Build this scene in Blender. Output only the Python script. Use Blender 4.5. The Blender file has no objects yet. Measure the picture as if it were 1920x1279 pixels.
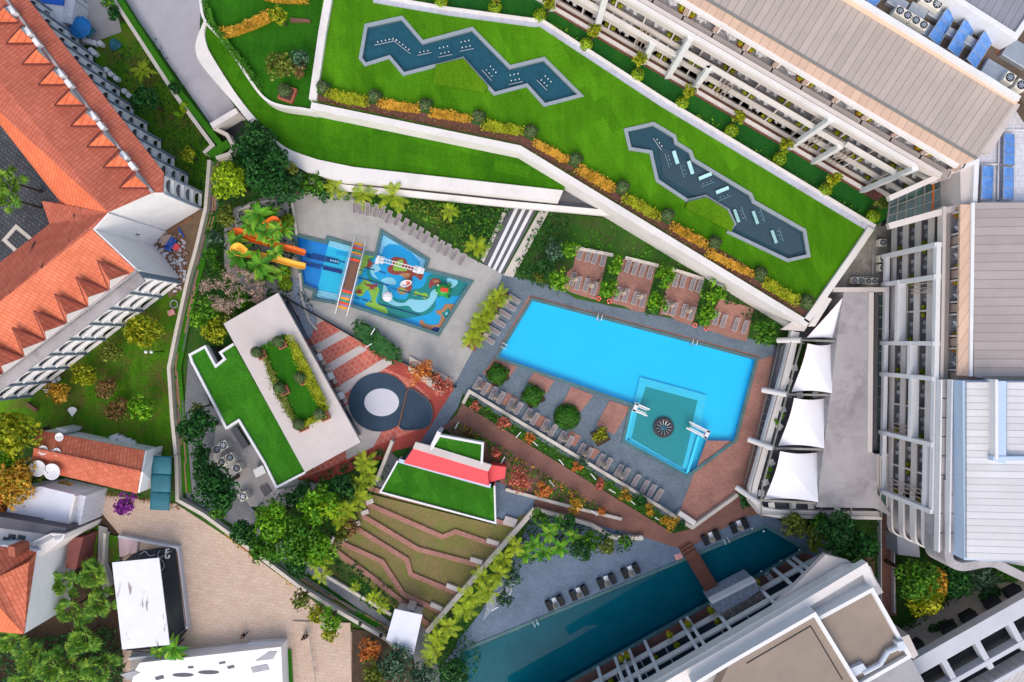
import bpy, math, random
import numpy as np
from mathutils import Vector, Matrix, noise as mnoise
from mathutils.geometry import tessellate_polygon
R = math.radians
scene = bpy.context.scene
col = scene.collection
rnd = random.Random(7)

# ---------------------------------------------------------------- camera, sky, sun, exposure
H = 90.0            # metres above the pool deck
FPX = 1260.0        # focal length in pixels of the 1920 px wide photograph
cam_d = bpy.data.cameras.new('camera'); cam = bpy.data.objects.new('camera', cam_d); col.objects.link(cam)
cam.location = (0, 0, H); cam.rotation_euler = (0, 0, 0)
cam_d.sensor_width = 36; cam_d.lens = 36 * FPX / 1920; cam_d.clip_end = 2000; cam_d.clip_start = 1
scene.camera = cam
world = bpy.data.worlds.new('World'); scene.world = world; world.use_nodes = True
wn = world.node_tree.nodes; wl = world.node_tree.links
sky = wn.new('ShaderNodeTexSky'); sky.sky_type = 'NISHITA'; sky.sun_disc = False
SUN_EL, SUN_AZ = R(50), R(186)       # azimuth clockwise from north (+Y): light comes from the south
sky.sun_elevation = SUN_EL; sky.sun_rotation = SUN_AZ; sky.air_density = 1.0; sky.dust_density = 4.2; sky.ozone_density = 1.0
wl.new(sky.outputs[0], wn['Background'].inputs[0]); wn['Background'].inputs[1].default_value = 0.15
sun_d = bpy.data.lights.new('sun', 'SUN'); sun_d.energy = 0.75; sun_d.angle = R(120); sun_d.color = (1, .93, .84)
sun = bpy.data.objects.new('sun', sun_d); col.objects.link(sun)
sd = Vector((math.sin(SUN_AZ) * math.cos(SUN_EL), math.cos(SUN_AZ) * math.cos(SUN_EL), math.sin(SUN_EL)))
sun.rotation_euler = sd.to_track_quat('Z', 'Y').to_euler(); sun.location = sd * 150
scene.view_settings.view_transform = 'Standard'; scene.view_settings.look = 'None'
scene.view_settings.exposure = 0.53; scene.view_settings.gamma = 1
scene.cycles.use_denoising = True; scene.cycles.max_bounces = 6; scene.cycles.diffuse_bounces = 3
scene.cycles.glossy_bounces = 2; scene.cycles.transparent_max_bounces = 6; scene.cycles.transmission_bounces = 2

# ---------------------------------------------------------------- coordinates
def P(x, y, z=0.0):
    """A point of the photograph (1920 px wide) that lies at height z, in metres."""
    s = (H - z) / FPX
    return Vector(((x - 960) * s, (639.5 - y) * s, z))
def pp(s):
    return [tuple(float(v) for v in t.split(',')) for t in s.split()]
def WP(s, z=0.0):
    return [P(x, y, z) for x, y in (pp(s) if isinstance(s, str) else s)]
def spline(pts, n=6, closed=True):
    out = []; N = len(pts)
    rng = range(N) if closed else range(N - 1)
    for i in rng:
        if closed: a, b, c, d = pts[i-1], pts[i], pts[(i+1) % N], pts[(i+2) % N]
        else: a, b, c, d = pts[max(i-1, 0)], pts[i], pts[i+1], pts[min(i+2, N-1)]
        for k in range(n):
            t = k / n; t2 = t*t; t3 = t2*t
            out.append(tuple(.5*((2*b[j]) + (-a[j]+c[j])*t + (2*a[j]-5*b[j]+4*c[j]-d[j])*t2 + (-a[j]+3*b[j]-3*c[j]+d[j])*t3) for j in range(len(b))))
    if not closed: out.append(tuple(pts[-1]))
    return out

# ---------------------------------------------------------------- tagging and linking
seen_labels = {}
def tag(o, label=None, cat=None, group=None, kind=None):
    if label:
        o['label'] = label
        seen_labels.setdefault(label, []).append(o.name)
    if cat: o['category'] = cat
    if group: o['group'] = group
    if kind: o['kind'] = kind
    return o
def thing(name, label, cat, loc=(0, 0, 0), rz=0.0, group=None):
    o = bpy.data.objects.new(name, None); col.objects.link(o)
    o.location = loc; o.rotation_euler = (0, 0, rz); o.empty_display_size = .3
    return tag(o, label, cat, group)
KIDS = {}
def dup(root, loc, rz=0.0, label=None, group=None, scale=None):
    def cp(o, parent):
        c = o.copy(); col.objects.link(c)
        if parent is not None: c.parent = parent
        for ch in KIDS.get(o.name, []):
            KIDS.setdefault(c.name, []).append(cp(ch, c))
        return c
    r = cp(root, None)
    r.location = loc; r.rotation_euler = (0, 0, rz)
    if scale: r.scale = (scale,)*3 if not hasattr(scale, '__len__') else scale
    tag(r, label, None, group)
    return r

class MB:
    """Collects faces; build() links them as ONE mesh object."""
    def __init__(s): s.v = []; s.f = []
    def add(s, verts, faces):
        b = len(s.v); s.v += [tuple(v) for v in verts]; s.f += [tuple(b+i for i in f) for f in faces]; return s
    def flat(s, pts, holes=()):
        """horizontal face from world points, optional holes"""
        if not holes:
            a = sum(pts[i-1][0]*pts[i][1] - pts[i][0]*pts[i-1][1] for i in range(len(pts)))
            return s.add(pts, [tuple(range(len(pts)))] if a > 0 else [tuple(range(len(pts)))[::-1]])
        loops = [list(pts)] + [list(h) for h in holes]
        allp = [p for l in loops for p in l]
        tr = tessellate_polygon([[Vector((p[0], p[1], 0)) for p in l] for l in loops])
        fs = []
        for t in tr:
            a, b, c = (allp[i] for i in t)
            if (b[0]-a[0])*(c[1]-a[1]) - (b[1]-a[1])*(c[0]-a[0]) < 0: t = (t[0], t[2], t[1])
            fs.append(tuple(t))
        return s.add(allp, fs)
    def sheet(s, poly, z, holes=()):
        return s.flat(WP(poly, z), [WP(h, z) for h in holes])
    def prismw(s, pts, z1, z0, top=True):
        n = len(pts)
        a = sum(pts[i-1][0]*pts[i][1] - pts[i][0]*pts[i-1][1] for i in range(n))
        if a < 0: pts = pts[::-1]
        v = [(p[0], p[1], z0) for p in pts] + [(p[0], p[1], z1) for p in pts]
        f = [(i, (i+1) % n, n+(i+1) % n, n+i) for i in range(n)]
        if top: f.append(tuple(range(n, 2*n)))
        f.append(tuple(range(n))[::-1])
        return s.add(v, f)
    def prism(s, poly, z1, z0, top=True):
        return s.prismw(WP(poly, z1), z1, z0, top)
    def bar(s, a, b, w, h, up=Vector((0, 0, 1))):
        """box from a to b (centre line of its top), width w, height h down"""
        a = Vector(a); b = Vector(b); d = (b-a)
        if d.length < 1e-5: return s
        d.normalize(); sd_ = d.cross(up)
        if sd_.length < 1e-4: sd_ = Vector((1, 0, 0))
        sd_.normalize(); u = sd_.cross(d).normalized()
        v = []
        for p in (a, b):
            for sx, sz in ((-1, 0), (1, 0), (1, -1), (-1, -1)):
                v.append(p + sd_*(sx*w/2) + u*(sz*h))
        return s.add(v, [(0, 3, 2, 1), (4, 5, 6, 7), (0, 1, 5, 4), (1, 2, 6, 5), (2, 3, 7, 6), (3, 0, 4, 7)])
    def box(s, c, size, rz=0.0, rx=0.0):
        m = Matrix.Translation(Vector(c)) @ Matrix.Rotation(rz, 4, 'Z') @ Matrix.Rotation(rx, 4, 'X')
        x, y, z = (k/2 for k in size)
        v = [m @ Vector(q) for q in ((-x,-y,-z),(x,-y,-z),(x,y,-z),(-x,y,-z),(-x,-y,z),(x,-y,z),(x,y,z),(-x,y,z))]
        return s.add(v, [(3,2,1,0),(4,5,6,7),(0,1,5,4),(1,2,6,5),(2,3,7,6),(3,0,4,7)])
    def band(s, line, w, z1, z0, closed=False, px=True, side=0):
        """wall along a polyline given in pixels at height z1; side -1/0/1 shifts it off the line"""
        p = WP(line, z1) if px else [Vector(q) for q in line]
        n = len(p); L = []; Rr = []
        for i in range(n):
            if closed: a, b = p[i-1], p[(i+1) % n]
            else: a, b = p[max(i-1, 0)], p[min(i+1, n-1)]
            d1 = (p[i]-a); d2 = (b-p[i])
            d1.z = d2.z = 0
            if d1.length < 1e-6: d1 = d2.copy()
            if d2.length < 1e-6: d2 = d1.copy()
            d1.normalize(); d2.normalize()
            n1 = Vector((-d1.y, d1.x, 0)); n2 = Vector((-d2.y, d2.x, 0))
            m = n1+n2
            if m.length < .2: m = n1.copy()
            m.normalize(); k = 1/max(.4, m.dot(n1))
            L.append(p[i]+m*k*w*(.5+side*.5)); Rr.append(p[i]-m*k*w*(.5-side*.5))
        cnt = n if closed else n-1
        v = []
        for i in range(n):
            v += [(L[i].x, L[i].y, z0), (Rr[i].x, Rr[i].y, z0), (Rr[i].x, Rr[i].y, z1), (L[i].x, L[i].y, z1)]
        f = []
        for i in range(cnt):
            a = 4*i; b = 4*((i+1) % n)
            f += [(a+3, a+2, b+2, b+3), (a+2, a+1, b+1, b+2), (a, a+3, b+3, b), (a+1, a, b, b+1)]
        if not closed:
            f += [(0, 1, 2, 3), (4*n-4, 4*n-1, 4*n-2, 4*n-3)]
        return s.add(v, f)
    def tube(s, pts, r, n=8, caps=True):
        pts = [Vector(p) for p in pts]; rs = r if hasattr(r, '__len__') else [r]*len(pts)
        v = []; f = []
        for i, p in enumerate(pts):
            d = (pts[min(i+1, len(pts)-1)] - pts[max(i-1, 0)]).normalized()
            a = d.cross(Vector((0, 0, 1)))
            if a.length < .1: a = d.cross(Vector((1, 0, 0)))
            a.normalize(); b = d.cross(a)
            for k in range(n):
                t = 2*math.pi*k/n
                v.append(p + (a*math.cos(t)+b*math.sin(t))*rs[i])
        for i in range(len(pts)-1):
            for k in range(n):
                f.append((i*n+k, i*n+(k+1) % n, (i+1)*n+(k+1) % n, (i+1)*n+k))
        if caps:
            f.append(tuple(range(n))[::-1]); f.append(tuple(range((len(pts)-1)*n, len(pts)*n)))
        return s.add(v, f)
    def lathe(s, c, prof, n=16, lobes=0, amp=0.0):
        """prof: (radius, z) pairs from bottom to top round c"""
        v = []; f = []
        for r, z in prof:
            for k in range(n):
                t = 2*math.pi*k/n; q = r*(1+amp*math.cos(lobes*t))
                v.append((c[0]+q*math.cos(t), c[1]+q*math.sin(t), c[2]+z))
        m = len(prof)
        for i in range(m-1):
            for k in range(n): f.append((i*n+k, i*n+(k+1) % n, (i+1)*n+(k+1) % n, (i+1)*n+k))
        f.append(tuple(range(n))[::-1]); f.append(tuple(range((m-1)*n, m*n)))
        return s.add(v, f)
    def build(s, name, m, parent=None, local=False, smooth=False, bevel=0.0):
        me = bpy.data.meshes.new(name)
        v = np.array(s.v, dtype=float).reshape(-1, 3)
        loc = Vector((0, 0, 0))
        if not local:
            if parent is None:
                mn, mx = v.min(0), v.max(0)
                loc = Vector(((mn[0]+mx[0])/2, (mn[1]+mx[1])/2, mn[2]))
                v = v - np.array(loc)
            else:
                L = Vector(parent.location)
                if parent.parent: L = L + Vector(parent.parent.location)
                v = v - np.array(L)
        me.from_pydata(v.tolist(), [], s.f)
        me.materials.append(m)
        if smooth:
            me.polygons.foreach_set('use_smooth', [True]*len(me.polygons))
        me.update()
        o = bpy.data.objects.new(name, me); col.objects.link(o)
        if parent is None: o.location = loc
        else:
            o.parent = parent; KIDS.setdefault(parent.name, []).append(o)
        if bevel:
            b = o.modifiers.new('bevel', 'BEVEL'); b.width = bevel; b.segments = 2; b.limit_method = 'ANGLE'
        return o
def struct(name, mb, m, **k):
    return tag(mb.build(name, m, **k), kind='structure')

# ---------------------------------------------------------------- materials
def lin(c):
    return c/12.92 if c <= .04045 else ((c+.055)/1.055)**2.4
def C(h, k=1.0):
    return tuple(min(1, lin(int(h[i:i+2], 16)/255)*k) for i in (0, 2, 4)) + (1,)
class NT:
    def __init__(s, name):
        s.m = bpy.data.materials.new(name); s.m.use_nodes = True
        s.t = s.m.node_tree; s.b = s.t.nodes['Principled BSDF']; s.L = s.t.links.new
    def n(s, t, **k):
        x = s.t.nodes.new('ShaderNode'+t)
        for a, b in k.items(): setattr(x, a, b)
        return x
    def pos(s, rz=0.0, scale=(1, 1, 1), obj=False, loc=(0, 0, 0)):
        mp = s.n('Mapping'); mp.inputs['Rotation'].default_value = (0, 0, rz); mp.inputs['Scale'].default_value = scale
        mp.inputs['Location'].default_value = loc
        if obj: s.L(s.n('TexCoord').outputs['Object'], mp.inputs[0])
        else: s.L(s.n('NewGeometry').outputs['Position'], mp.inputs[0])
        return mp.outputs[0]
    def noise(s, vec, scale, detail=4, rough=.6, dist=0.0):
        x = s.n('TexNoise'); x.inputs['Scale'].default_value = scale; x.inputs['Detail'].default_value = detail
        x.inputs['Roughness'].default_value = rough; x.inputs['Distortion'].default_value = dist
        if vec: s.L(vec, x.inputs['Vector'])
        return x.outputs['Fac']
    def ramp(s, fac, stops, interp='LINEAR'):
        r = s.n('ValToRGB'); r.color_ramp.interpolation = interp
        e = r.color_ramp.elements
        while len(e) < len(stops): e.new(.5)
        for i, (p, c) in enumerate(stops):
            e[i].position = p; e[i].color = c if hasattr(c, '__len__') else (c, c, c, 1)
        s.L(fac, r.inputs[0]); return r.outputs[0]
    def mix(s, fac, a, b, mode='MIX'):
        x = s.n('Mix', data_type='RGBA', blend_type=mode)
        for sock, val in ((x.inputs[0], fac), (x.inputs[6], a), (x.inputs[7], b)):
            if hasattr(val, 'links') or hasattr(val, 'is_linked'): s.L(val, sock)
            else: sock.default_value = val
        return x.outputs[2]
    def math(s, op, a, b=0.0):
        x = s.n('Math', operation=op)
        for sock, val in ((x.inputs[0], a), (x.inputs[1], b)):
            if hasattr(val, 'is_linked'): s.L(val, sock)
            else: sock.default_value = val
        return x.outputs[0]
    def bump(s, h, dist=.02, strength=.5):
        b = s.n('Bump'); b.inputs['Distance'].default_value = dist; b.inputs['Strength'].default_value = strength
        s.L(h, b.inputs['Height']); s.L(b.outputs[0], s.b.inputs['Normal'])
    def out(s, c, rough=.8, spec=.3, metal=0.0):
        if hasattr(c, 'is_linked'): s.L(c, s.b.inputs['Base Color'])
        else: s.b.inputs['Base Color'].default_value = c
        s.b.inputs['Roughness'].default_value = rough; s.b.inputs['Specular IOR Level'].default_value = spec
        s.b.inputs['Metallic'].default_value = metal
        return s.m
def shade(c, k): return tuple(min(1, v*k) for v in c[:3]) + (1,)
def plain(name, hexc, var=.18, scale=.6, rough=.75, fine=6.0, bump=.01, stain=0.0, spec=.3, metal=0.0):
    t = NT(name); c = C(hexc); p = t.pos()
    a = t.ramp(t.noise(p, scale, 6, .65), [(.3, shade(c, 1-var)), (.7, shade(c, 1+var*.6))])
    f = t.noise(p, fine, 3)
    a = t.mix(.5, a, t.mix(1.0, a, t.ramp(f, [(.3, 1-var), (.7, 1.0)]), 'MULTIPLY'))
    if stain:
        a = t.mix(t.math('MULTIPLY', t.ramp(t.noise(p, .22, 8, .7, .6), [(.48, 0.), (.62, 1.)]), stain), a, shade(c, .45))
    if bump: t.bump(f, bump)
    return t.out(a, rough, spec, metal)
def grass(name, h1, h2, rz=0.0, mow=0.0, dry=None):
    t = NT(name); a, b = C(h1), C(h2); p = t.pos()
    c = t.ramp(t.noise(p, .13, 5, .6, .4), [(.3, shade(a, .9)), (.5, shade(a, 1.1)), (.7, shade(b, 1.12))])
    q = t.pos(rz, (1, .12, 1))
    c = t.mix(.45, c, t.ramp(t.noise(q, 1.1, 3), [(.35, a), (.65, b)]))
    if mow:
        br = t.n('TexBrick'); t.L(t.pos(rz), br.inputs[0]); br.inputs['Scale'].default_value = .28
        br.inputs['Color1'].default_value = (.7, .76, .6, 1); br.inputs['Color2'].default_value = (1.16, 1.1, 1.05, 1); br.inputs['Mortar'].default_value = (.93, .93, .93, 1)
        br.inputs['Mortar Size'].default_value = .008; br.inputs['Brick Width'].default_value = 1.3; br.inputs['Row Height'].default_value = .42
        c = t.mix(mow, c, t.mix(1.0, c, br.outputs[0], 'MULTIPLY'))
    if dry:
        c = t.mix(t.ramp(t.noise(p, .3, 6, .7, 1.0), [(.46, 0.), (.66, .85)]), c, C(dry))
    f = t.noise(p, 5, 4, .8)
    c = t.mix(1.0, c, t.ramp(f, [(.32, .62), (.68, 1.18)]), 'MULTIPLY')
    t.bump(f, .06, .6)
    return t.out(c, .95, .1)
def paver(name, h1, h2, hm, rz, w=.4, hgt=.2, mortar=.03, big=.22):
    t = NT(name); br = t.n('TexBrick'); t.L(t.pos(rz), br.inputs[0])
    br.inputs['Scale'].default_value = 1; br.inputs['Brick Width'].default_value = w; br.inputs['Row Height'].default_value = hgt
    br.inputs['Mortar Size'].default_value = mortar; br.inputs['Mortar Smooth'].default_value = .4
    br.inputs['Color1'].default_value = C(h1); br.inputs['Color2'].default_value = C(h2); br.inputs['Mortar'].default_value = C(hm)
    c = t.mix(1.0, br.outputs[0], t.ramp(t.noise(t.pos(), .35, 6, .7), [(.25, 1-big*1.3), (.75, 1+big*.5)]), 'MULTIPLY')
    c = t.mix(1.0, c, t.ramp(t.noise(t.pos(), 4, 3), [(.3, .88), (.7, 1.08)]), 'MULTIPLY')
    t.bump(br.outputs[1], -.012)
    return t.out(c, .8, .3)
def seams(name, hexc, dark, rz, pitch=.5, width=.1, across=0.0, var=.1, rough=.5, metal=0.0):
    """standing-seam or tile rows: dark lines every pitch metres along rotated x"""
    t = NT(name); c = C(hexc); sep = t.n('SeparateXYZ'); t.L(t.pos(rz), sep.inputs[0])
    def line(o, pt, w):
        fr = t.math('FRACT', t.math('DIVIDE', o, pt)); return t.math('LESS_THAN', fr, w), fr
    l1, fr = line(sep.outputs[0], pitch, width)
    cid = t.math('FLOOR', t.math('DIVIDE', sep.outputs[0], pitch))
    wn_ = t.n('TexWhiteNoise', noise_dimensions='1D'); t.L(cid, wn_.inputs['W'])
    b = t.mix(1.0, c, t.ramp(wn_.outputs[0], [(0, 1-var), (1, 1+var*.4)]), 'MULTIPLY')
    b = t.mix(1.0, b, t.ramp(t.noise(t.pos(), .3, 6, .7), [(.25, 1-var*1.4), (.75, 1.03)]), 'MULTIPLY')
    b = t.mix(l1, b, C(dark))
    if across:
        l2, _ = line(sep.outputs[1], across, .14); b = t.mix(t.math('MULTIPLY', l2, .6), b, C(dark))
    b = t.mix(t.ramp(t.noise(t.pos(), .5, 8, .75, 1.0), [(.55, 0.), (.8, .35)]), b, shade(c, .5))
    t.bump(l1, .03, .6)
    return t.out(b, rough, .35, metal)
def tiles(name, h1, h2, hd, rz, worn=None):
    """clay roof tiles: rows across the slope, rolls down it"""
    t = NT(name); sep = t.n('SeparateXYZ'); t.L(t.pos(rz), sep.inputs[0])
    roll = t.math('FRACT', t.math('DIVIDE', sep.outputs[0], .42)); row = t.math('FRACT', t.math('DIVIDE', sep.outputs[1], .62))
    vec = t.n('CombineXYZ'); t.L(t.math('FLOOR', t.math('DIVIDE', sep.outputs[0], .42)), vec.inputs[0]); t.L(t.math('FLOOR', t.math('DIVIDE', sep.outputs[1], .62)), vec.inputs[1])
    w = t.n('TexWhiteNoise', noise_dimensions='2D'); t.L(vec.outputs[0], w.inputs['Vector'])
    c = t.ramp(w.outputs[0], [(0, C(h1)), (1, C(h2))])
    c = t.mix(1.0, c, t.ramp(t.noise(t.pos(), .25, 6, .7), [(.3, .76), (.7, 1.1)]), 'MULTIPLY')
    c = t.mix(t.ramp(roll, [(0, .75), (.2, 0.), (.85, 0.), (1, .75)]), c, C(hd))
    c = t.mix(t.ramp(row, [(0, .7), (.16, 0.)]), c, C(hd))
    if worn:
        msk = t.ramp(t.noise(t.pos(rz, (1.2, .35, 1)), .5, 4, .6), [(.60, 0.), (.66, 1.)])
        gate = t.math('GREATER_THAN', w.outputs[0], .35)
        c = t.mix(t.math('MULTIPLY', msk, gate), c, C(worn))
    t.bump(roll, .05, .5)
    return t.out(c, .85, .2)
def leafm(name, *hexes, trans=.25):
    t = NT(name); g = t.n('NewGeometry')
    stops = [(i/(len(hexes)-1) if len(hexes) > 1 else 0, C(h)) for i, h in enumerate(hexes)]
    if len(stops) == 1: stops.append((1, shade(stops[0][1], 1.3)))
    c = t.ramp(g.outputs['Random Per Island'], stops)
    c = t.mix(1.0, c, t.ramp(t.noise(t.pos(), .9, 3), [(.3, .7), (.7, 1.25)]), 'MULTIPLY')
    t.out(c, .6, .25)
    tr = t.n('BsdfTranslucent'); t.L(c, tr.inputs[0]); mx = t.n('MixShader'); mx.inputs[0].default_value = trans
    t.L(t.b.outputs[0], mx.inputs[1]); t.L(tr.outputs[0], mx.inputs[2]); t.L(mx.outputs[0], t.t.nodes['Material Output'].inputs[0])
    return t.m
def watersheet(name, tint, bumpd=.01, dens=.0, rough=.03, scale=1.5, ior=1.33, deep='003040'):
    """surface of water: fresnel reflection over a tinted clear body"""
    t = NT(name)
    tr = t.n('BsdfTransparent'); tr.inputs[0].default_value = tint
    df = t.n('BsdfDiffuse'); df.inputs[0].default_value = C(deep)
    m0 = t.n('MixShader'); m0.inputs[0].default_value = dens; t.L(tr.outputs[0], m0.inputs[1]); t.L(df.outputs[0], m0.inputs[2])
    gl = t.n('BsdfGlossy'); gl.inputs['Roughness'].default_value = rough
    fr = t.n('Fresnel'); fr.inputs[0].default_value = ior
    b = t.n('Bump'); b.inputs['Distance'].default_value = bumpd; b.inputs['Strength'].default_value = .6
    t.L(t.noise(t.pos(), scale, 4, .6, .5), b.inputs['Height'])
    for x in (gl, fr): t.L(b.outputs[0], x.inputs['Normal'])
    m1 = t.n('MixShader'); t.L(fr.outputs[0], m1.inputs[0]); t.L(m0.outputs[0], m1.inputs[1]); t.L(gl.outputs[0], m1.inputs[2])
    t.L(m1.outputs[0], t.t.nodes['Material Output'].inputs[0]); return t.m
def glassm(name, hexc, rough=.08):
    t = NT(name); c = t.ramp(t.noise(t.pos(), .6, 3), [(.3, shade(C(hexc), .6)), (.7, shade(C(hexc), 1.4))])
    return t.out(c, rough, .8)

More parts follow.
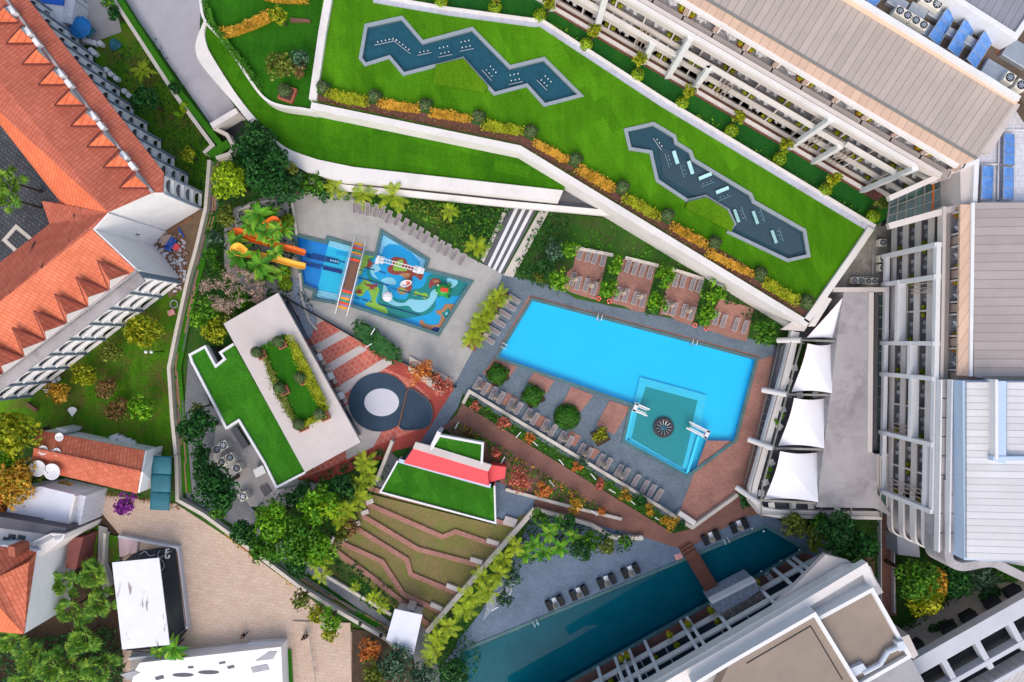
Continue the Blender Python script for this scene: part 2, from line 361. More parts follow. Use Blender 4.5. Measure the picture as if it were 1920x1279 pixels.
A1 = R(30.5)     # direction of the upper hotel wing, below +X
M = dict(
 white=plain('white_render', 'dedad7', .08, .5, .7, 3, .004, stain=.12), whitec=plain('white_paint', 'dddee0', .06, .5, .5, 3, 0, stain=.08),
 dirtyw=plain('weathered_white_render', 'd6d2d0', .12, .35, .8, 4, .006, stain=.22),
 capw=plain('parapet_paint', 'dcd9d6', .06, .4, .7, 5, .004, stain=.16),
 pale=plain('pale_render', 'c6beba', .08, .3, .8, 9, .004, stain=.1),
 concrete=plain('concrete', 'a3a09f', .16, .5, .9, 7, .01, stain=.15),
 oldconc=plain('stained_roof_concrete', 'a8a4a6', .16, .25, .9, 5, .01, stain=.5),
 poolconc=plain('washed_concrete', 'a9a8a5', .14, .7, .85, 10, .01, stain=.10),
 drive=plain('driveway_concrete', 'adabb3', .12, .2, .9, 6, .01, stain=.16),
 speck=plain('mossy_roof_concrete', '9a9690', .4, 1.2, .95, 4, .02, stain=.8),
 kerb=plain('kerb_concrete', 'c9c2b8', .12, 1, .85, 6, .006), steel=plain('grey_steel', '8b8a84', .1, 1, .45, 6, 0, metal=.3),
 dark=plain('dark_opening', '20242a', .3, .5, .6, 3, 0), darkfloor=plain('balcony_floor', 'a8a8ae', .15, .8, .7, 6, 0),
 soil=plain('soil', '4a3b2e', .35, 1.2, .95, 6, .03), earth=plain('bare_earth', '7a6650', .3, .8, .95, 6, .03, stain=.4),
 mulch=plain('mulch', '6b4b40', .35, 1.5, .95, 8, .03),
 greydk=plain('slate_grey_paint', '5b5b62', .1, .5, .7, 6, .004), gravel=plain('roof_gravel', '93867a', .12, .3, .95, 12, .01, stain=.12),
 orange=plain('orange_plastic', 'e06c1c', .05, 1, .35, 6, 0), yellow=plain('yellow_plastic', 'f8b840', .05, 1, .35, 6, 0),
 oterra=plain('orange_glazed_pot', 'd98a1c', .1, 2, .5, 6, 0), terra=plain('terracotta', 'a8604a', .12, 2, .8, 6, .004),
 wood=plain('brown_wood', '7e5a48', .25, 3, .7, 14, .01), tan=seams('tan_sheet_metal', 'd6b7a0', 'a88a78', -R(0), .9, .05),
 wicker=plain('black_wicker', '1d242b', .2, 4, .6, 20, .01), mattress=plain('brown_grey_sling', '857d80', .12, 2, .8, 20, .004),
 cream=plain('cream_canvas', 'cfc0ae', .1, 2, .9, 12, .01), sail=plain('white_sail_membrane', 'f0f0f4', .03, .3, .6, 6, 0),
 redp=plain('red_paint', 'e8545a', .06, .6, .6, 6, .003), blue=plain('blue_plastic', '1e74b8', .15, 1.5, .5, 6, 0),
 navy=plain('navy_paint', '0b2f7c', .06, 1, .5, 6, 0), tealtarp=plain('teal_tarpaulin', '2b6a78', .2, .6, .6, 4, .01, stain=.2),
 pebble=plain('white_pebbles', '98a2b0', .4, 3, .95, 9, .03, stain=.1), bark=plain('bark', '5a4a3c', .3, 3, .9, 12, .02),
 rimgrey=plain('pond_rim_granite', '8f9aa2', .1, .8, .6, 8, .004), pondfloor=plain('pond_tile', '3a6c7e', .2, 1, .6, 6, .004),
 pondfloor2=plain('pond_slate', '44606e', .15, 1, .6, 9, .004),
 black=plain('black_rubber', '14181c', .2, 1, .6, 6, 0), redcloth=plain('red_cloth', 'b02a2a', .1, 3, .9, 12, 0), greenp=plain('green_fibreglass', '2f9a44', .15, 3, .35, 6, 0),
 skin=plain('skin', 'b98768', .05, 4, .6, 6, 0), cloth=plain('dark_clothing', '1c1e28', .2, 6, .9, 20, 0), hair=plain('dark_hair', '18120e', .2, 8, .8, 20, 0),
 silver=plain('galvanised_sheet', 'b4bcc4', .15, 1.5, .3, 6, 0, metal=.5), solar=None, pink=plain('pink_floor', 'c3a9ae', .1, .5, .8, 6, 0),
 lawn=grass('roof_lawn', '447c0e', '569216', R(60), .8), lawn2=grass('crescent_lawn', '356c0c', '468210', R(12), .9),
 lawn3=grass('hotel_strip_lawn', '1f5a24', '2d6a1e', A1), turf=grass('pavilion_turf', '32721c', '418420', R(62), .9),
 turf2=grass('wedge_turf', '507f0e', '618c16', R(20), .3), gardeng=grass('garden_grass', '3a6a12', '5f8a1c', 0, 0, '6b5c34'),
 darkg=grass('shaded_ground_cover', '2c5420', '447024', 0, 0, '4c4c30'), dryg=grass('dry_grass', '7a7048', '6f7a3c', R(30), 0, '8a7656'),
 verge=grass('clipped_verge', '2f6a14', '3f7c1c', 0), roofgarden=grass('terrace_grass', '286012', '347414', R(10), .3),
 deck=paver('grey_deck_pavers', '6b7b88', '748492', '56626e', R(16), .5, .22), brick=paver('brick_pavers', 'b08274', 'a4766a', '90685c', R(16), .45, .22),
 brick2=paver('brick_path_pavers', '926a5c', '886054', '70504a', R(-31), .45, .22), redplaza=paver('red_pavers', 'cf7060', 'c46456', 'd09888', R(45), .7, .7, .05),
 redplaza2=paver('red_border_pavers', 'b85248', 'ac4a40', '9a4a42', R(20), .35, .18), tanpave=paver('tan_plaza_pavers', 'c6b1a0', 'bfa795', 'ad9886', R(8), .9, .45, .02, .1),
 cobble=paver('courtyard_cobbles', '4c4f55', '5e6066', '34363c', R(40), .5, .5, .06, .4), hotelpath=paver('hotel_path_bricks', '7f4f46', '754840', '5c3c36', -A1, .5, .2),
 lapdeck=paver('blue_grey_pavers', '72859a', '6a7c92', '586a7e', R(25), .5, .2), ramp=paver('service_path_pavers', '82858a', '787b80', '5c6066', R(-35), .4, .2),
 rimtile=paver('pool_rim_tiles', '5c8286', '54787c', '486a6e', R(16), .3, .3, .04),
 metal=seams('standing_seam_roof', 'aaa09a', '7c726c', A1-R(0), .82, .07), metal2=seams('standing_seam_roof_east', 'a89f9c', '8a817e', R(90), .95, .09),
 metalfar=seams('far_seam_roof', '8f909a', '6b6c78', A1, .8, .07), metalw=seams('white_sheet_roof', 'cfd0d2', 'a2a5ac', R(90), .72, .1),
 tile_a=tiles('clay_tiles_lit_slope', 'dc7450', 'e68058', 'b4543a', R(-53)+R(90)), tile_b=tiles('clay_tiles_shaded_slope', 'c46c54', 'cf7860', '98483c', R(-53)+R(90)),  # same clay tile twice: sunlit and shaded slopes painted in by colour
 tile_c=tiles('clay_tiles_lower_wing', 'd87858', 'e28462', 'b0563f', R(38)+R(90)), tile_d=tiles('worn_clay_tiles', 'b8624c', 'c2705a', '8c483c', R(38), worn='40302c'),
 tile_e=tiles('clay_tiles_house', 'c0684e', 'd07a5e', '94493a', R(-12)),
 tiled_white=paver('white_roof_tiles', 'c6cad4', 'd0d2da', 'a8acb8', 0, .7, .7, .02, .1), stonedeck=paver('grid_decking', '7a706c', '655d5c', '9c948c', R(29), 1.1, 1.1, .04, .3),
 glassg=glassm('green_glass', '3a5450'), glassd=glassm('dark_glass', '2c3842'), glassb=glassm('blue_roof_glass', '9fc4e4', .2),
 water_main=watersheet('pool_water', (.93, 1, 1, 1), .02, 0, .05, 2.0), water_lap=watersheet('lap_pool_water', (.32, .84, .86, 1), .0004, .12, .02, .8, 1.2, '003c4c'),
 water_pond=watersheet('pond_water', (.75, .92, .96, 1), .001, .08, .02, 3, 1.25, '0c4050'),
 # leaves
 l_lime=leafm('lime_leaves', '6a8c10', '9aba1c', 'b4cc2a'), l_mid=leafm('green_leaves', '2c5c14', '4a8420', '6a9a24'),
 l_bright=leafm('bright_leaves', '3c7c14', '68a41c', '94c02a'), l_dark=leafm('dark_leaves', '1c4420', '2f6430', '447c30'),
 l_deep=leafm('deep_green_leaves', '16401c', '265c26', '38742a'), l_olive=leafm('olive_leaves', '4c5c20', '6f7c2c', '8f9a3c'),
 l_yellow=leafm('yellow_green_leaves', '6c8012', '98a41a', 'bcba28'), l_gold=leafm('golden_leaves', '7c8018', 'b8902a', 'd8a036', 'e4b848'),
 l_orange=leafm('orange_leaves', 'b4602c', 'd8843c', 'e8a050'), l_red=leafm('pink_red_leaves', 'a04a44', 'cc6e5c', 'e09070'),
 l_brown=leafm('brown_leaves', '5c4a30', '86663c', 'a08450'), l_grey=leafm('grey_green_leaves', '2c4a3c', '4a6c50', '668868'),
 l_purple=leafm('purple_bracts', '6a1c6c', '9434a0', 'b050b8'), l_pinkb=leafm('dry_blossom', 'a08878', 'c4a898', 'd8c0b0'),
 l_topi=leafm('clipped_leaves', '4c5c38', '66784a', '7c8c5c'), l_banana=leafm('banana_leaves', '3a7c1c', '5c9a22', '90b636'),
 l_palm=leafm('palm_leaflets', '668c18', '96b020', 'bcc42e'), l_fan=leafm('fan_palm_leaves', '447828', '6c9c34', '9cb83c'), l_hedge=leafm('hedge_leaves', '2c5c10', '3f7a18', '5a9420'),
)
def solarm():
    t = NT('solar_glass'); p = t.pos(); br = t.n('TexBrick'); t.L(t.pos(A1), br.inputs[0]); br.offset = 0
    br.inputs['Scale'].default_value = 1; br.inputs['Brick Width'].default_value = .32; br.inputs['Row Height'].default_value = .32; br.inputs['Mortar Size'].default_value = .008
    br.inputs['Color1'].default_value = C('4f83cc'); br.inputs['Color2'].default_value = C('5f96dc'); br.inputs['Mortar'].default_value = C('86a8dc')
    return t.out(t.mix(1.0, br.outputs[0], t.ramp(t.noise(p, 1.5, 4), [(.3, .8), (.7, 1.15)]), 'MULTIPLY'), .25, .6)
M['solar'] = solarm()
# ---------------------------------------------------------------- foliage builders
def np_mesh(name, V, F, m, parent=None, loc=None, smooth=False):
    me = bpy.data.meshes.new(name); nv = len(V); nf = len(F); k = F.shape[1]
    me.vertices.add(nv); me.vertices.foreach_set('co', V.astype(np.float32).ravel())
    me.loops.add(nf*k); me.loops.foreach_set('vertex_index', F.astype(np.int32).ravel())
    me.polygons.add(nf); me.polygons.foreach_set('loop_start', np.arange(0, nf*k, k, dtype=np.int32))
    me.materials.append(m); me.update(calc_edges=True); me.validate()
    o = bpy.data.objects.new(name, me); col.objects.link(o)
    if parent is not None: o.parent = parent; KIDS.setdefault(parent.name, []).append(o)
    if loc is not None: o.location = loc
    return o
def leaf_quads(pos, nrm, size, rng, aspect=.55):
    """one pointed four-sided leaf per position, lying across its normal"""
    n = len(pos); nrm = nrm/np.maximum(np.linalg.norm(nrm, axis=1, keepdims=True), 1e-6)
    t = rng.normal(size=(n, 3)); t -= nrm*(t*nrm).sum(1, keepdims=True); t /= np.maximum(np.linalg.norm(t, axis=1, keepdims=True), 1e-6)
    b = np.cross(nrm, t); s = (size*rng.uniform(.6, 1.3, n))[:, None]
    V = np.stack([pos-t*s, pos+b*s*aspect, pos+t*s, pos-b*s*aspect], 1).reshape(-1, 3)
    return V, np.arange(4*n).reshape(-1, 4)
def crown_points(r, h, z0, rng, n, clumps, flat=.6):
    """leaf positions and normals over clumps that fill a crown of radius r, from z0 to z0+h"""
    cs = []
    for i in range(clumps):
        a = rng.uniform(0, 2*math.pi); q = math.sqrt(rng.uniform(0, 1))*.72
        rr = r*q*rng.uniform(.8, 1.12)
        cz = z0 + h*(.28 + .5*math.sqrt(max(0, 1-q*q))*rng.uniform(.5, 1.1))
        cs.append((rr*math.cos(a), rr*math.sin(a), cz, r*rng.uniform(.27, .45)*(1.15-.35*q)))
    cs = np.array(cs); w = cs[:, 3]**2; idx = rng.choice(len(cs), n, p=w/w.sum())
    d = rng.normal(size=(n, 3)); d[:, 2] = np.abs(d[:, 2])*.9 - .25; d /= np.linalg.norm(d, axis=1, keepdims=True)
    c = cs[idx]; pos = c[:, :3] + d*c[:, 3:4]*rng.uniform(.7, 1.12, (n, 1))*np.array([1, 1, flat])
    return pos, d + rng.normal(size=(n, 3))*.45
TREE_N = 0
def tree(x, y, rpx, mat, label, h=5.0, z=0.0, leaf=.26, dens=1.0, cat='tree', group=None, name='tree', clumps=None, crown_h=None, trunk=True, sparse=False):
    """x, y, rpx: the crown's middle and radius in the photograph; h: height of the crown's widest level"""
    global TREE_N; TREE_N += 1
    rng = np.random.default_rng(100+TREE_N)
    zc = z+h; c = P(x, y, zc); r = rpx*(H-zc)/FPX
    t = thing(name, label, cat, (c.x, c.y, z), 0, group)
    ch = crown_h or min(2.2*r, h*.9)
    n = int(min(6500, max(160, 150*(1.35 if mat in ('l_deep', 'l_dark') else 1)*dens*r*r)))
    pos, nr = crown_points(r, ch, h-ch*.55, rng, n, clumps or int(9+r*5))
    V, F = leaf_quads(pos, nr, np.full(n, leaf), rng)
    np_mesh('crown', V, F, M[mat], t)
    if trunk:
        mb = MB(); top = h-ch*.1
        mb.tube([(0, 0, 0), (.05*r, 0, top*.4), (0, .06*r, top*.75), (0, 0, top)], [.09*r+.05, .07*r+.04, .05*r+.03, .03], 7)
        for k in range(5 if not sparse else 9):
            a = k*2.4+TREE_N; q = rng.uniform(.5, .85)*r
            s0 = Vector((0, 0, top*rng.uniform(.4, .65))); e = Vector((q*math.cos(a), q*math.sin(a), h+rng.uniform(-.2, .25)*ch))
            mid = s0.lerp(e, .5)+Vector((0, 0, .1*r))
            mb.tube([s0, mid, e], [.04*r+.03, .03*r+.02, .015], 5)
        mb.build('trunk', M['bark'], t, local=True)
    return t
def shrub(x, y, rpx, mat, label, h=1.3, z=0.0, leaf=.2, cat='shrub', group=None, name='shrub', dens=1.0):
    return tree(x, y, rpx, mat, label, h*.6, z, leaf, dens, cat, group, name, clumps=9, crown_h=h, trunk=True)
def in_poly(px, py, poly):
    inside = np.zeros(len(px), bool); n = len(poly)
    for i in range(n):
        x1, y1 = poly[i-1][:2]; x2, y2 = poly[i][:2]
        cond = ((y1 > py) != (y2 > py)) & (px < (x2-x1)*(py-y1)/((y2-y1) or 1e-9)+x1)
        inside ^= cond
    return inside
def leafmass(name, poly, mat, z0, h, label=None, cat=None, kind=None, leaf=.2, dens=1.0, lump=.5, seed=1, group=None, parent=None, core=True):
    """plants massed over an outline (pixels at z0+h): a lumpy leafy body from z0 up to about z0+h"""
    rng = np.random.default_rng(seed); zt = z0+h*.8
    w = [(p.x, p.y) for p in WP(poly, zt)]; a = np.array(w); mn, mx = a.min(0), a.max(0)
    area = abs(sum(w[i-1][0]*w[i][1]-w[i][0]*w[i-1][1] for i in range(len(w))))/2
    nb = int(area*dens*16*(.2/leaf)**2); bb = (mx[0]-mn[0])*(mx[1]-mn[1]); N = int(nb*bb/max(area, .01))
    N = min(N, 60000)
    x = rng.uniform(mn[0]-.1, mx[0]+.1, N); y = rng.uniform(mn[1]-.1, mx[1]+.1, N)
    jx = x+rng.normal(size=N)*.12; jy = y+rng.normal(size=N)*.12
    k = in_poly(jx, jy, w); x, y = x[k], y[k]; n = len(x)
    f = np.array([mnoise.noise(Vector((x[i]*.75, y[i]*.75, seed*3.1))) for i in range(n)])
    f2 = np.array([mnoise.noise(Vector((x[i]*2.2, y[i]*2.2, seed*1.7))) for i in range(n)])
    z = z0 + h*(1-lump*.55+lump*(f*.7+f2*.45)) - rng.uniform(0, .3, n)*h
    nr = np.stack([-f2*.8+rng.normal(size=n)*.55, f*.8+rng.normal(size=n)*.55, np.ones(n)], 1)
    c = np.array([a[:, 0].mean(), a[:, 1].mean(), z0])
    V, F = leaf_quads(np.stack([x, y, z], 1)-c, nr, np.full(n, leaf), rng)
    if parent is not None: c2 = tuple(c-np.array(parent.location)); 
    o = np_mesh(name, V, F, M[mat], parent, tuple(c) if parent is None else c2)
    return tag(o, label, cat, group, kind)
def hedge(poly, mat, z0, h, label, seed=1, leaf=.13, dens=1.0, cat='hedge', group=None, name='hedge', body='hedgecore'):
    """clipped hedge: solid twiggy body with a skin of leaves"""
    zt = z0+h; w = WP(poly, zt); cx = sum(p.x for p in w)/len(w); cy = sum(p.y for p in w)/len(w)
    t = thing(name, label, cat, (cx, cy, z0), 0, group)
    k = .78; inner = [Vector((cx+(p.x-cx)*k, cy+(p.y-cy)*k, 0)) for p in w]
    MB().prismw(inner, zt-.2, z0).build('stems', M[mat], t)
    leafmass('leaves', poly, mat, z0+h*.35, h*.8, leaf=leaf, dens=dens*1.7, lump=.5, seed=seed, parent=t)
    return t
# feather palm ------------------------------------------------------------
def frond_mb(L, az, lift, rng, droop=1.0, nl=15, lw=.07, ll=.34):
    V = []; Fc = []; pts = []
    for i in range(nl+1):
        u = i/nl; q = L*(u*math.cos(lift*.6)); zz = L*(math.sin(lift)*u - .55*droop*u*u)
        pts.append(np.array([q*math.cos(az), q*math.sin(az), zz]))
    side = np.array([-math.sin(az), math.cos(az), 0])
    for i in range(1, nl+1):
        u = i/nl; p = pts[i]; d = pts[i]-pts[i-1]; d /= np.linalg.norm(d); ln = L*ll*(math.sin(math.pi*min(1, u*.86+.1))**.7)
        for s in (-1, 1):
            e = p + (side*s*.83 + d*.62)*ln + np.array([0, 0, -.25*ln*rng.uniform(.3, 1)])
            w = d*L*lw*.5; b = len(V); m = (p*.45+e*.55)
            V += [p-w*.5, m-w, e, m+w, p+w*.5]; Fc += [(b, b+1, b+2, b+3), (b, b+3, b+4, b)]
    b = len(V); up = side*.02*L
    for i in range(nl): V += [pts[i]-up, pts[i]+up, pts[i+1]+up*.6, pts[i+1]-up*.6]; Fc.append((b+4*i, b+4*i+1, b+4*i+2, b+4*i+3))
    return V, Fc
def palm_crown_mesh(seed, nf=11, nl=17, droop=.9, ll=.24, lw=.045):
    rng = np.random.default_rng(seed); V = []; Fc = []
    for k in range(nf):
        az = k*2.399+rng.uniform(-.2, .2); lift = rng.uniform(.25, 1.15) if k > nf*.4 else rng.uniform(.1, .5)
        v, f = frond_mb(rng.uniform(.8, 1.05), az, lift, rng, droop, nl, lw, ll); b = len(V); V += v; Fc += [tuple(b+i for i in q) for q in f]
    me = bpy.data.meshes.new('palm_fronds'); me.from_pydata([tuple(v) for v in V], [], [tuple(dict.fromkeys(q)) for q in Fc]); me.update(); return me
def fan_crown_mesh(seed, nf=20):
    rng = np.random.default_rng(seed); V = []; Fc = []
    for k in range(nf):
        az = k*2.399; lift = rng.uniform(-.1, 1.2); L = rng.uniform(.22, .72)
        d = np.array([math.cos(az)*math.cos(lift), math.sin(az)*math.cos(lift), math.sin(lift)]); s = np.array([-math.sin(az), math.cos(az), 0]); u = np.cross(s, -d)
        hub = d*L*.75; b = len(V); V += [d*.02+s*.01, d*.02-s*.01, hub-s*.01, hub+s*.01]; Fc.append((b, b+1, b+2, b+3))
        nb = 11
        for j in range(nb):
            t = (j/(nb-1)-.5)*2.9; dd = d*math.cos(t)+s*math.sin(t); ln = .42*rng.uniform(.85, 1.05)*(1-.15*abs(t)); e = hub+dd*ln+np.array([0, 0, -.16*rng.uniform(.4, 1.2)]); m = hub+dd*ln*.55
            w = np.cross(dd, u)*.045; b = len(V); V += [hub, m-w, e, m+w]; Fc.append((b, b+1, b+2, b+3))
    me = bpy.data.meshes.new('fan_fronds'); me.from_pydata([tuple(v) for v in V], [], Fc); me.update(); return me
def banana_mesh(seed, nf=11):
    rng = np.random.default_rng(seed); V = []; Fc = []
    for k in range(nf):
        az = k*2.399+rng.uniform(-.3, .3); L = rng.uniform(.75, 1.1); lift = rng.uniform(.5, 1.2); n = 9; W = rng.uniform(.13, .18)
        s = np.array([-math.sin(az), math.cos(az), 0]); b = len(V)
        for i in range(n+1):
            u = i/n; q = L*u*math.cos(lift*.55); zz = L*(math.sin(lift)*u-.75*u*u); w = W*L*(math.sin(math.pi*min(1, .08+u*.95)))**.6*(1+.12*rng.uniform(-1, 1))
            p = np.array([q*math.cos(az), q*math.sin(az), zz]); V += [p-s*w+np.array([0, 0, w*.35]), p, p+s*w+np.array([0, 0, w*.35])]
        for i in range(n):
            for c_ in (0, 1): Fc.append((b+3*i+c_, b+3*i+c_+1, b+3*(i+1)+c_+1, b+3*(i+1)+c_))
    me = bpy.data.meshes.new('banana_fronds'); me.from_pydata([tuple(v) for v in V], [], Fc); me.update(); return me
PALM = [palm_crown_mesh(s) for s in (1, 2, 3)]; FAN = [fan_crown_mesh(s) for s in (4, 5)]; BAN = [banana_mesh(s) for s in (6, 7, 8)]
MESHN = {}
def with_mat(me, m):
    k = (me.name, m)
    if k not in MESHN:
        c = me.copy(); c.materials.clear(); c.materials.append(M[m]); MESHN[k] = c
    return MESHN[k]
PN = 0
def palm(x, y, rpx, label, kind='feather', h=4.0, z=0.0, mat=None, group=None, cat='palm tree', name=None):
    global PN; PN += 1
    zc = z+h; c = P(x, y, zc); r = rpx*(H-zc)/FPX
    lib, dm, nm = {'feather': (PALM, 'l_palm', 'palm_tree'), 'fan': (FAN, 'l_fan', 'fan_palm'), 'banana': (BAN, 'l_banana', 'banana_plant')}[kind]
    t = thing(name or nm, label, cat, (c.x, c.y, z), 0, group)
    o = bpy.data.objects.new('fronds', with_mat(lib[PN % len(lib)], mat or dm)); col.objects.link(o); o.parent = t; KIDS.setdefault(t.name, []).append(o)
    o.location = (0, 0, h-r*.12); o.rotation_euler = (0, 0, PN*1.3); k = r*1.12; o.scale = (k, k, k)
    mb = MB(); mb.tube([(0, 0, 0), (.03, .02, h*.5), (0, 0, h)], [.16, .12, .1], 7); mb.build('trunk', M['bark'], t, local=True)
    return t
def ballmesh(r, hz, seed, n=420, leaf=.1):
    rng = np.random.default_rng(seed); d = rng.normal(size=(n, 3)); d[:, 2] = np.abs(d[:, 2])*1.1-.35; d /= np.linalg.norm(d, axis=1, keepdims=True)
    return leaf_quads(d*np.array([r, r, hz])*rng.uniform(.93, 1.05, (n, 1)), d+rng.normal(size=(n, 3))*.3, np.full(n, leaf), rng)
def topiary(x, y, rpx, label, z=0.0, h=1.5, mat='l_topi', group=None, pot=None, potrot=0.0, pothex='terra', square=False, seed=3):
    """clipped ball (or drum) of leaves, optionally over a square planter"""
    zc = z+h*.75; c = P(x, y, zc); r = rpx*(H-zc)/FPX
    t = thing('topiary', label, 'topiary', (c.x, c.y, z), 0, group)
    V, F = ballmesh(r, r*.8, seed, int(500*max(1, (r/.8)**2)))
    if square:
        s = np.max(np.abs(V[:, :2]), axis=1)/np.maximum(np.linalg.norm(V[:, :2], axis=1), 1e-5); V[:, :2] *= (1/np.maximum(s, .75))[:, None]*.93
        ca, sa = math.cos(potrot), math.sin(potrot); V[:, :2] = V[:, :2] @ np.array([[ca, sa], [-sa, ca]])
    V[:, 2] += h-r*.75
    np_mesh('leaves', V, F, M[mat], t)
    mb = MB(); mb.lathe((0, 0, h-r*.75), [(r*.5, -r*.5), (r*.9, -r*.05), (r*.72, r*.4), (r*.3, r*.66)], 12); mb.build('stems', M['l_deep'], t, local=True)
    if pot:
        mb = MB(); mb.box((pot[1], pot[2], .3), (pot[0], pot[0], .6), potrot); o = mb.build('planter', M[pothex], t, local=True, bevel=.02)
        mb = MB(); mb.box((pot[1], pot[2], .605), (pot[0]*.8, pot[0]*.8, .02), potrot); mb.build('soil', M['soil'], t, local=True)
    return t
def bare_tree(x, y, rpx, label, h=6, z=0.0, mat='l_pinkb', dens=1.0, seed=5):
    zc = z+h; c = P(x, y, zc); r = rpx*(H-zc)/FPX; rng = np.random.default_rng(seed)
    t = thing('bare_tree', label, 'tree', (c.x, c.y, z)); mb = MB(); tips = []
    def grow(p, d, L, rad, lev):
        e = p+d*L; mb.tube([p, p.lerp(e, .5)+Vector(rng.normal(size=3)*.04*L), e], [max(rad, .02)*1.25, max(rad, .02), max(rad*.7, .02)], 5 if lev < 3 else 4, False)
        tips.append(e)
        if lev == 5: return
        for k in range(3 if lev < 4 else 3):
            nd = (d + Vector(rng.normal(size=3))*.55 + Vector((0, 0, .06))).normalized(); nd.z = max(nd.z, .02)
            grow(e, nd, L*rng.uniform(.6, .85), rad*.6, lev+1)
    for k in range(5):
        a = k*1.256+.4; grow(Vector((0, 0, h*.35)), Vector((math.cos(a)*.8, math.sin(a)*.8, .5)).normalized(), r*.34, .11, 1)
    mb.tube([(0, 0, 0), (0, 0, h*.4)], [.22, .16], 8); mb.build('branches', M['barkpale'], t, local=True)
    T = np.array([tuple(q) for q in tips]); n = int(3200*dens); T = T[rng.integers(0, len(T), n)]+rng.normal(size=(n, 3))*.12
    V, F = leaf_quads(T, rng.normal(size=(n, 3)), np.full(n, .12), rng); np_mesh('blossom', V, F, M[mat], t)
    return t
M['barkpale'] = plain('pale_bark', '9c8878', .2, 3, .9, 12, .01)
# ---------------------------------------------------------------- ground, sheets and water
POOL = '999,564 1416,675 1377,824 1288,890 1172,826 1187,757 935,669'
KIDS_POOL = [(540+x/5.333, 420+y/5.333) for x, y in [(90,130),(385,205),(405,160),(630,225),(760,305),(890,330),(945,100),(1380,365),(1350,470),(1805,590),(1495,1085),(640,800),(490,775),(270,735),(295,655),(160,600)]]
LAP = '1435,990 1505,1030 1062,1279 1000,1314 872,1314 862,1226'
big = [Vector((-400, -400, 0)), Vector((400, -400, 0)), Vector((400, 400, 0)), Vector((-400, 400, 0))]
g = MB(); g.flat([tuple(p) for p in big], [[tuple(p) for p in WP(h)] for h in (POOL, KIDS_POOL, LAP)])
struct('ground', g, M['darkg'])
LEV = [0.006]
def sheet(name, poly, m, holes=(), z=None, thick=None):
    if z is None:
        LEV[0] += .005; z = LEV[0]
    mb = MB(); mb.sheet(pp(poly) if isinstance(poly, str) else poly, z, holes)
    return struct(name, mb, M[m])
# left-hand side
sheet('courtyard_paving', '-60,190 0,225 130,375 100,430 0,505 -60,560', 'cobble')
mb = MB(); mb.band('30,425 62,452 38,478 8,450', .5, .03, 0, True); struct('courtyard_border', mb, M['kerb'])
sheet('garden_lawn', '330,520 352,560 318,690 322,860 120,800 0,830 -60,830 -60,760 120,700', 'gardeng')
sheet('garden_lawn', '180,60 245,40 420,285 395,300 385,392 330,350 180,130', 'gardeng')
sheet('yard_paving', '60,-40 205,-40 228,60 150,88 120,70', 'concrete')
sheet('debris_yard', '255,440 345,395 388,390 350,530 318,560 270,470', 'earth')
sheet('driveway', '205,-40 376,-40 376,20 372,100 440,200 400,240', 'drive')
sheet('plaza_paving', '60,920 170,925 330,945 430,1010 560,1105 690,1210 740,1320 200,1320 160,1200 100,1100', 'tanpave')
sheet('house_yard', '0,960 160,925 230,1010 230,1320 -60,1320 -60,960', 'soil')
# pool precinct: washed concrete, grey deck, brick
sheet('kids_pool_deck', '430,420 530,365 640,352 760,420 905,495 945,512 940,540 890,650 850,725 640,640 520,560 440,500', 'poolconc', [KIDS_POOL])
sheet('grey_deck', '943,514 1075,545 1462,650 1475,690 1405,915 1300,990 1275,985 868,738 858,765 800,850 780,880 745,870 790,825 850,725 890,650', 'deck', [POOL])
sheet('red_plaza', '524,553 700,655 852,728 838,750 785,835 740,845 720,860 600,905 540,925 520,915 510,640', 'redplaza')
sheet('red_border_paving', '700,655 852,728 838,750 785,835 740,845 720,860 600,905 540,925 520,915 610,880 700,838 800,800 806,745 770,712 720,690', 'redplaza2')
for q in ('524,553 578,577 556,592 540,590', '552,612 597,590 610,600 558,627', '575,655 642,618 657,628 583,668', '598,692 674,648 689,655 605,706', '622,732 720,672 740,679 632,747', '640,765 668,750 700,790 720,800 700,838 650,862'):
    sheet('concrete_stripe', q, 'pale')
for q in ('1418,676 1459,664 1472,690 1405,915 1385,930 1306,982 1273,962 1325,826 1380,827', '927,672 970,688 955,707 940,715 905,700', '1002,698 1039,714 1024,738 988.6,716', '1071,725 1113,741 1088,773 1054,758', '1143,751 1182,764 1152,815 1118,797',
          '905,716 925,722 915,738 897,730', '952,736 972,748 958,765 940,757', '1007,775 1030,786 1015,803 1000,796', '1070,808 1090,818 1078,838 1058,826', '1105,835 1125,845 1112,862 1095,852'):
    sheet('brick_paving', q, 'brick')
mb = MB(); mb.band('994,556 1424,670', .35, .075, 0); mb.band('994,556 927,674', .35, .075, 0); struct('brick_edging', mb, M['brick'])
sheet('brick_path', '856,778 866,757 882,766 1262,1000 1300,990 1385,930 1412,938 1440,965 1395,975 1283,1032 1150,1005 1003,958 1003,935 948,925 930,890 830,800', 'brick2')
sheet('steps_paving', '728,842 748,862 712,925 700,905', 'ramp'); sheet('grey_terrace', '925,900 1003,935 1000,955 960,985 930,985', 'lapdeck')
sheet('lap_pool_deck', '1000,960 1005,955 1210,1008 1283,1032 1395,970 1440,962 1475,985 1560,1010 1530,1060 1020,1340 760,1340 850,1220 860,1200 900,1150 960,1050', 'lapdeck', [LAP])
sheet('brick_terrace', '1506,1034 1560,1060 1640,1040 1640,1120 1440,1340 950,1340 1062,1283', 'brick2')
sheet('brick_walkway', '1652,960 1674,960 1682,1155 1655,1155', 'brick2')
sheet('dry_lawn', '688,925 930,985 1000,958 800,1185 750,1150 617,1030 650,985', 'dryg')
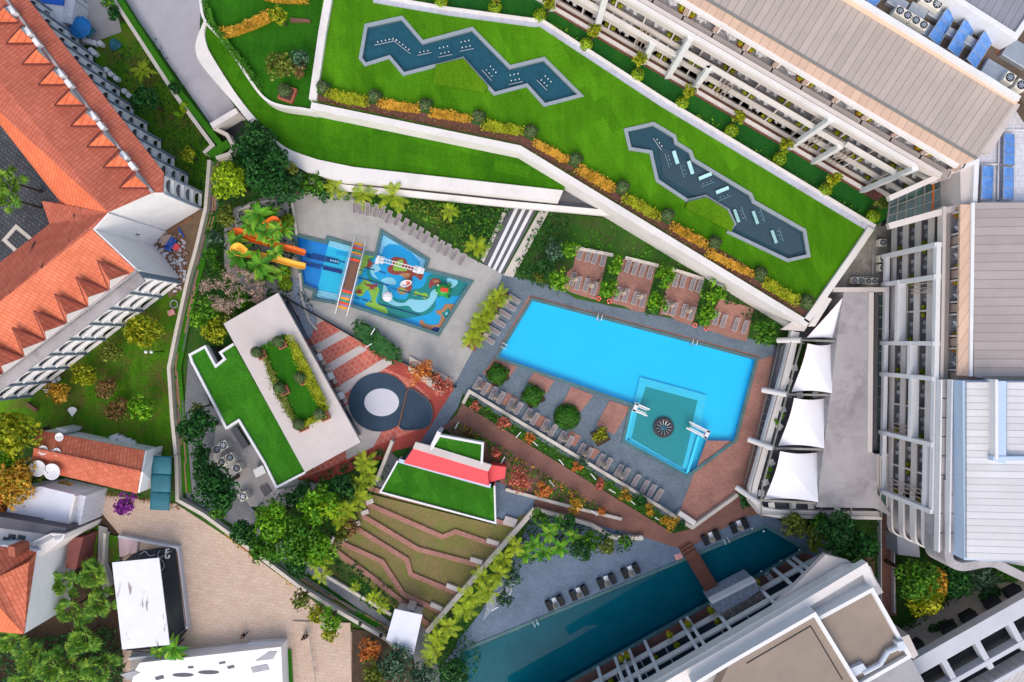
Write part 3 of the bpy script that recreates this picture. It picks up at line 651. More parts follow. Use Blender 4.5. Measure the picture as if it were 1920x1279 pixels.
sheet('service_path', '590,1055 735,1168 740,1190 570,1068', 'ramp'); sheet('service_path', '353,670 372,700 395,760 440,800 470,950 560,1050 590,1055 575,1078 430,980 350,935 340,840', 'ramp')
sheet('service_path', '760,1150 800,1180 850,1320 790,1320 770,1200', 'ramp')
sheet('slide_terrace', '420,430 440,390 520,360 540,365 545,480 560,570 520,600 420,500', 'concrete')
sheet('equipment_yard', '404,800 450,790 560,900 590,905 560,950 470,950 400,860', 'concrete')
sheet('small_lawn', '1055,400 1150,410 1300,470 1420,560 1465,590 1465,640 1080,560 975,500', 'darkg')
sheet('strip_lawn', '-60,640 -59,640 -59,641', 'verge')
sheet('corner_soil', '660,1180 760,1190 800,1340 660,1340', 'soil')
sheet('tan_path', '548,1165 657,1168 660,1330 568,1330', 'tanpave')
sheet('kerb_lawn', '532,1218 546,1218 552,1330 532,1330', 'verge')
# pools
def basin(name, poly, m, depth, rim=None, rw=.3, rimz=.08):
    w = WP(poly); mb = MB(); mb.flat([(p.x, p.y, -depth) for p in w])
    n = len(w); a = sum(w[i-1].x*w[i].y-w[i].x*w[i-1].y for i in range(n)); ws = w if a < 0 else w[::-1]
    for i in range(n):
        p, q = ws[i-1], ws[i]; mb.add([(p.x, p.y, 0.11), (q.x, q.y, 0.11), (q.x, q.y, -depth), (p.x, p.y, -depth)], [(0, 1, 2, 3)])
    struct(name, mb, M[m])
    if rim:
        mb = MB(); pts = pp(poly) if isinstance(poly, str) else poly
        a = sum(pts[i-1][0]*pts[i][1]-pts[i][0]*pts[i-1][1] for i in range(len(pts)))
        mb.band(pts, rw, LEV[0]+rimz, 0, True, side=1 if a > 0 else -1); struct('pool_rim', mb, M[rim])
M['cyan'] = plain('cyan_pool_tile', '00d2ff', .03, .2, .5, 12, 0); M['cyan2'] = plain('pale_cyan_tile', '3fd4f4', .04, 1, .5, 12, 0); M['tealt'] = plain('teal_tile', '0a9aa2', .06, 1, .5, 12, 0)
basin('main_pool', POOL, 'cyan', .75, 'rimtile', .42, .02)
def ws(name, poly, z, m):
    mb = MB(); mb.sheet(pp(poly) if isinstance(poly, str) else poly, z); return struct(name, mb, M[m])
ws('pool_water', POOL, -.05, 'water_main')
# whirlpool corner: raised floor with steps, in the main pool's south corner
mb = MB(); mb.prism('1200,707 1325,741 1309,812 1287,891 1171,826 1188,757', -.4, -.74); struct('whirlpool_ledge', mb, M['cyan2'])
mb = MB(); mb.prism('1211,725 1308,751 1290,830 1279,876 1184,821 1196,770', -.38, -.49); struct('whirlpool_floor', mb, M['tealt'])
mb = MB()
for k, q in enumerate(('1184,822 1279,877 1276,884 1178,826', '1300,795 1306,797 1288,880 1281,872')): mb.prism(q, -.25, -.45)
struct('whirlpool_steps', mb, M['cyan2'])
mb = MB(); mb.band('1188,760 1172,826 1288,890 1310,818', .34, .10, -.3); struct('whirlpool_rim', mb, M['cyan2'])
f = thing('fountain', 'dark ribbed round fountain nozzle in the teal corner basin of the main pool', 'fountain', tuple(P(1243, 801, -.38)))
mb = MB(); mb.lathe((0, 0, 0), [(1.3, 0), (1.4, .3), (1.2, .5), (.5, .32), (.45, .2)], 40); mb.build('bowl', M['greydk'], f, local=True)
mb = MB()
for k in range(26):
    a = k*2*math.pi/26; mb.bar((.42*math.cos(a), .42*math.sin(a), .44), (1.36*math.cos(a), 1.36*math.sin(a), .60), .07, .12)
mb.build('rib', M['wicker'], f, local=True)
mb = MB()
for k in range(12):
    a = k*2*math.pi/12+.1; mb.bar((.42*math.cos(a), .42*math.sin(a), .52), (1.0*math.cos(a), 1.0*math.sin(a), .66), .06, .05)
mb.build('silver_jet', M['silver'], f, local=True); mb = MB(); mb.lathe((0, 0, .2), [(.4, 0), (.38, .25), (.1, .3)], 20); mb.build('cap', M['tealtarp'], f, local=True)
for (x1, y1, x2, y2, wl_) in ((1192, 764, 1216, 774, 'western'), (1326, 815, 1290, 797, 'eastern')):
    a, b = P(x1, y1, .9), P(x2, y2, .9); t = thing('pool_waterfall', f'white two-armed pool spout over the {wl_} edge of the teal whirlpool basin', 'pool spout', (a.x, a.y, 0), 0, 'pool spouts')
    d = (b-a).normalized(); n_ = Vector((-d.y, d.x, 0)); L = (b-a).length
    mb = MB()
    for s in (-1, 1): mb.bar(a+n_*s*.45-d*.2, b+n_*s*.45, .22, .22)
    mb.build('arm', M['whitec'], t); mb = MB(); mb.bar(a-n_*.62, a+n_*.62, .5, .95); mb.build('pier', M['whitec'], t, bevel=.03)
    mb = MB(); mb.bar(a+n_*.2+d*.3, b+n_*.2-d*.3, .12, .1); mb.bar(a-n_*.2+d*.3, b-n_*.2-d*.3, .12, .1); mb.build('water_jet', M['whitec'], t)
# pool ladders
def ladder(x, y, ang, label, z=.05, hexm='silver'):
    c = P(x, y, z); t = thing('pool_ladder', label, 'pool ladder', (c.x, c.y, z), ang, 'pool ladders')
    for s in (-.28, .28):
        mb = MB(); mb.tube([(s, .5, 0), (s, .45, .7), (s, .1, .85), (s, -.25, .7), (s, -.3, -.6)], .045, 6); mb.build('handrail', M['whitec'], t, local=True)
    for q in (-.1, -.35): mb = MB(); mb.bar((-.28, -.3, q), (.28, -.3, q), .1, .04); mb.build('rung', M[hexm], t, local=True)
ladder(1123, 596, R(-15), 'chrome ladder on the north edge of the bright blue pool, toward its west half')
ladder(1300, 643, R(-15), 'chrome ladder on the north edge of the bright blue pool, toward its east half')
ladder(946, 649, R(62), 'chrome ladder on the short west edge of the bright blue pool')
ladder(1005, 1167, R(27), 'white-footed ladder into the dark lap pool west of the wicker chairs')
ladder(1360, 1013, R(27), 'white-footed ladder into the dark lap pool east of the bridge')
# kids pool and its painted floor
def kz(pts): return [(540+x/5.333, 420+y/5.333) for x, y in pts]
M['k_blue'] = plain('mural_blue', '08b0ee', .04, .8, .6, 10, 0); M['k_deep'] = plain('mural_deep_blue', '0a8ee0', .06, .8, .6, 10, 0); M['k_lcy'] = plain('mural_light_cyan', '28ccf2', .12, 4, .6, 14, 0)
M['k_pale'] = plain('mural_pale_blue', 'a4e2f6', .03, .8, .6, 10, 0); M['k_teal'] = plain('mural_teal', '10908e', .05, .8, .6, 10, 0); M['k_lime'] = plain('mural_lime', 'a0cc48', .05, .8, .6, 10, 0)
M['k_red'] = plain('mural_red', 'a8443c', .06, .8, .6, 10, 0); M['k_tan'] = plain('mural_tan', 'd08a5c', .05, .8, .6, 10, 0); M['k_navy'] = plain('mural_navy', '0a3380', .05, .8, .6, 10, 0)
basin('kids_pool', KIDS_POOL, 'k_blue', .5, 'rimtile', .45, .02)
klev = [-.5]
def blob(name, pts, m, smooth=True, one=False):
    klev[0] += .005; q = kz(pts); q = spline(q, 6) if smooth else q
    z = klev[0]; mb = MB(); mb.sheet(q, z); return struct(name, mb, M[m])
blob('painted_deep_water', [(92,133),(400,208),(290,655),(165,600)], 'k_deep', False)
blob('painted_light_water', [(400,208),(405,165),(630,228),(600,360),(520,770),(275,732),(297,655),(300,640)], 'k_lcy', False)
blob('painted_teal', [(800,340),(870,330),(820,420),(830,520),(900,560),(960,600),(1040,700),(1060,740),(1180,750),(1220,660),(1330,640),(1380,580),(1400,520),(1500,490),(1600,540),(1790,595),(1760,660),(1700,720),(1500,730),(1470,840),(1400,900),(1300,925),(1130,945),(1000,912),(900,800),(910,700),(890,600),(810,570),(790,480)], 'k_teal')
blob('painted_pale_blue', [(850,400),(910,420),(920,470),(860,490),(900,550),(850,520),(820,450)], 'k_pale'); blob('painted_pale_blue', [(930,560),(1000,533),(1065,555),(1075,605),(1000,600),(960,585)], 'k_pale')
blob('painted_pale_blue', [(960,600),(990,640),(1050,760),(1150,790),(1220,750),(1290,760),(1400,750),(1430,680),(1480,650),(1500,700),(1430,820),(1340,880),(1260,870),(1200,820),(1080,820),(990,780),(940,720),(950,660)], 'k_pale')
blob('painted_pale_blue', [(1590,545),(1690,565),(1685,610),(1620,640)], 'k_pale')
blob('painted_pale_blue', [(945,105),(1375,365),(1350,465),(1325,440),(1320,380),(1240,290),(1110,210),(1010,200),(955,235),(940,300),(898,300)], 'k_pale', False)
blob('painted_lime', [(755,308),(865,328),(800,350),(790,420),(750,460),(745,520),(830,590),(910,650),(880,760),(900,800),(980,840),(990,900),(860,850),(770,805),(830,760),(820,700),(790,660),(740,720),(690,710),(670,640),(750,570),(740,510),(700,500),(680,430),(720,350)], 'k_lime')
blob('painted_red', [(1000,480),(1000,430),(1040,400),(1030,350),(1080,330),(1170,350),(1200,400),(1280,450),(1350,480),(1350,530),(1320,560),(1270,520),(1240,540),(1240,640),(1190,690),(1170,660),(1180,560),(1130,510),(1070,510)], 'k_red')
blob('painted_tan', [(1115,500),(1190,490),(1222,510),(1190,560),(1150,530)], 'k_tan'); blob('painted_tan', [(1092,660),(1130,625),(1200,670),(1190,690),(1130,705)], 'k_tan')
blob('painted_lime', [(1085,375),(1140,355),(1150,390),(1130,420),(1185,450),(1180,470),(1060,465),(1060,410)], 'k_lime'); blob('painted_lime', [(1110,655),(1150,645),(1165,670),(1130,685)], 'k_lime')
blob('painted_red', [(1410,600),(1440,550),(1500,545),(1530,580),(1500,610),(1450,615),(1420,650)], 'k_red'); blob('painted_tan', [(1450,570),(1500,560),(1510,582),(1470,587)], 'k_tan')
blob('painted_lime', [(1250,700),(1280,670),(1320,690),(1380,690),(1405,730),(1370,750),(1320,720),(1270,720)], 'k_lime')
blob('painted_tan', [(1480,870),(1540,850),(1570,805),(1620,800),(1665,812),(1600,920),(1500,1080),(1340,1025),(1315,985),(1340,960),(1380,1000),(1440,1010),(1500,1000),(1520,960),(1530,920),(1490,900)], 'k_tan')
blob('painted_teal', [(1540,890),(1570,870),(1600,840),(1620,870),(1610,930),(1570,940)], 'k_teal'); blob('painted_pale_blue', [(1570,895),(1585,882),(1602,895),(1585,912)], 'k_pale')
blob('painted_navy', [(1435,1062),(1470,1030),(1525,1050),(1500,1082)], 'k_navy')
blob('painted_star', [(675,670),(700,665),(708,635),(718,662),(742,652),(730,675),(745,700),(718,692),(708,712),(700,690),(675,695)], 'k_red', False)
blob('painted_splat', [(758,592),(790,600),(830,605),(885,600),(890,630),(860,640),(885,670),(850,650),(855,705),(840,650),(800,665),(820,635),(790,620)], 'k_red')
blob('painted_splat', [(795,345),(825,375),(850,390),(875,380),(850,405),(870,415),(840,410),(830,435),(785,425),(800,390)], 'k_red')
def kbar(x1, y1, x2, y2, w=9):
    d = math.hypot(x2-x1, y2-y1); nx, ny = -(y2-y1)/d*w/2, (x2-x1)/d*w/2
    blob('painted_line', [(x1+nx, y1+ny), (x2+nx, y2+ny), (x2-nx, y2-ny), (x1-nx, y1-ny)], 'k_navy', False)
for a in ((750,432,865,462),(905,472,975,492),(700,455,745,465),(762,470,778,474),(640,520,1005,615),(1022,637,1030,640),(1040,641,1050,644),(1065,648,1090,655),(1110,663,1230,690),(1250,700,1400,738),(905,800,1320,915),(640,730,655,734),(668,738,705,747),(715,749,725,751),(740,755,800,770),(815,776,840,782),
          (175,300,570,385),(240,297,450,345),(180,320,380,358),(200,335,510,402),(150,372,520,460),(160,395,330,430),(180,410,325,448)): kbar(*a)
kbar(385, 348, 500, 375, 38); kbar(350, 438, 540, 482, 34)
for i in range(4): blob('painted_number_strip', [(424+i*22, 352+i*5), (436+i*22, 355+i*5), (433+i*22, 375+i*5), (421+i*22, 372+i*5)], 'k_pale', False)
for i in range(4): blob('painted_fish', [(480+i*30, 275+i*6), (497+i*30, 278+i*6), (495+i*30, 310+i*6), (480+i*30, 306+i*6)], 'k_blue')
for k, (a, b) in enumerate(((410, 165), (408, 180), (406, 195), (404, 210))):
    mb = MB(); mb.prism(kz([(a, b), (a+222, b+58), (a+219, b+70), (a-2, b+12)]), -.08-.09*k, -.5); struct('pool_step', mb, M['k_pale'])
for k in range(4):
    mb = MB(); mb.prism(kz([(292-k*6, 660+k*17), (515-k*6, 706+k*17), (512-k*6, 720+k*17), (288-k*6, 674+k*17)]), -.35+.09*k, -.5); struct('pool_step', mb, M['k_pale'])
ws('kids_pool_water', KIDS_POOL, -.04, 'water_main')
# lap pool
M['lapfloor'] = plain('lap_pool_tile', '067a8e', .15, .3, .6, 8, 0)
basin('lap_pool', LAP, 'lapfloor', 1.1, 'rimtile', .45, .02); ws('lap_pool_water', LAP, -.04, 'water_lap')
# round mat plaza
def disc(cx, cy, rx, ry, n=48, rot=0): return [(cx+rx*math.cos(2*math.pi*k/n), cy+ry*math.sin(2*math.pi*k/n)) for k in range(n)]
M['slate'] = plain('slate_blue_floor', '33485c', .2, .5, .8, 8, .004); M['palefloor'] = plain('pale_floor_disc', 'c8cad4', .06, .5, .7, 8, 0)
sheet('round_floor', disc(711, 754.5, 57.5, 55), 'slate'); sheet('pale_disc', disc(715.5, 754.5, 32.5, 26), 'palefloor')
sh = spline(pp('763,733 790,741 809,762 806,795 780,806 748,798'), 8)
sheet('stage_floor', sh, 'slate'); LEV[0] += .01
ft = thing('stage_rail', 'thin curved rail round the teardrop end of the dark round floor', 'railing', tuple(P(788, 770, 0)))
mb = MB(); mb.band(sh[:41], .12, .45, 0); mb.build('curb', M['greydk'], ft); mb = MB(); mb.bar(P(763.5, 731, .5), P(748, 797, .5), .14, .14); mb.build('crossbar', M['wood'], ft)
# garden steps
st = thing('garden_steps', 'wide dark garden steps striped with white bands below the curved roof', 'steps', tuple(P(955, 450, 0)))
mb = MB(); mb.prism('904,492 958,372 1018,372 942,515', .10, 0); mb.build('flight', M['greydk'], st)
for k in (1, 2, 3):
    u = k/4+.02; x0, y0 = 904+38*u, 492+23*u; x1, y1 = 958+60*u, 372
    mb = MB(); mb.prism([(x0, y0), (x1, y1), (x1+7, y1), (x0+5, y0+3)], .16, .1); mb.build('white_band', M['whitec'], st)
mb = MB(); mb.band('904,490 958,372', .5, .2, 0); mb.build('kerb', M['kerb'], st); mb = MB(); mb.prism('944,516 1010,398 1020,392 1030,395 962,520', .2, 0); mb.build('kerb', M['kerb'], st)
# boundary wall and striped verge
bw = thing('boundary_wall', 'long pale concrete wall dividing the resort from the houses and lawn on its west', 'wall', tuple(P(330, 700, 0)))
mb = MB(); mb.band('392,300 385,390 366,470 352,520 330,620 316,690 322,780 330,862 332,938 380,965 432,1003 560,1100 640,1150 725,1200 765,1240', .45, 1.2, 0); mb.build('coping', M['kerb'], bw)
for q in ('618,1147 623,1147 623,1153 618,1153', '672,1168 677,1168 677,1174 672,1174', '711,1190 716,1190 716,1196 711,1196'):
    mb = MB(); mb.prism(q, 1.9, 1.5); mb.build('lamp', M['black'], bw)
vb = MB(); vb.band('405,270 402,390 378,485 365,530 344,622 331,690 338,780 345,862 350,925', 1.25, .3, 0); struct('verge', vb, M['verge'])
vb = MB(); vb.band('436,985 565,1083 640,1133 740,1190', 1.0, .3, 0); struct('verge', vb, M['verge'])
strips = []
def along(line, u, off):
    L = [math.dist(line[i], line[i+1]) for i in range(len(line)-1)]; t = u*sum(L)
    for i, l in enumerate(L):
        if t <= l or i == len(L)-1:
            a, b = line[i], line[i+1]; k = t/l; dx, dy = (b[0]-a[0])/l, (b[1]-a[1])/l; return (a[0]+dx*t-dy*off, a[1]+dy*t+dx*off)
        t -= l
vl = pp('405,290 402,390 378,485 365,530 344,622 331,690 338,780 345,862 350,925'); rr = random.Random(3)
mbs = {'brick': MB(), 'greydk': MB()}
for off in (-6, -3, 0, 3, 6):
    u = rr.uniform(0, .05)
    while u < .96:
        l = rr.uniform(.03, .11); 
        if rr.random() < .6: mbs[rr.choice(['brick', 'brick', 'greydk'])].band([along(vl, u, off), along(vl, min(u+l/2, 1), off), along(vl, min(u+l, 1), off)], .17, .33, .28)
        u += l+.01
vl2 = pp('436,985 565,1083 640,1133 740,1190')
for off in (-5, -2, 1, 4):
    u = rr.uniform(0, .05)
    while u < .96:
        l = rr.uniform(.05, .16)
        if rr.random() < .7: mbs[rr.choice(['brick', 'brick', 'greydk'])].band([along(vl2, u, off), along(vl2, min(u+l, 1), off)], .16, .33, .28)
        u += l+.01
for k, q in mbs.items(): struct('verge_paving', q, M[k])
dw = thing('driveway_wall', 'clipped green hedge top with a pale coping beside the grey driveway', 'wall', tuple(P(310, 120, 0)))
mb = MB(); mb.band('203,-20 230,25 330,180 398,272 382,287', .5, 1.5, 0); mb.build('coping', M['kerb'], dw); mb = MB(); mb.band('212,-20 238,22 338,176 412,270', .75, 1.5, 0); mb.build('hedge_top', M['verge'], dw)
mb = MB(); mb.prism('385,288 412,270 425,262 432,275 405,296', 1.52, 0); mb.build('hedge_top', M['verge'], dw); mb = MB(); mb.band('396,236 444,207', .75, 2.6, 0); mb.build('gate_beam', M['white'], dw)
mb = MB(); mb.band('400,240 425,252 438,276 430,288 405,296', .45, 1.9, 0); mb.build('coping', M['kerb'], dw)
mb = MB(); mb.prism('402,240 444,212 470,250 432,275', .35, 0); struct('ramp_floor', mb, M['dark'])
# ---------------------------------------------------------------- buildings
ORD = ['first', 'second', 'third', 'fourth', 'fifth', 'sixth', 'seventh', 'eighth', 'ninth', 'tenth', 'eleventh', 'twelfth', 'thirteenth', 'fourteenth', 'fifteenth', 'sixteenth', 'seventeenth', 'eighteenth', 'nineteenth', 'twentieth']
def face(name, pts, m, parent, th=.12):
    """thin roof plane or wall through world points, given thickness downward"""
    pts = [Vector(p) for p in pts]; n = len(pts); mb = MB()
    a = sum(pts[i-1].x*pts[i].y-pts[i].x*pts[i-1].y for i in range(n))
    if a < 0: pts = pts[::-1]
    lo = [p-Vector((0, 0, th)) for p in pts]
    mb.add(lo+pts, [(i, (i+1) % n, n+(i+1) % n, n+i) for i in range(n)]+[tuple(range(n, 2*n)), tuple(range(n))[::-1]])
    return mb.build(name, m if not isinstance(m, str) else M[m], parent)
def inward(a, b):
    d = (b-a); d.z = 0; d.normalize(); n = Vector((-d.y, d.x, 0))
    if n.dot(-(a+b)/2) < 0: n = -n
    return d, n          # n points towards the picture's middle
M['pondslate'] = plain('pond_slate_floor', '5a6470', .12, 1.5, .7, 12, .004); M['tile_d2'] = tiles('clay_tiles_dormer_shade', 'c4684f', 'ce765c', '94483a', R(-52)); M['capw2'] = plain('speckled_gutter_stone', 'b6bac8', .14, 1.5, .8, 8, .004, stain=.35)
M['l_brownm'] = plain('valley_brown', '7a4038', .1, 1, .8, 6, 0); M['finblue'] = plain('blue_grey_fin_paint', '8090a4', .1, .5, .7, 6, 0); M['balwhite'] = plain('balcony_render', 'f4f3f4', .07, .6, .7, 4, .004, stain=.06); M['balgrey'] = plain('balcony_shade_floor', 'ccd0d2', .1, 1, .8, 6, 0)
# ---- terracotta hotel, two wings
ho = thing('terracotta_hotel', 'L-shaped white hotel under terracotta tile roofs with rows of curved balconies', 'hotel', tuple(P(120, 400, 0)))
ZE, ZG, ZR = 10.0, 10.9, 13.0
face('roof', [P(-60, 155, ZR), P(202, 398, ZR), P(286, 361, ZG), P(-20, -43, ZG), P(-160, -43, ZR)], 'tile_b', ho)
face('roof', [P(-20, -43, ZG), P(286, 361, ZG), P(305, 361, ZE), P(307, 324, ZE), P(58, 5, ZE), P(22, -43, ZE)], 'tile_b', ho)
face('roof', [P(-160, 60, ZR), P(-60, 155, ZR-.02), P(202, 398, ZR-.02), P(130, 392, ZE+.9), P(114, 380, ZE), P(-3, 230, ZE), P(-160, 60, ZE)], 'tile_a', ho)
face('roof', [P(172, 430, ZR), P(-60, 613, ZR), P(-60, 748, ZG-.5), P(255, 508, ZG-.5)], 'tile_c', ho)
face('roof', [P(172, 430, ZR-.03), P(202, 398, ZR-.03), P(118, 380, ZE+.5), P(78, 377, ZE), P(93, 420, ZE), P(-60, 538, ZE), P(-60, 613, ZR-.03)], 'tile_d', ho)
def dormer(ap, b1, b2, zA, zB, m1, m2):
    """gable roof: ridge runs level from the apex to above the middle of its base"""
    a = P(*ap, zA); p1 = P(*b1, zB); p2 = P(*b2, zB); mid = (p1+p2)/2; top = Vector((mid.x, mid.y, zA+.05))
    dm = face('dormer', [a, p1, top], m1, ho, .08); mb = MB(); o2 = Vector(top); mb2 = MB()
    n = [a, top, p2]; lo = [q-Vector((0, 0, .08)) for q in n]
    if (n[1].x-n[0].x)*(n[2].y-n[0].y)-(n[1].y-n[0].y)*(n[2].x-n[0].x) < 0: n = n[::-1]; lo = lo[::-1]
    mb.add(lo+n, [(0, 1, 4, 3), (1, 2, 5, 4), (2, 0, 3, 5), (3, 4, 5), (2, 1, 0)]); mb.build('dormer_slope', M[m2], dm)
    mb2.bar(a+Vector((0, 0, .1)), p1+Vector((0, 0, .12)), .16, .2); mb2.bar(a+Vector((0, 0, .1)), p2+Vector((0, 0, .12)), .16, .2); mb2.build('valley', M['l_brownm'], dm)  # dark red-brown bars along both sides of the dormer
    mb3 = MB(); q = [p1, p2, top]; mb3.add([tuple(v) for v in q], [(0, 1, 2)]); mb3.build('gable', M['white'], dm)
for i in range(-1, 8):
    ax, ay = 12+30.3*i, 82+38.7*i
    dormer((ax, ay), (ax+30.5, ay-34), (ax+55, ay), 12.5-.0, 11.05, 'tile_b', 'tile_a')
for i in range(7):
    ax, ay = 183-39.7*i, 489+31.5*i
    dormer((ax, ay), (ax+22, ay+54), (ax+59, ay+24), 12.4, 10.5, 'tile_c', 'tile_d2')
mbg = MB(); mbg.bar(P(-20, -43, ZG+.12), P(286, 361, ZG+.12), .3, .2); mbg.build('gutter', M['oldconc'], ho)
mbg = MB(); mbg.bar(P(-60, 748, ZG-.4), P(255, 508, ZG-.4), .3, .2); mbg.build('gutter', M['oldconc'], ho)
for x, y in ((25, 21), (55, 61), (71, 81), (116, 139), (131, 158), (177, 218), (192, 237), (235, 293), (250, 312)):
    mb = MB(); mb.box(tuple(P(x, y, 11.5)), (.55, 1.0, .8), R(37)); mb.build('roof_vent', M['whitec'], ho, bevel=.05)
def loggia(e0, e1, z, nb, proj=.3, ledge=0.0, inset=0.0, fh=2.45, nf=4, end=False):
    """flat facade of arched balcony openings in bays between thin fin walls"""
    a, b = P(*e0, z), P(*e1, z); d, n = inward(a, b); a = a-n*inset; b = b-n*inset; L = (b-a).length/nb
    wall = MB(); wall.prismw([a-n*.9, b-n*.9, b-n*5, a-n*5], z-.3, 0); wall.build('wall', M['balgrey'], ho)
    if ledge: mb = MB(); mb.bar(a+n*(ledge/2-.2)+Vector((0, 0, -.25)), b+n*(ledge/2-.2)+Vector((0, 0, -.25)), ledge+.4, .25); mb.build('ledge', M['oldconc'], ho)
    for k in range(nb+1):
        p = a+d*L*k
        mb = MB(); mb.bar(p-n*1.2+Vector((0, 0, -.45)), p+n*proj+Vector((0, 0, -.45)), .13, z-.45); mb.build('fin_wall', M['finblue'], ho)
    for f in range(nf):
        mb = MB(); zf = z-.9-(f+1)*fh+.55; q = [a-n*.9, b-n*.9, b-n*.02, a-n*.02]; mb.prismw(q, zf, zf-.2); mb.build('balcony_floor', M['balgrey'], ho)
    for k in range(nb):
        s0 = L*k+.1; s1 = L*(k+1)-.1; top = z-.45; outer = [(s0, 0), (s1, 0), (s1, top), (s0, top)]; holes = []
        for f in range(nf):
            zs = z-.9-(f+1)*fh+1.35; W = (s1-s0)*.43; cx = (s0+s1)/2; hl = [(cx-W, zs), (cx+W, zs)]
            for j in range(1, 12):
                t = math.pi*j/12; hl.append((cx+W*math.cos(t), zs+.12+1.3*math.sin(t)))
            holes.append(hl)
        loops = [outer]+holes; allp = [p for l in loops for p in l]
        tr = tessellate_polygon([[Vector((p[0], p[1], 0)) for p in l] for l in loops]); N = len(allp); mb = MB()
        def w(p, o): q = a+d*p[0]+n*o; return (q.x, q.y, max(p[1], 0))
        V = [w(p, 0) for p in allp]+[w(p, -.22) for p in allp]; F = []
        for t in tr:
            A_, B_, C_ = (Vector(V[i]) for i in t)
            if (B_-A_).cross(C_-A_).dot(n) < 0: t = (t[0], t[2], t[1])
            F.append(tuple(t)); F.append(tuple(N+i for i in t[::-1]))
        o = 0
        for l in loops:
            m = len(l)
            for i in range(m): F.append((o+i, o+(i+1) % m, N+o+(i+1) % m, N+o+i))
            o += m
        mb.add(V, F); mb.build('arched_balcony_front', M['balwhite'], ho)
        for f in range(nf):
            zs = z-.9-(f+1)*fh+1.35; mb = MB(); W = (s1-s0)*.43; cx = (s0+s1)/2; p = a+d*(cx-W)+n*.06; q = a+d*(cx+W)+n*.06; p.z = q.z = zs+.02; mb.bar(p, q, .34, .14); mb.build('balcony_sill', M['balwhite'], ho)
[loggia((306-28.6*k, 326-36*k), (306-28.6*k, 361-36*k), 9.9, 1) for k in range(1, 11)]; loggia((-58, 746), (255, 508), 10, 8, .3, .9, -.6); loggia((307, 327), (305, 361), 9.9, 1)
# gable ends
def wallface(name, pts, m, parent):
    mb = MB(); mb.add([tuple(p) for p in pts], [tuple(range(len(pts)))]); return mb.build(name, M[m], parent)
def endwall(name, pts, m, parent, th=.25):
    pts = [Vector(p) for p in pts]; nn = (pts[1]-pts[0]).cross(pts[2]-pts[0]).normalized()*th; n = len(pts)
    mb = MB(); mb.add([tuple(p) for p in pts]+[tuple(p+nn) for p in pts], [tuple(range(n))[::-1], tuple(range(n, 2*n))]+[(i, (i+1) % n, n+(i+1) % n, n+i) for i in range(n)]); return mb.build(name, M[m], parent)
def dn(p): return Vector((p.x, p.y, 0))
g1 = [P(202, 398, ZR-.15), P(286, 361, ZG-.15), P(305, 361, ZE-.15)]; endwall('wall', g1+[dn(g1[2]), dn(g1[0])], 'balwhite', ho)
g2 = [P(172, 430, ZR-.15), P(255, 508, ZG-.65)]; endwall('wall', g2+[dn(g2[1]), dn(g2[0])], 'balwhite', ho)
g2 = [P(202, 398, ZR-.2), P(172, 430, ZR-.2)]; endwall('wall', g2+[dn(g2[1]), dn(g2[0])], 'balwhite', ho)
for x, y in ((232, 434), (252, 440)):
    mb = MB(); p = P(x, y, 5); mb.box(tuple(p), (.6, .5, .9), R(-47)); w = mb.build('window', M['white'], ho); mb = MB(); mb.box(tuple(p+Vector((.2, .1, .02))), (.45, .4, .8), R(-47)); mb.build('pane', M['glassd'], w)

# ---- crescent grass roof and main lawn roof
def zo(poly, inner, ztop, zin, zbot, name, label, cat, cap, top, fl='white'): pass
cr = thing('curved_roof_building', 'curved low building with crescent lawn roof inside a broad white parapet', 'building', tuple(P(600, 300, 0)))
CO = [(386,30),(369,72),(367,97),(380,125),(437,192),(484,249),(521,289),(575,323),(640,340),(760,348),(1047,378)]
CI = [(387,42),(383,60),(386,80),(396,103),(444,178),(491,235),(535,276),(595,299),(662,313),(840,333),(1056,357)]
co = spline(CO[:8], 4, False)+CO[8:]; ci = spline(CI[:8], 4, False)+CI[8:]
ZC = 3.6
mb = MB(); mb.prism(co+ci[::-1], ZC, 0); mb.build('parapet', M['capw'], cr)
mb = MB(); mb.prism(ci+[(1060,350),(973,294),(700,225),(560,195),(500,180),(420,80),(392,30)], ZC-.35, 0); mb.build('grass_roof', M['lawn2'], cr)
bl = [(484,262),(520,300),(575,336),(650,352),(760,362),(950,382),(1170,402)]; bl = spline(bl[:4], 4, False)+bl[4:]
mb = MB(); mb.band(bl, .75, 2.4, 1.7); mb.build('lower_balcony', M['capw'], cr); mb = MB(); mb.band([(x+2, y-7) for x, y in bl], .7, 1.8, 0); mb.build('window_band', M['glassd'], cr)
mb = MB(); mb.prism('1046,379 1058,354 1085,356 1130,388 1110,391', 1.6, 0); mb.build('terrace_floor', M['greydk'], cr)
tg = thing('garden_terrace', 'hedged roof garden behind a thin curved white wall, west of the big lawn', 'roof garden', tuple(P(500, 100, 0)))
tw = spline(pp('375,-30 376,5 385,40 427,87 476,161 501,188 530,199 567,204 588,208'), 4, False); ZT = 4.9
mb = MB(); mb.prism(tw+[(590, 160), (604, 100), (625, -30)], ZT, 0); mb.build('grass_roof', M['roofgarden'], tg)
mb = MB(); mb.band(tw, .32, ZT+.45, 0); mb.build('parapet', M['capw'], tg)
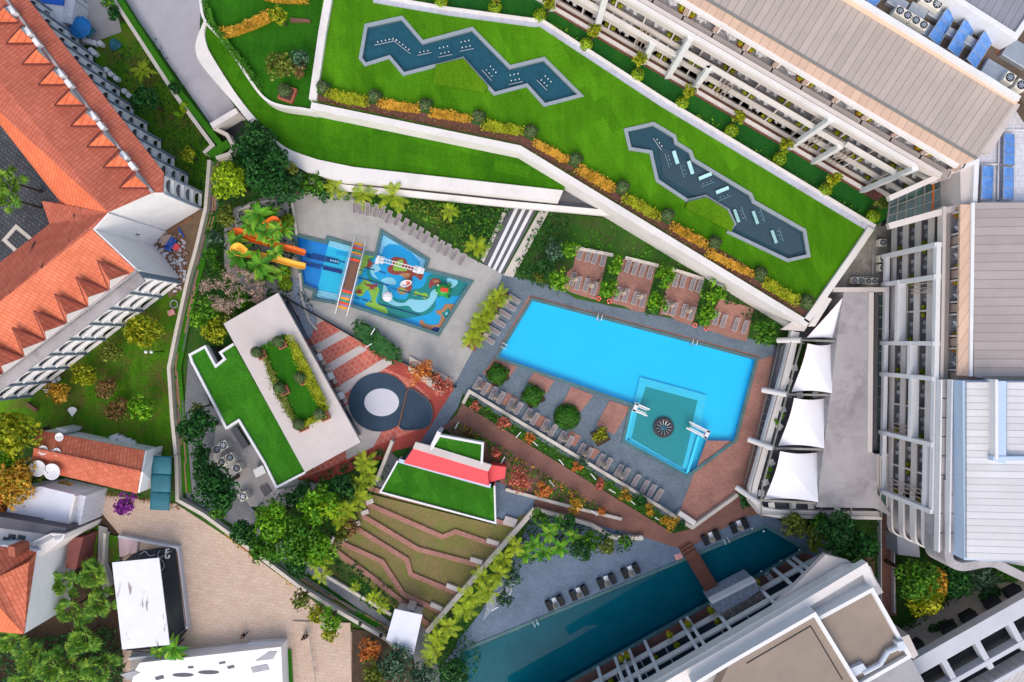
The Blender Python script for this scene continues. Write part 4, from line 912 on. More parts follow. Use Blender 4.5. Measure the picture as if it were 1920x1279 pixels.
# main lawn roof
ZL = 5.6
lr = thing('lawn_roof_building', 'large building whose whole roof is a striped lawn with two zigzag ponds', 'building', tuple(P(1050, 250, 0)))
LO = pp('608,-40 600,40 585,190 975,272 1519,602 1640,432 1636,420 1240,192 1010,42 840,22 713,-2 620,-40')
POND1 = '689,50 752,36 791,82 884,57 955,129 1019,113 1083,177 1022,193 989,156 928,172 869,106 758,135 731,103 686,117 679,108'
POND2 = '1177,246 1225,235 1262,257 1265,269 1292,286 1297,301 1405,366 1411,380 1506,434 1513,477 1478,485 1371,434 1381,420 1368,392 1324,365 1290,373 1235,336 1223,282 1184,276'
mb = MB(); mb.prism(LO, ZL-.5, 0, top=False); mb.build('wall', M['capw'], lr)
mb = MB(); mb.sheet(LO, ZL, [pp(POND1), pp(POND2)]); mb.build('lawn', M['lawn'], lr)
mb = MB(); mb.band('622,-40 604,60 586,186', .95, ZL+.55, ZL-.6, side=0); mb.build('parapet', M['capw'], lr)
mb = MB(); mb.band('583,198 974,279 1515,608', .85, ZL+.5, 0); mb.build('parapet', M['capw'], lr)
mb = MB(); mb.band('1512,603 1600,478 1634,428', .8, ZL+.5, 0); mb.build('parapet', M['capw'], lr)
mb = MB(); mb.band('700,-2 840,22 1003,44 1012,42 1240,192 1638,432', .75, ZL+.25, 0); mb.build('parapet', M['capw2'], lr); mb = MB(); mb.band('700,-9 840,15 1003,37 1014,36 1243,184 1642,424', .35, ZL+.5, 0); mb.build('parapet', M['white'], lr)
mb = MB(); mb.prism('1465,618 1500,592 1520,602 1508,621', 4.6, 4.0); mb.build('canopy', M['pale'], lr)
mb = MB(); mb.prism('1516,612 1548,556 1560,561 1528,612', 5.4, 4.6); mb.build('corner_ledge', M['capw'], lr)
def pond(poly, nm, label, floor):
    t = thing('roof_pond', label, 'pond', tuple(P(*pp(poly)[0], ZL)), 0, 'zigzag ponds on the lawn roof'); w = pp(poly)
    a = sum(w[i-1][0]*w[i][1]-w[i][0]*w[i-1][1] for i in range(len(w))); s = -1 if a > 0 else 1
    mb = MB(); mb.band(w, .42, ZL+.16, ZL-.9, True, side=-s); mb.build('stone_rim', M['rimgrey'], t)
    mb = MB(); mb.sheet(w, ZL-.5); mb.build('basin', M[floor], t); mb = MB(); mb.sheet(w, ZL-.12); mb.build('water', M['water_pond'], t)
    return t
p1 = pond(POND1, 'west', 'long dark zigzag pond in the north-west half of the big roof lawn', 'pondfloor')
p2 = pond(POND2, 'east', 'slate-floored zigzag pond with glass jets in the south-east half of the roof lawn', 'pondfloor2')
mb = MB(); mb.sheet('1240,273 1405,372 1500,440 1505,470 1480,478 1380,430 1375,395 1325,370 1300,366 1243,330 1236,285', ZL-.3); mb.build('raised_floor', M['pondslate'], p2)

M['tanmetal'] = seams('tan_sheet_metal', 'd6b7a0', 'ae8e7c', A1, .95, .06); M['rust'] = plain('rusty_soil', '9c5a34', .2, 1, .95, 8, .01); M['bluegut'] = plain('blue_grey_gutter', 'b4c8e0', .06, .4, .4, 4, 0); M['tanridge'] = plain('tan_ridge_flashing', 'dfbda6', .05, .5, .5, 4, 0)
M['bladeg'] = plain('pale_glass_blade', 'a8d8d8', .15, 2, .2, 5, 0)
M['l_hedgebox'] = plain('green_planter_box', '2f5a22', .2, 1, .8, 10, .01)
M['pale2'] = plain('warm_white_facade', 'cdc5c0', .06, .4, .7, 6, .003)
M['tanp'] = plain('tan_paint', 'b39c8e', .1, 1, .6, 6, 0)
M['greyledge'] = plain('grey_ledge', '9c9490', .1, .6, .7, 8, 0)
M['roofdk'] = plain('dark_roof_felt', '6a5c50', .25, .8, .95, 10, .01)
M['casing'] = plain('unit_casing', 'dcd8cc', .06, 2, .5, 6, 0)
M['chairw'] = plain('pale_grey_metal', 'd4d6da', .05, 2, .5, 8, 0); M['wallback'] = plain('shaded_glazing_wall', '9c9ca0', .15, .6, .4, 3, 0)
# jets and glass blades in the ponds
def jets(x, y, ang, n, label, z=ZL-.12, two=False, bl=0):
    c = P(x, y, z); t = thing('fountain_jet_set', label, 'fountain', (c.x, c.y, z), ang, 'jet sets in the roof ponds')
    mb = MB()
    for i in range(n):
        for j in ((-.35, .35) if two else (0,)):
            mb.lathe(((i-(n-1)/2)*.5, j, 0), [(.07, 0), (.08, .1), (.04, .16)], 8)
    mb.build('nozzle', M['whitec'], t, local=True)
    mb = MB(); mb.bar((-n*.3, -.75 if two else -.3, .05), (n*.3, -.75 if two else -.3, .05), .09, .1); mb.build('feed_pipe', M['silver'], t, local=True)
    if bl:
        mb = MB(); mb.box((0, .75, .35), (1.7, .45, .05), 0, R(20)); mb.build('glass_blade', M['bladeg'], t, local=True)
for a in ((723, 76, 12, 5, 'western line of white nozzles in the zigzag pond, first arm', 0), (755, 84, -38, 5, 'eastern line of white nozzles in the zigzag pond, first arm', 0), (795, 97, 12, 3, 'short pipe jet set just east of the first bend of the zigzag pond', 0),
          (833, 94, 12, 3, 'square nozzle cluster in the second arm of the zigzag pond, western one', 1), (873, 83, 12, 3, 'square nozzle cluster at the top corner of the zigzag pond', 1), (921, 134, -48, 3, 'square nozzle cluster midway down the third arm of the zigzag pond', 1),
          (965, 145, 12, 3, 'nozzle cluster in the short fourth arm of the zigzag pond', 1), (1024, 152, -45, 3, 'nozzle cluster in the last arm of the zigzag pond', 1), (1236, 268, -55, 3, 'pipe jets in the blue head of the slate-floored pond', 0)):
    jets(a[0], a[1], R(a[2]), a[3], a[4], two=bool(a[5]))
for i, (x, y, an) in enumerate(((1255, 300, -72), (1283, 319, -72), (1325, 342, 22), (1357, 368, 22), (1390, 402, 110), (1425, 405, 110), (1460, 441, 110))):
    jets(x, y, R(an), 3, f'glass blade with small nozzles in the slate pond, {ORD[i]} from its north-west end', z=ZL-.28, two=False, bl=1)
def rock(poly, name, label, m, z1, z0, cat): 
    mb = MB(); mb.prism(poly, z1, z0); o = mb.build(name, M[m], bevel=.03); return tag(o, label, cat)
rock('817,121 869,109 915,162 909,173 812,155', 'turf_mound', 'raised light green turf wedge below the north-west zigzag pond', 'turf2', ZL+.55, ZL, 'turf mound')
rock(spline(pp('1290,378 1325,370 1364,394 1377,420 1372,434 1330,412 1285,390'), 1), 'turf_mound', 'raised light green turf wedge tucked into the slate-floored pond', 'turf2', ZL+.55, ZL, 'turf mound')
# planting bed along the lawn roof
mb = MB(); mb.sheet('592,168 700,188 975,248 1075,300 1510,565 1522,590 1508,594 974,270 588,188', ZL+.03); mb.build('planting_bed', M['mulch'], lr)
TB = [(604,161),(701,178),(797,194),(897,217),(995,244),(1080,297),(1168,349),(1253,402),(1342,454),(1428,511),(1516,565)]
for i, (x, y) in enumerate(TB):
    an = R(-12) if i < 4 else R(-31); r = 11.5 if i in (0, 1, 2, 3) else 11.5
    topiary(x, y, r if i < 10 else 13, f'round clipped topiary in a green square box on the roof edge, {ORD[i]} from the west', ZL, 1.5, pot=(1.55, .05, -.05), potrot=an, pothex='l_hedgebox', group='topiaries along the lawn roof edge', seed=i)
HD = [('610,164 692,178 690,200 640,192 608,180', 'l_yellow', 'yellow-green clipped hedge between the two westernmost roof-edge topiaries'),
 ('708,183 786,194 785,211 706,201', 'l_gold', 'orange-gold hedge between the second and third roof-edge topiaries'), ('806,200 886,215 884,230 802,217', 'l_gold', 'orange-gold hedge between the third and fourth roof-edge topiaries'),
 ('905,222 984,238 980,254 902,242', 'l_yellow', 'yellow-green hedge between the fourth and fifth roof-edge topiaries'), ('1002,256 1070,294 1064,308 996,270', 'l_gold', 'loose orange hedge between the fifth and sixth roof-edge topiaries'),
 ('1088,306 1158,346 1150,364 1078,322', 'l_gold', 'patchy orange and green hedge between the sixth and seventh roof-edge topiaries'), ('1175,360 1244,400 1236,416 1164,374', 'l_yellow', 'yellow-green hedge between the seventh and eighth roof-edge topiaries'),
 ('1262,414 1332,454 1324,468 1254,428', 'l_gold', 'orange hedge between the eighth and ninth roof-edge topiaries'), ('1328,462 1420,510 1412,522 1322,478', 'l_gold', 'orange-tipped hedge between the ninth and tenth roof-edge topiaries'),
 ('1437,518 1502,556 1496,576 1428,536', 'l_yellow', 'thick yellow-green hedge beside the last roof-edge topiary')]
for i, (q, m, lb) in enumerate(HD): hedge(q, m, ZL+.05, .85, lb, 20+i, dens=1.6, leaf=.15)
for i, (q, m) in enumerate((('590,182 640,190 700,205 700,212 600,196', 'l_brown'), ('700,206 800,222 900,243 960,256 960,262 700,212', 'l_brown'), ('985,272 1080,325 1160,378 1150,384 990,284', 'l_olive'), ('1164,380 1250,432 1330,480 1325,486 1160,390', 'l_olive'), ('1330,485 1420,535 1500,580 1500,588 1330,494', 'l_brown'))):
    leafmass('ground_cover', q, m, ZL+.03, .4, f'low {"brown" if m == "l_brown" else "olive"} ground cover strip {ORD[i]} from the west on the roof edge', 'plants', 'stuff', .12, .5, .6, 60+i)
# terrace garden
hedge('376,-5 384,-5 392,30 428,78 487,152 489,168 480,160 420,85 386,40', 'l_hedge', ZT, 1.0, 'tall lime clipped hedge following the thin curved wall of the roof garden', 31, dens=1.8)
hedge('411,52 450,42 505,14 520,30 480,50 418,72', 'l_gold', ZT, .9, 'orange-brown diagonal hedge in the roof garden beside the curved wall', 32, dens=1.5); hedge('470,-25 580,-25 575,5 520,3 480,-5', 'l_gold', ZT, .9, 'orange hedge at the very top edge of the roof garden', 33, dens=1.4)
tree(523, 29, 20, 'l_yellow', 'small spiky yellow-green tree at the end of the orange hedge in the roof garden', 2.6, ZT, .22)
mb = MB(); mb.prism('544,33 580,36 582,41 544,41', ZT+.3, ZT); tag(mb.build('edging_box', M['wood']), 'short brown timber planter east of the orange hedge', 'planter')
tree(527, 125, 32, 'l_olive', 'wide mottled olive shrub tree south-west in the roof garden', 2.6, ZT, .22); tree(562, 112, 24, 'l_grey', 'grey-green shrub tree against the white wall in the roof garden', 2.4, ZT, .2); tree(560, 132, 16, 'l_brown', 'small reddish brown shrub under the grey-green one in the roof garden', 1.8, ZT, .2)
topiary(532, 168, 13, 'round grey-green topiary in a terracotta square planter in the roof garden', ZT, 1.6, pot=(1.9, .2, -.25), potrot=R(-20))

# ---- strip of lawn between lawn roof and upper hotel
ZS = 5.0
sp = thing('planted_terrace', 'long dark green terrace lawn between the roof lawn and the upper hotel', 'terrace', tuple(P(1300, 200, 0)))
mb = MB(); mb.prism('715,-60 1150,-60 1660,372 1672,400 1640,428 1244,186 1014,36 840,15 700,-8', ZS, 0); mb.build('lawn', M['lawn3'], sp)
mb = MB(); mb.band('1030,9 1140,74 1400,226 1652,373', 1.1, ZS+.06, ZS-.3); mb.build('brick_walk', M['hotelpath'], sp)
PR = [(827,2,833,-18),(928,12,932,-6),(1012,28,1028,8),(1099,82,1114,58),(1196,139,1200,112),(1280,192,1292,168),(1373,244,1384,220),(1463,297,1474,274),(1549,355,1563,334),(1639,405,1655,382)]
for i, (x, y, x2, y2) in enumerate(PR):
    topiary(x, y, 12.5, f'bright lime clipped ball along the upper parapet, {ORD[i]} from the west', ZS, 1.5, 'l_lime', group='lime balls along the upper terrace', seed=40+i)
    tree(x2, y2, 15, 'l_yellow' if i < 9 else 'l_olive', f'bushy yellow-green small tree behind the {ORD[i]} lime ball from the west', 3.0, ZS, .24, group='bushy trees along the upper terrace', dens=1.3)
for i, (q, m) in enumerate((('640,-25 700,-25 830,0 820,12 720,0', 'l_mid'), ('1030,42 1080,60 1078,80 1040,58', 'l_bright'), ('1118,100 1180,134 1172,148 1112,112', 'l_hedge'), ('1215,160 1270,188 1262,205 1212,176', 'l_hedge'), ('1300,205 1350,232 1345,250 1296,226', 'l_bright'), ('1390,262 1450,296 1444,306 1386,276', 'l_hedge'), ('1482,320 1540,352 1534,364 1478,334', 'l_hedge'), ('1570,370 1625,400 1620,412 1566,386', 'l_hedge'))):
    leafmass('low_bush', q, m, ZS, .8, f'low bushes beside the upper parapet, {ORD[i]} clump from the west', 'bushes', 'thing', .18, .9, .6, 80+i)

# ---- balcony furniture prototypes
def chair_mb(c=(0, 0), rz=0.0):
    mb = MB(); m = Matrix.Rotation(rz, 4, 'Z')
    def b(x, y, z, sx, sy, sz):
        v = m @ Vector((x, y, z)); mb.box((c[0]+v.x, c[1]+v.y, v.z), (sx, sy, sz), rz)
    b(0, 0, .42, .42, .4, .04); b(0, .22, .66, .42, .04, .44); b(-.23, 0, .58, .04, .4, .03); b(.23, 0, .58, .04, .4, .03)
    for sx in (-.23, .23):
        for sy in (-.2, .2): b(sx, sy, .2, .04, .04, .4)
    return mb
proto = {}
def place(kind, make, loc, rz, label, group, scale=None):
    if kind not in proto:
        o = make(); proto[kind] = o; o.location = loc; o.rotation_euler = (0, 0, rz); tag(o, label, None, group)
        if scale: o.scale = (scale,)*3
        return o
    return dup(proto[kind], loc, rz, label, group, scale)
def mk_chair():
    o = chair_mb().build('balcony_chair', M['chairw'], local=True); o['category'] = 'chair'; return o
def mk_table():
    mb = MB(); mb.lathe((0, 0, 0), [(.22, 0), (.04, .05), (.04, .66), (.36, .68), (.36, .72)], 12); o = mb.build('balcony_table', M['chairw'], local=True); o['category'] = 'table'; return o
def mk_pot():
    t = thing('potted_plant', None, 'potted plant'); mb = MB(); mb.lathe((0, 0, 0), [(.2, 0), (.32, .5), (.27, .5), (.25, .44)], 10); mb.build('pot', M['oterra'], t, local=True)
    V, F = ballmesh(.3, .28, 9, 70, .14); V[:, 2] += .62; np_mesh('leaves', V, F, M['l_yellow'], t); return t

def balcony_hotel(t, p0, p1, zb, nf, fh, depth, bays, posts, frames_z, nm, topset, zr, nrow):
    """stacked balcony floors along a base line given in pixels at height zb; u runs 0..1 from p0 to p1"""
    a, b = P(*p0, zb), P(*p1, zb); d, n = inward(a, b); L = (b-a).length
    def at(u, out, z): q = a+d*(L*u)+n*out; return Vector((q.x, q.y, z))
    for f in range(nf):
        z = zb+f*fh
        mb = MB(); mb.bar(at(0, -depth/2, z), at(1, -depth/2, z), depth, .28); fl = mb.build('balcony_slab', M['darkfloor'], t)
        mb = MB(); mb.bar(at(0, -.06, z+.8), at(1, -.06, z+.8), .15, 1.05); mb.build('parapet', M['pale2'], fl)
        mb = MB(); mb.bar(at(0, -.3, z+.7), at(1, -.3, z+.7), .06, .06); mb.build('handrail', M['steel'], fl)
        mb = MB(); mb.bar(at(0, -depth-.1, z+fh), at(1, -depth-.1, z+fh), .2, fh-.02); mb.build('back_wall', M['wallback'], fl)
        for k in range(bays+1):
            mb = MB(); mb.bar(at(k/bays, -depth, z+fh-.3), at(k/bays, -.15, z+fh-.3), .18, fh-.35); mb.build('divider', M['pale2'], fl)
        for k in range(bays):
            u = (k+.5)/bays; s = 1 if (k+f) % 2 else -1; w = 1/bays; zz = z
            az = math.atan2(d.y, d.x)
            nmz = f'{ORD[f]} balcony level up, {ORD[k]} bay from {nrow}'
            place('chair', mk_chair, at(u+s*.12*w, -.85, zz), az+.3, f'{"eastern" if s > 0 else "western"} pale chair, {nm} hotel, {nmz}'.replace('eastern', 'front').replace('western', 'front'), f'{nm} hotel balcony chairs')
            place('chair', mk_chair, at(u-s*.14*w, -.95, zz), az-.4, f'rear pale chair, {nm} hotel, {nmz}', f'{nm} hotel balcony chairs')
            place('table', mk_table, at(u, -1.25, zz), 0, f'small pale table, {nm} hotel, {nmz}', f'{nm} hotel balcony tables', .8)
            place('pot', mk_pot, at(u-s*.38*w, -.62, zz), k*1.1+f, f'orange potted plant, {nm} hotel, {nmz}', f'{nm} hotel balcony plants')
    return a, b, d, n, L, at
def beam(t, name, p, q, w, h, m='white', bevel=0): mb = MB(); mb.bar(p, q, w, h); return mb.build(name, M[m], t, bevel=bevel)

# ---- upper hotel wing
uh = thing('upper_hotel', 'long white hotel wing with framed balconies and grey seamed roof along the upper right', 'hotel', tuple(P(1400, 180, 0)))
U0, U1 = (895, -80), (1672, 374)
a, b, d, n, L, at = balcony_hotel(uh, U0, U1, 5.0, 4, 2.8, 1.9, 16, None, None, 'upper', 0, 0, 'the northwest')
def uat(px, py, z):      # u along the facade of a pixel seen on the facade at height z
    return (P(px, py, z)-Vector((a.x, a.y, z))).dot(d)/L
u_end = uat(1625, 347, 5.2)
for i, (x, y, z0, z1) in enumerate(((1120, 54, 4.6, 16.2), (1211, 106, 4.6, 10.8), (1256.6, 132, 4.6, 16.2), (1302.7, 159, 4.6, 12.4), (1485, 265, 4.6, 16.2), (1530.8, 291, 4.6, 12), (1040, 6, 4.6, 16.2), (1622, 345, 4.6, 16.2), (960, -41, 4.6, 16.2))):
    u = uat(x, y, 5); p = at(u, .75, z1); q = at(u, .75, z0); beam(uh, 'portal_post', p+n*.0, q, .7, .5, 'whitec')
def hb(u0, u1, z, w=.4, h=.55, name='portal_beam'): beam(uh, name, at(u0, .75, z), at(u1, .75, z), w, h)
hb(0, u_end, 5.4); hb(0, u_end, 16.3, .5, .5)
hb(uat(1120, 54, 5), uat(1256, 132, 5), 10.9); hb(uat(1256, 132, 5), uat(1305, 160, 5), 12.4, .6, .6); hb(uat(1305, 160, 5), uat(1485, 265, 5), 12.6); hb(uat(1485, 265, 5), uat(1535, 293, 5), 12.2); hb(uat(1535, 293, 5), u_end, 13.0); hb(0, uat(1120, 54, 5), 11.0)
for x, y in ((1195, 97), (1345, 184), (1508, 276), (1560, 305)):
    for k in (-.5, 0, .5):
        u = uat(x, y, 7)+k/L; beam(uh, 'facade_rod', at(u, .5, 11.5), at(u, .5, 6.5), .1, .1, 'tanp')
# top ledge, setback balconies, roof
beam(uh, 'ledge', at(0, -.35, 15.9), at(1, -.35, 15.9), 1.0, .4, 'greyledge'); beam(uh, 'parapet', at(0, .15, 16.2), at(.985, .15, 16.2), .5, 1.1, 'pale2')
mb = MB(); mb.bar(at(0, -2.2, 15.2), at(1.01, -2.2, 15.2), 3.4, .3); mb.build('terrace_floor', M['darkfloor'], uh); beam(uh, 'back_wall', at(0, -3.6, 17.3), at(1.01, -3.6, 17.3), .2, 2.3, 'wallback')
nb2 = 16
for k in range(nb2+1):
    u = k/nb2; beam(uh, 'divider', at(u, -1.0, 16.9), at(u, -3.4, 16.9), .55, 1.8, 'tanp'); beam(uh, 'divider', at(u+.006, -1.0, 17.0), at(u+.006, -3.4, 17.0), .16, 1.9, 'white')
for k in range(nb2):
    u = (k+.5)/nb2; az = math.atan2(d.y, d.x); s = 1 if k % 2 else -1
    for j, (o1, o2, r_) in enumerate(((-.1, -1.6, .5), (.12, -1.75, -.5))): place('chair', mk_chair, at(u+s*o1/nb2, o2, 15.2), az+r_, f'{"front" if j == 0 else "rear"} pale chair, upper hotel top terrace, {ORD[k]} bay from the northwest', 'upper hotel balcony chairs', 1.15)
    place('table', mk_table, at(u, -1.5, 15.2), 0, f'small table, upper hotel top terrace, {ORD[k]} bay from the northwest', 'upper hotel balcony tables')
    place('pot', mk_pot, at(u-s*.33/nb2, -1.5, 15.2), k, f'orange potted plant, upper hotel top terrace, {ORD[k]} bay from the northwest', 'upper hotel balcony plants', 1.3)
ZU = 17.6
def pl(s, z): return WP(s, z)
face('roof', WP('1050,-145 1440,93 1804,310 1830,298 1440,66 1082,-145', ZU), 'tanmetal', uh, .3)
face('eave', WP('1030,-145 1440,101 1795,314 1800,307 1440,90 1050,-145', ZU-.1), 'white', uh, .5)
rf = face('roof', [P(1082, -145, ZU), P(1440, 68, ZU), P(1831, 297, ZU), P(1903, 196, ZU+1.2), P(1584, 3, ZU+1.2), P(1340, -145, ZU+1.2)], 'metal', uh, .25)
beam(uh, 'gutter', P(1082, -145, ZU+.1), P(1831, 297, ZU+.1), .3, .2, 'steel'); 
face('ridge_flashing', [P(1335, -148, ZU+1.25), P(1584, 3, ZU+1.25), P(1903, 196, ZU+1.25), P(1912, 188, ZU+1.9), P(1597, -6, ZU+1.9), P(1360, -148, ZU+1.9)], 'tanridge', uh, .25)
beam(uh, 'ridge_parapet', P(1360, -155, ZU+2.1), P(1913, 184, ZU+2.1), .45, 1.6, 'whitec')
mb = MB(); q = WP('1500,-145 1835,300 1845,330 1800,330 1100,-145', 15); mb.prismw([at(0, -3.7, 0), at(1.01, -3.7, 0), P(1850, 290, ZU-1), P(1905, 200, ZU-1), P(1360, -145, ZU-1)], ZU-.4, 0); mb.build('wall', M['pale'], uh)
# ---- equipment roof behind
er = thing('equipment_roof', 'dark flat roof crowded with machinery behind the upper hotel ridge', 'roof deck', tuple(P(1750, 50, 0)))
mb = MB(); mb.prism('1370,-155 1600,-155 1800,-155 1990,-40 1990,300 1913,184', ZU, 0); mb.build('deck', M['roofdk'], er); beam(er, 'parapet', P(1740, -30, ZU+1.6), P(1905, 71, ZU+1.6), .9, 1.6, 'whitec')
fb = thing('far_building', 'grey seamed roof with broad white gutter in the top right corner', 'building', tuple(P(1880, 20, 0)))
face('roof', WP('1690,-70 1905,68 1990,-40 1990,-140', ZU+2.2), 'metalfar', fb, 1.5); mb = MB(); mb.band('1700,-62 1905,68 1960,-12', .6, ZU+2.5, ZU); mb.build('gutter', M['whitec'], fb)
def panel(q, z0, z1, label, group='blue solar panels'):
    p = pp(q); A, B_, C_, D_ = P(*p[0], z1), P(*p[1], z0), P(*p[2], z0), P(*p[3], z1)
    t = thing('solar_panel', label, 'solar panel', ((A.x+C_.x)/2, (A.y+C_.y)/2, ZU), 0, group)
    face('glass', [A, B_, C_, D_], 'solar', t, .1)
    mb = MB()
    for u in (0, 1/3, 2/3, 1): mb.bar(A.lerp(D_, u)+Vector((0, 0, .03)), B_.lerp(C_, u)+Vector((0, 0, .03)), .07, .1)
    for s_, e_ in ((A, D_), (B_, C_)): mb.bar(s_+Vector((0, 0, .03)), e_+Vector((0, 0, .03)), .06, .1)
    mb.build('frame', M['silver'], t)
    mb = MB()
    for q_ in (A, B_, C_, D_):
        if q_.z > ZU+.1: mb.bar((q_.x, q_.y, q_.z-.1), (q_.x+.01, q_.y, ZU), .08, .08)
    if mb.v: mb.build('leg', M['steel'], t)
panel('1776,15 1791,32 1760,86 1741,68', ZU+.3, ZU+1.4, 'westernmost whole three-section solar panel on the machinery roof'); panel('1809,36 1831,52 1796,107 1777,90', ZU+.3, ZU+1.4, 'middle three-section solar panel on the machinery roof')
panel('1846,58 1862,77 1829,129 1813,110', ZU+.3, ZU+1.4, 'easternmost three-section solar panel on the machinery roof'); panel('1623,-12 1655,-4 1640,14 1626,4', ZU+.3, ZU+1.2, 'solar panel cut by the top edge beside the ridge parapet')
def acunit(x, y, z, ang, label, fans=1, s=1.0, group='rooftop cooling units', hz=1.0):
    c = P(x, y, z+hz*s); t = thing('cooling_unit', label, 'air conditioner', (c.x, c.y, z), ang, group); w = .95*s*fans; dd = .95*s
    mb = MB(); mb.box((0, 0, hz*s/2+.08), (w, dd, hz*s)); mb.build('casing', M['casing'], t, local=True, bevel=.03)
    for k in range(fans):
        x_ = (k-(fans-1)/2)*.95*s; f = MB(); f.lathe((x_, 0, hz*s+.08), [(.40*s, 0), (.40*s, .05), (.35*s, .05), (.34*s, .01)], 20); fo = f.build('fan_guard', M['black'], t, local=True)
        mb = MB()
        for j in range(7):
            a_ = j*2*math.pi/7; mb.bar((x_, 0, hz*s+.14), (x_+.32*s*math.cos(a_), .32*s*math.sin(a_), hz*s+.14), .11*s, .02)
        mb.lathe((x_, 0, hz*s+.1), [(.09*s, 0), (.07*s, .07)], 10); mb.build('fan_blade', M['silver'], fo, local=True)
    return t
def acs(lst, z, ang, where, fans=1, s=1.0, hz=1.0):
    for i, (x, y) in enumerate(lst): acunit(x, y, z, ang, where.format(ORD[i]), fans, s, hz=hz)
acs([(1694, 25), (1724, 43)], ZU, R(-31), 'double-fan beige cooling unit on the machinery roof, {} from the west', 2, 1.0, 1.5)
acs([(1893, 146), (1914, 160)], ZU, R(-31), 'single-fan beige cooling unit at the east end of the machinery roof, {} one', 1, 1.15, 1.2)
acunit(1748, 3, ZU, R(-31), 'double-fan unit at the top edge of the machinery roof beside the white gutter', 2, 1.2)
for i, (x, y, sx, sy) in enumerate(((1720, 22, 2.0, 1.4), (1757, 22, 1.6, 1.6), (1737, 55, 1.6, 1.3), (1683, 5, 2.2, 1.2), (1865, 134, 2.6, 1.7), (1820, 78, 1.3, 1.0), (1785, 62, 1.2, .9), (1910, 100, 3.0, 2.2))):
    p = P(x, y, ZU+.6); mb = MB(); mb.box((p.x, p.y, ZU+.35), (sx, sy, .7), R(-31)); o = mb.build('metal_duct_box', M['silver'], bevel=.08); tag(o, f'galvanised duct box on the machinery roof, {ORD[i]} counted' if 0 else ['arched silver duct housing between the double-fan units and the top panels', 'blue-grey duct box beside the westernmost whole solar panel', 'small duct box just east of the second double-fan unit', 'crumpled silver duct at the top edge of the machinery roof', 'pale tilted water tank box south of the easternmost panel', 'small grey box between the middle and easternmost panels', 'small grey box between the westernmost whole and middle panels', 'wide shiny duct housing on a brown base at the right picture edge'][i], 'duct box')
mb = MB(); mb.prism('1865,98 1875,82 1895,85 1915,110 1906,123', ZU+.06, ZU); tag(mb.build('brown_base', M['wood']), 'brown floor plate under the shiny duct housing', 'base plate')
# ---- glass link and corner
gl = thing('glass_atrium', 'dark green glazed link with orange mullions between the two hotel wings', 'atrium', tuple(P(1735, 370, 0)))
face('glass_roof', [P(1669, 375, 11), P(1802, 316, 14), P(1803, 384, 14), P(1664, 420, 11)], 'glassg', gl, .3)
for k in range(9):
    u = k/8; beam(gl, 'mullion', P(1669, 375, 11.1).lerp(P(1802, 316, 14.1), u), P(1664, 420, 11.1).lerp(P(1803, 384, 14.1), u), .14, .15, 'orange' if k in (5, 7) else 'steel')
for v in (.33, .66, 0, 1): beam(gl, 'transom', P(1669, 375, 11.15).lerp(P(1664, 420, 11.15), v), P(1802, 316, 14.15).lerp(P(1803, 384, 14.15), v), .1, .12, 'steel')
mb = MB(); mb.prismw([P(1672, 374, 5), P(1805, 314, 14), P(1805, 386, 14), P(1668, 420, 5)], 10.5, 0); mb.build('wall', M['glassd'], gl)
beam(gl, 'eave_beam', P(1668, 372, 14.6), P(1800, 313, 16), .6, .9, 'pale2'); beam(gl, 'eave_beam', P(1667, 424, 14), P(1800, 388, 15.5), .7, .9, 'pale2')
# ---- east hotel
eh = thing('east_hotel', 'white hotel wing with framed balconies running down the right side', 'hotel', tuple(P(1760, 650, 0)))
a, b, d, n, L, at = balcony_hotel(eh, (1674, 418), (1665, 925), 5.0, 4, 2.5, 1.9, 9, None, None, 'east', 0, 0, 'the north')
def beam2(*k, **q): return beam(eh, *k, **q)
ys = [477, 530, 640, 698, 807, 917]
for i, y in enumerate(ys):
    u = (P(1665, y, 5)-Vector((a.x, a.y, 5))).dot(d)/L; beam2('portal_post', at(u, .75, 15.4), at(u, .75, 4.6), .8, .5, 'whitec')
ua = lambda y: (P(1665, y, 5)-Vector((a.x, a.y, 5))).dot(d)/L
def hb2(y0, y1, z, w=.5, h=.6): beam2('portal_beam', at(ua(y0), .75, z), at(ua(y1), .75, z), w, h, 'whitec')
hb2(477, 917, 5.4); hb2(477, 917, 15.5, .5, .6); hb2(530, 640, 8.6, 1.0, .6); hb2(640, 698, 11.2, .9, .6); hb2(698, 807, 11.6, .9, .6); hb2(807, 917, 14.2)
for y, z0, z1 in ((548, 10, 15), (628, 5.5, 8.5), (797, 6, 11), (900, 6, 14)):
    for k in (-.5, 0, .5): beam2('facade_rod', at(ua(y)+k/L, .5, z1), at(ua(y)+k/L, .5, z0), .1, .1, 'tanp')
beam2('ledge', at(0, -.25, 15.2), at(1, -.25, 15.2), .9, .4, 'greyledge'); beam2('parapet', at(0, .1, 15.4), at(1, .1, 15.4), .35, 1.0, 'pale2')
u7 = ua(697); mb = MB(); mb.bar(at(0, -2.1, 14.6), at(u7, -2.1, 14.6), 3.4, .3); mb.build('terrace_floor', M['darkfloor'], eh); beam2('back_wall', at(0, -3.4, 17), at(1, -3.4, 17), .2, 2.5, 'wallback')
mb = MB(); mb.bar(at(u7, -1.6, 14.7), at(1.0, -1.6, 14.7), 1.5, .3); mb.build('soil_trough', M['rust'], eh)
for k in range(6):
    u = u7*k/5; beam2('divider', at(u, -1.0, 16.2), at(u, -3.3, 16.2), .9, 1.7, 'tanp'); beam2('divider', at(u+.02, -.9, 16.3), at(u+.02, -3.3, 16.3), .16, 1.8, 'white'); beam2('divider', at(max(u-.02, 0), -.9, 16.3), at(max(u-.02, 0), -3.3, 16.3), .16, 1.8, 'white')
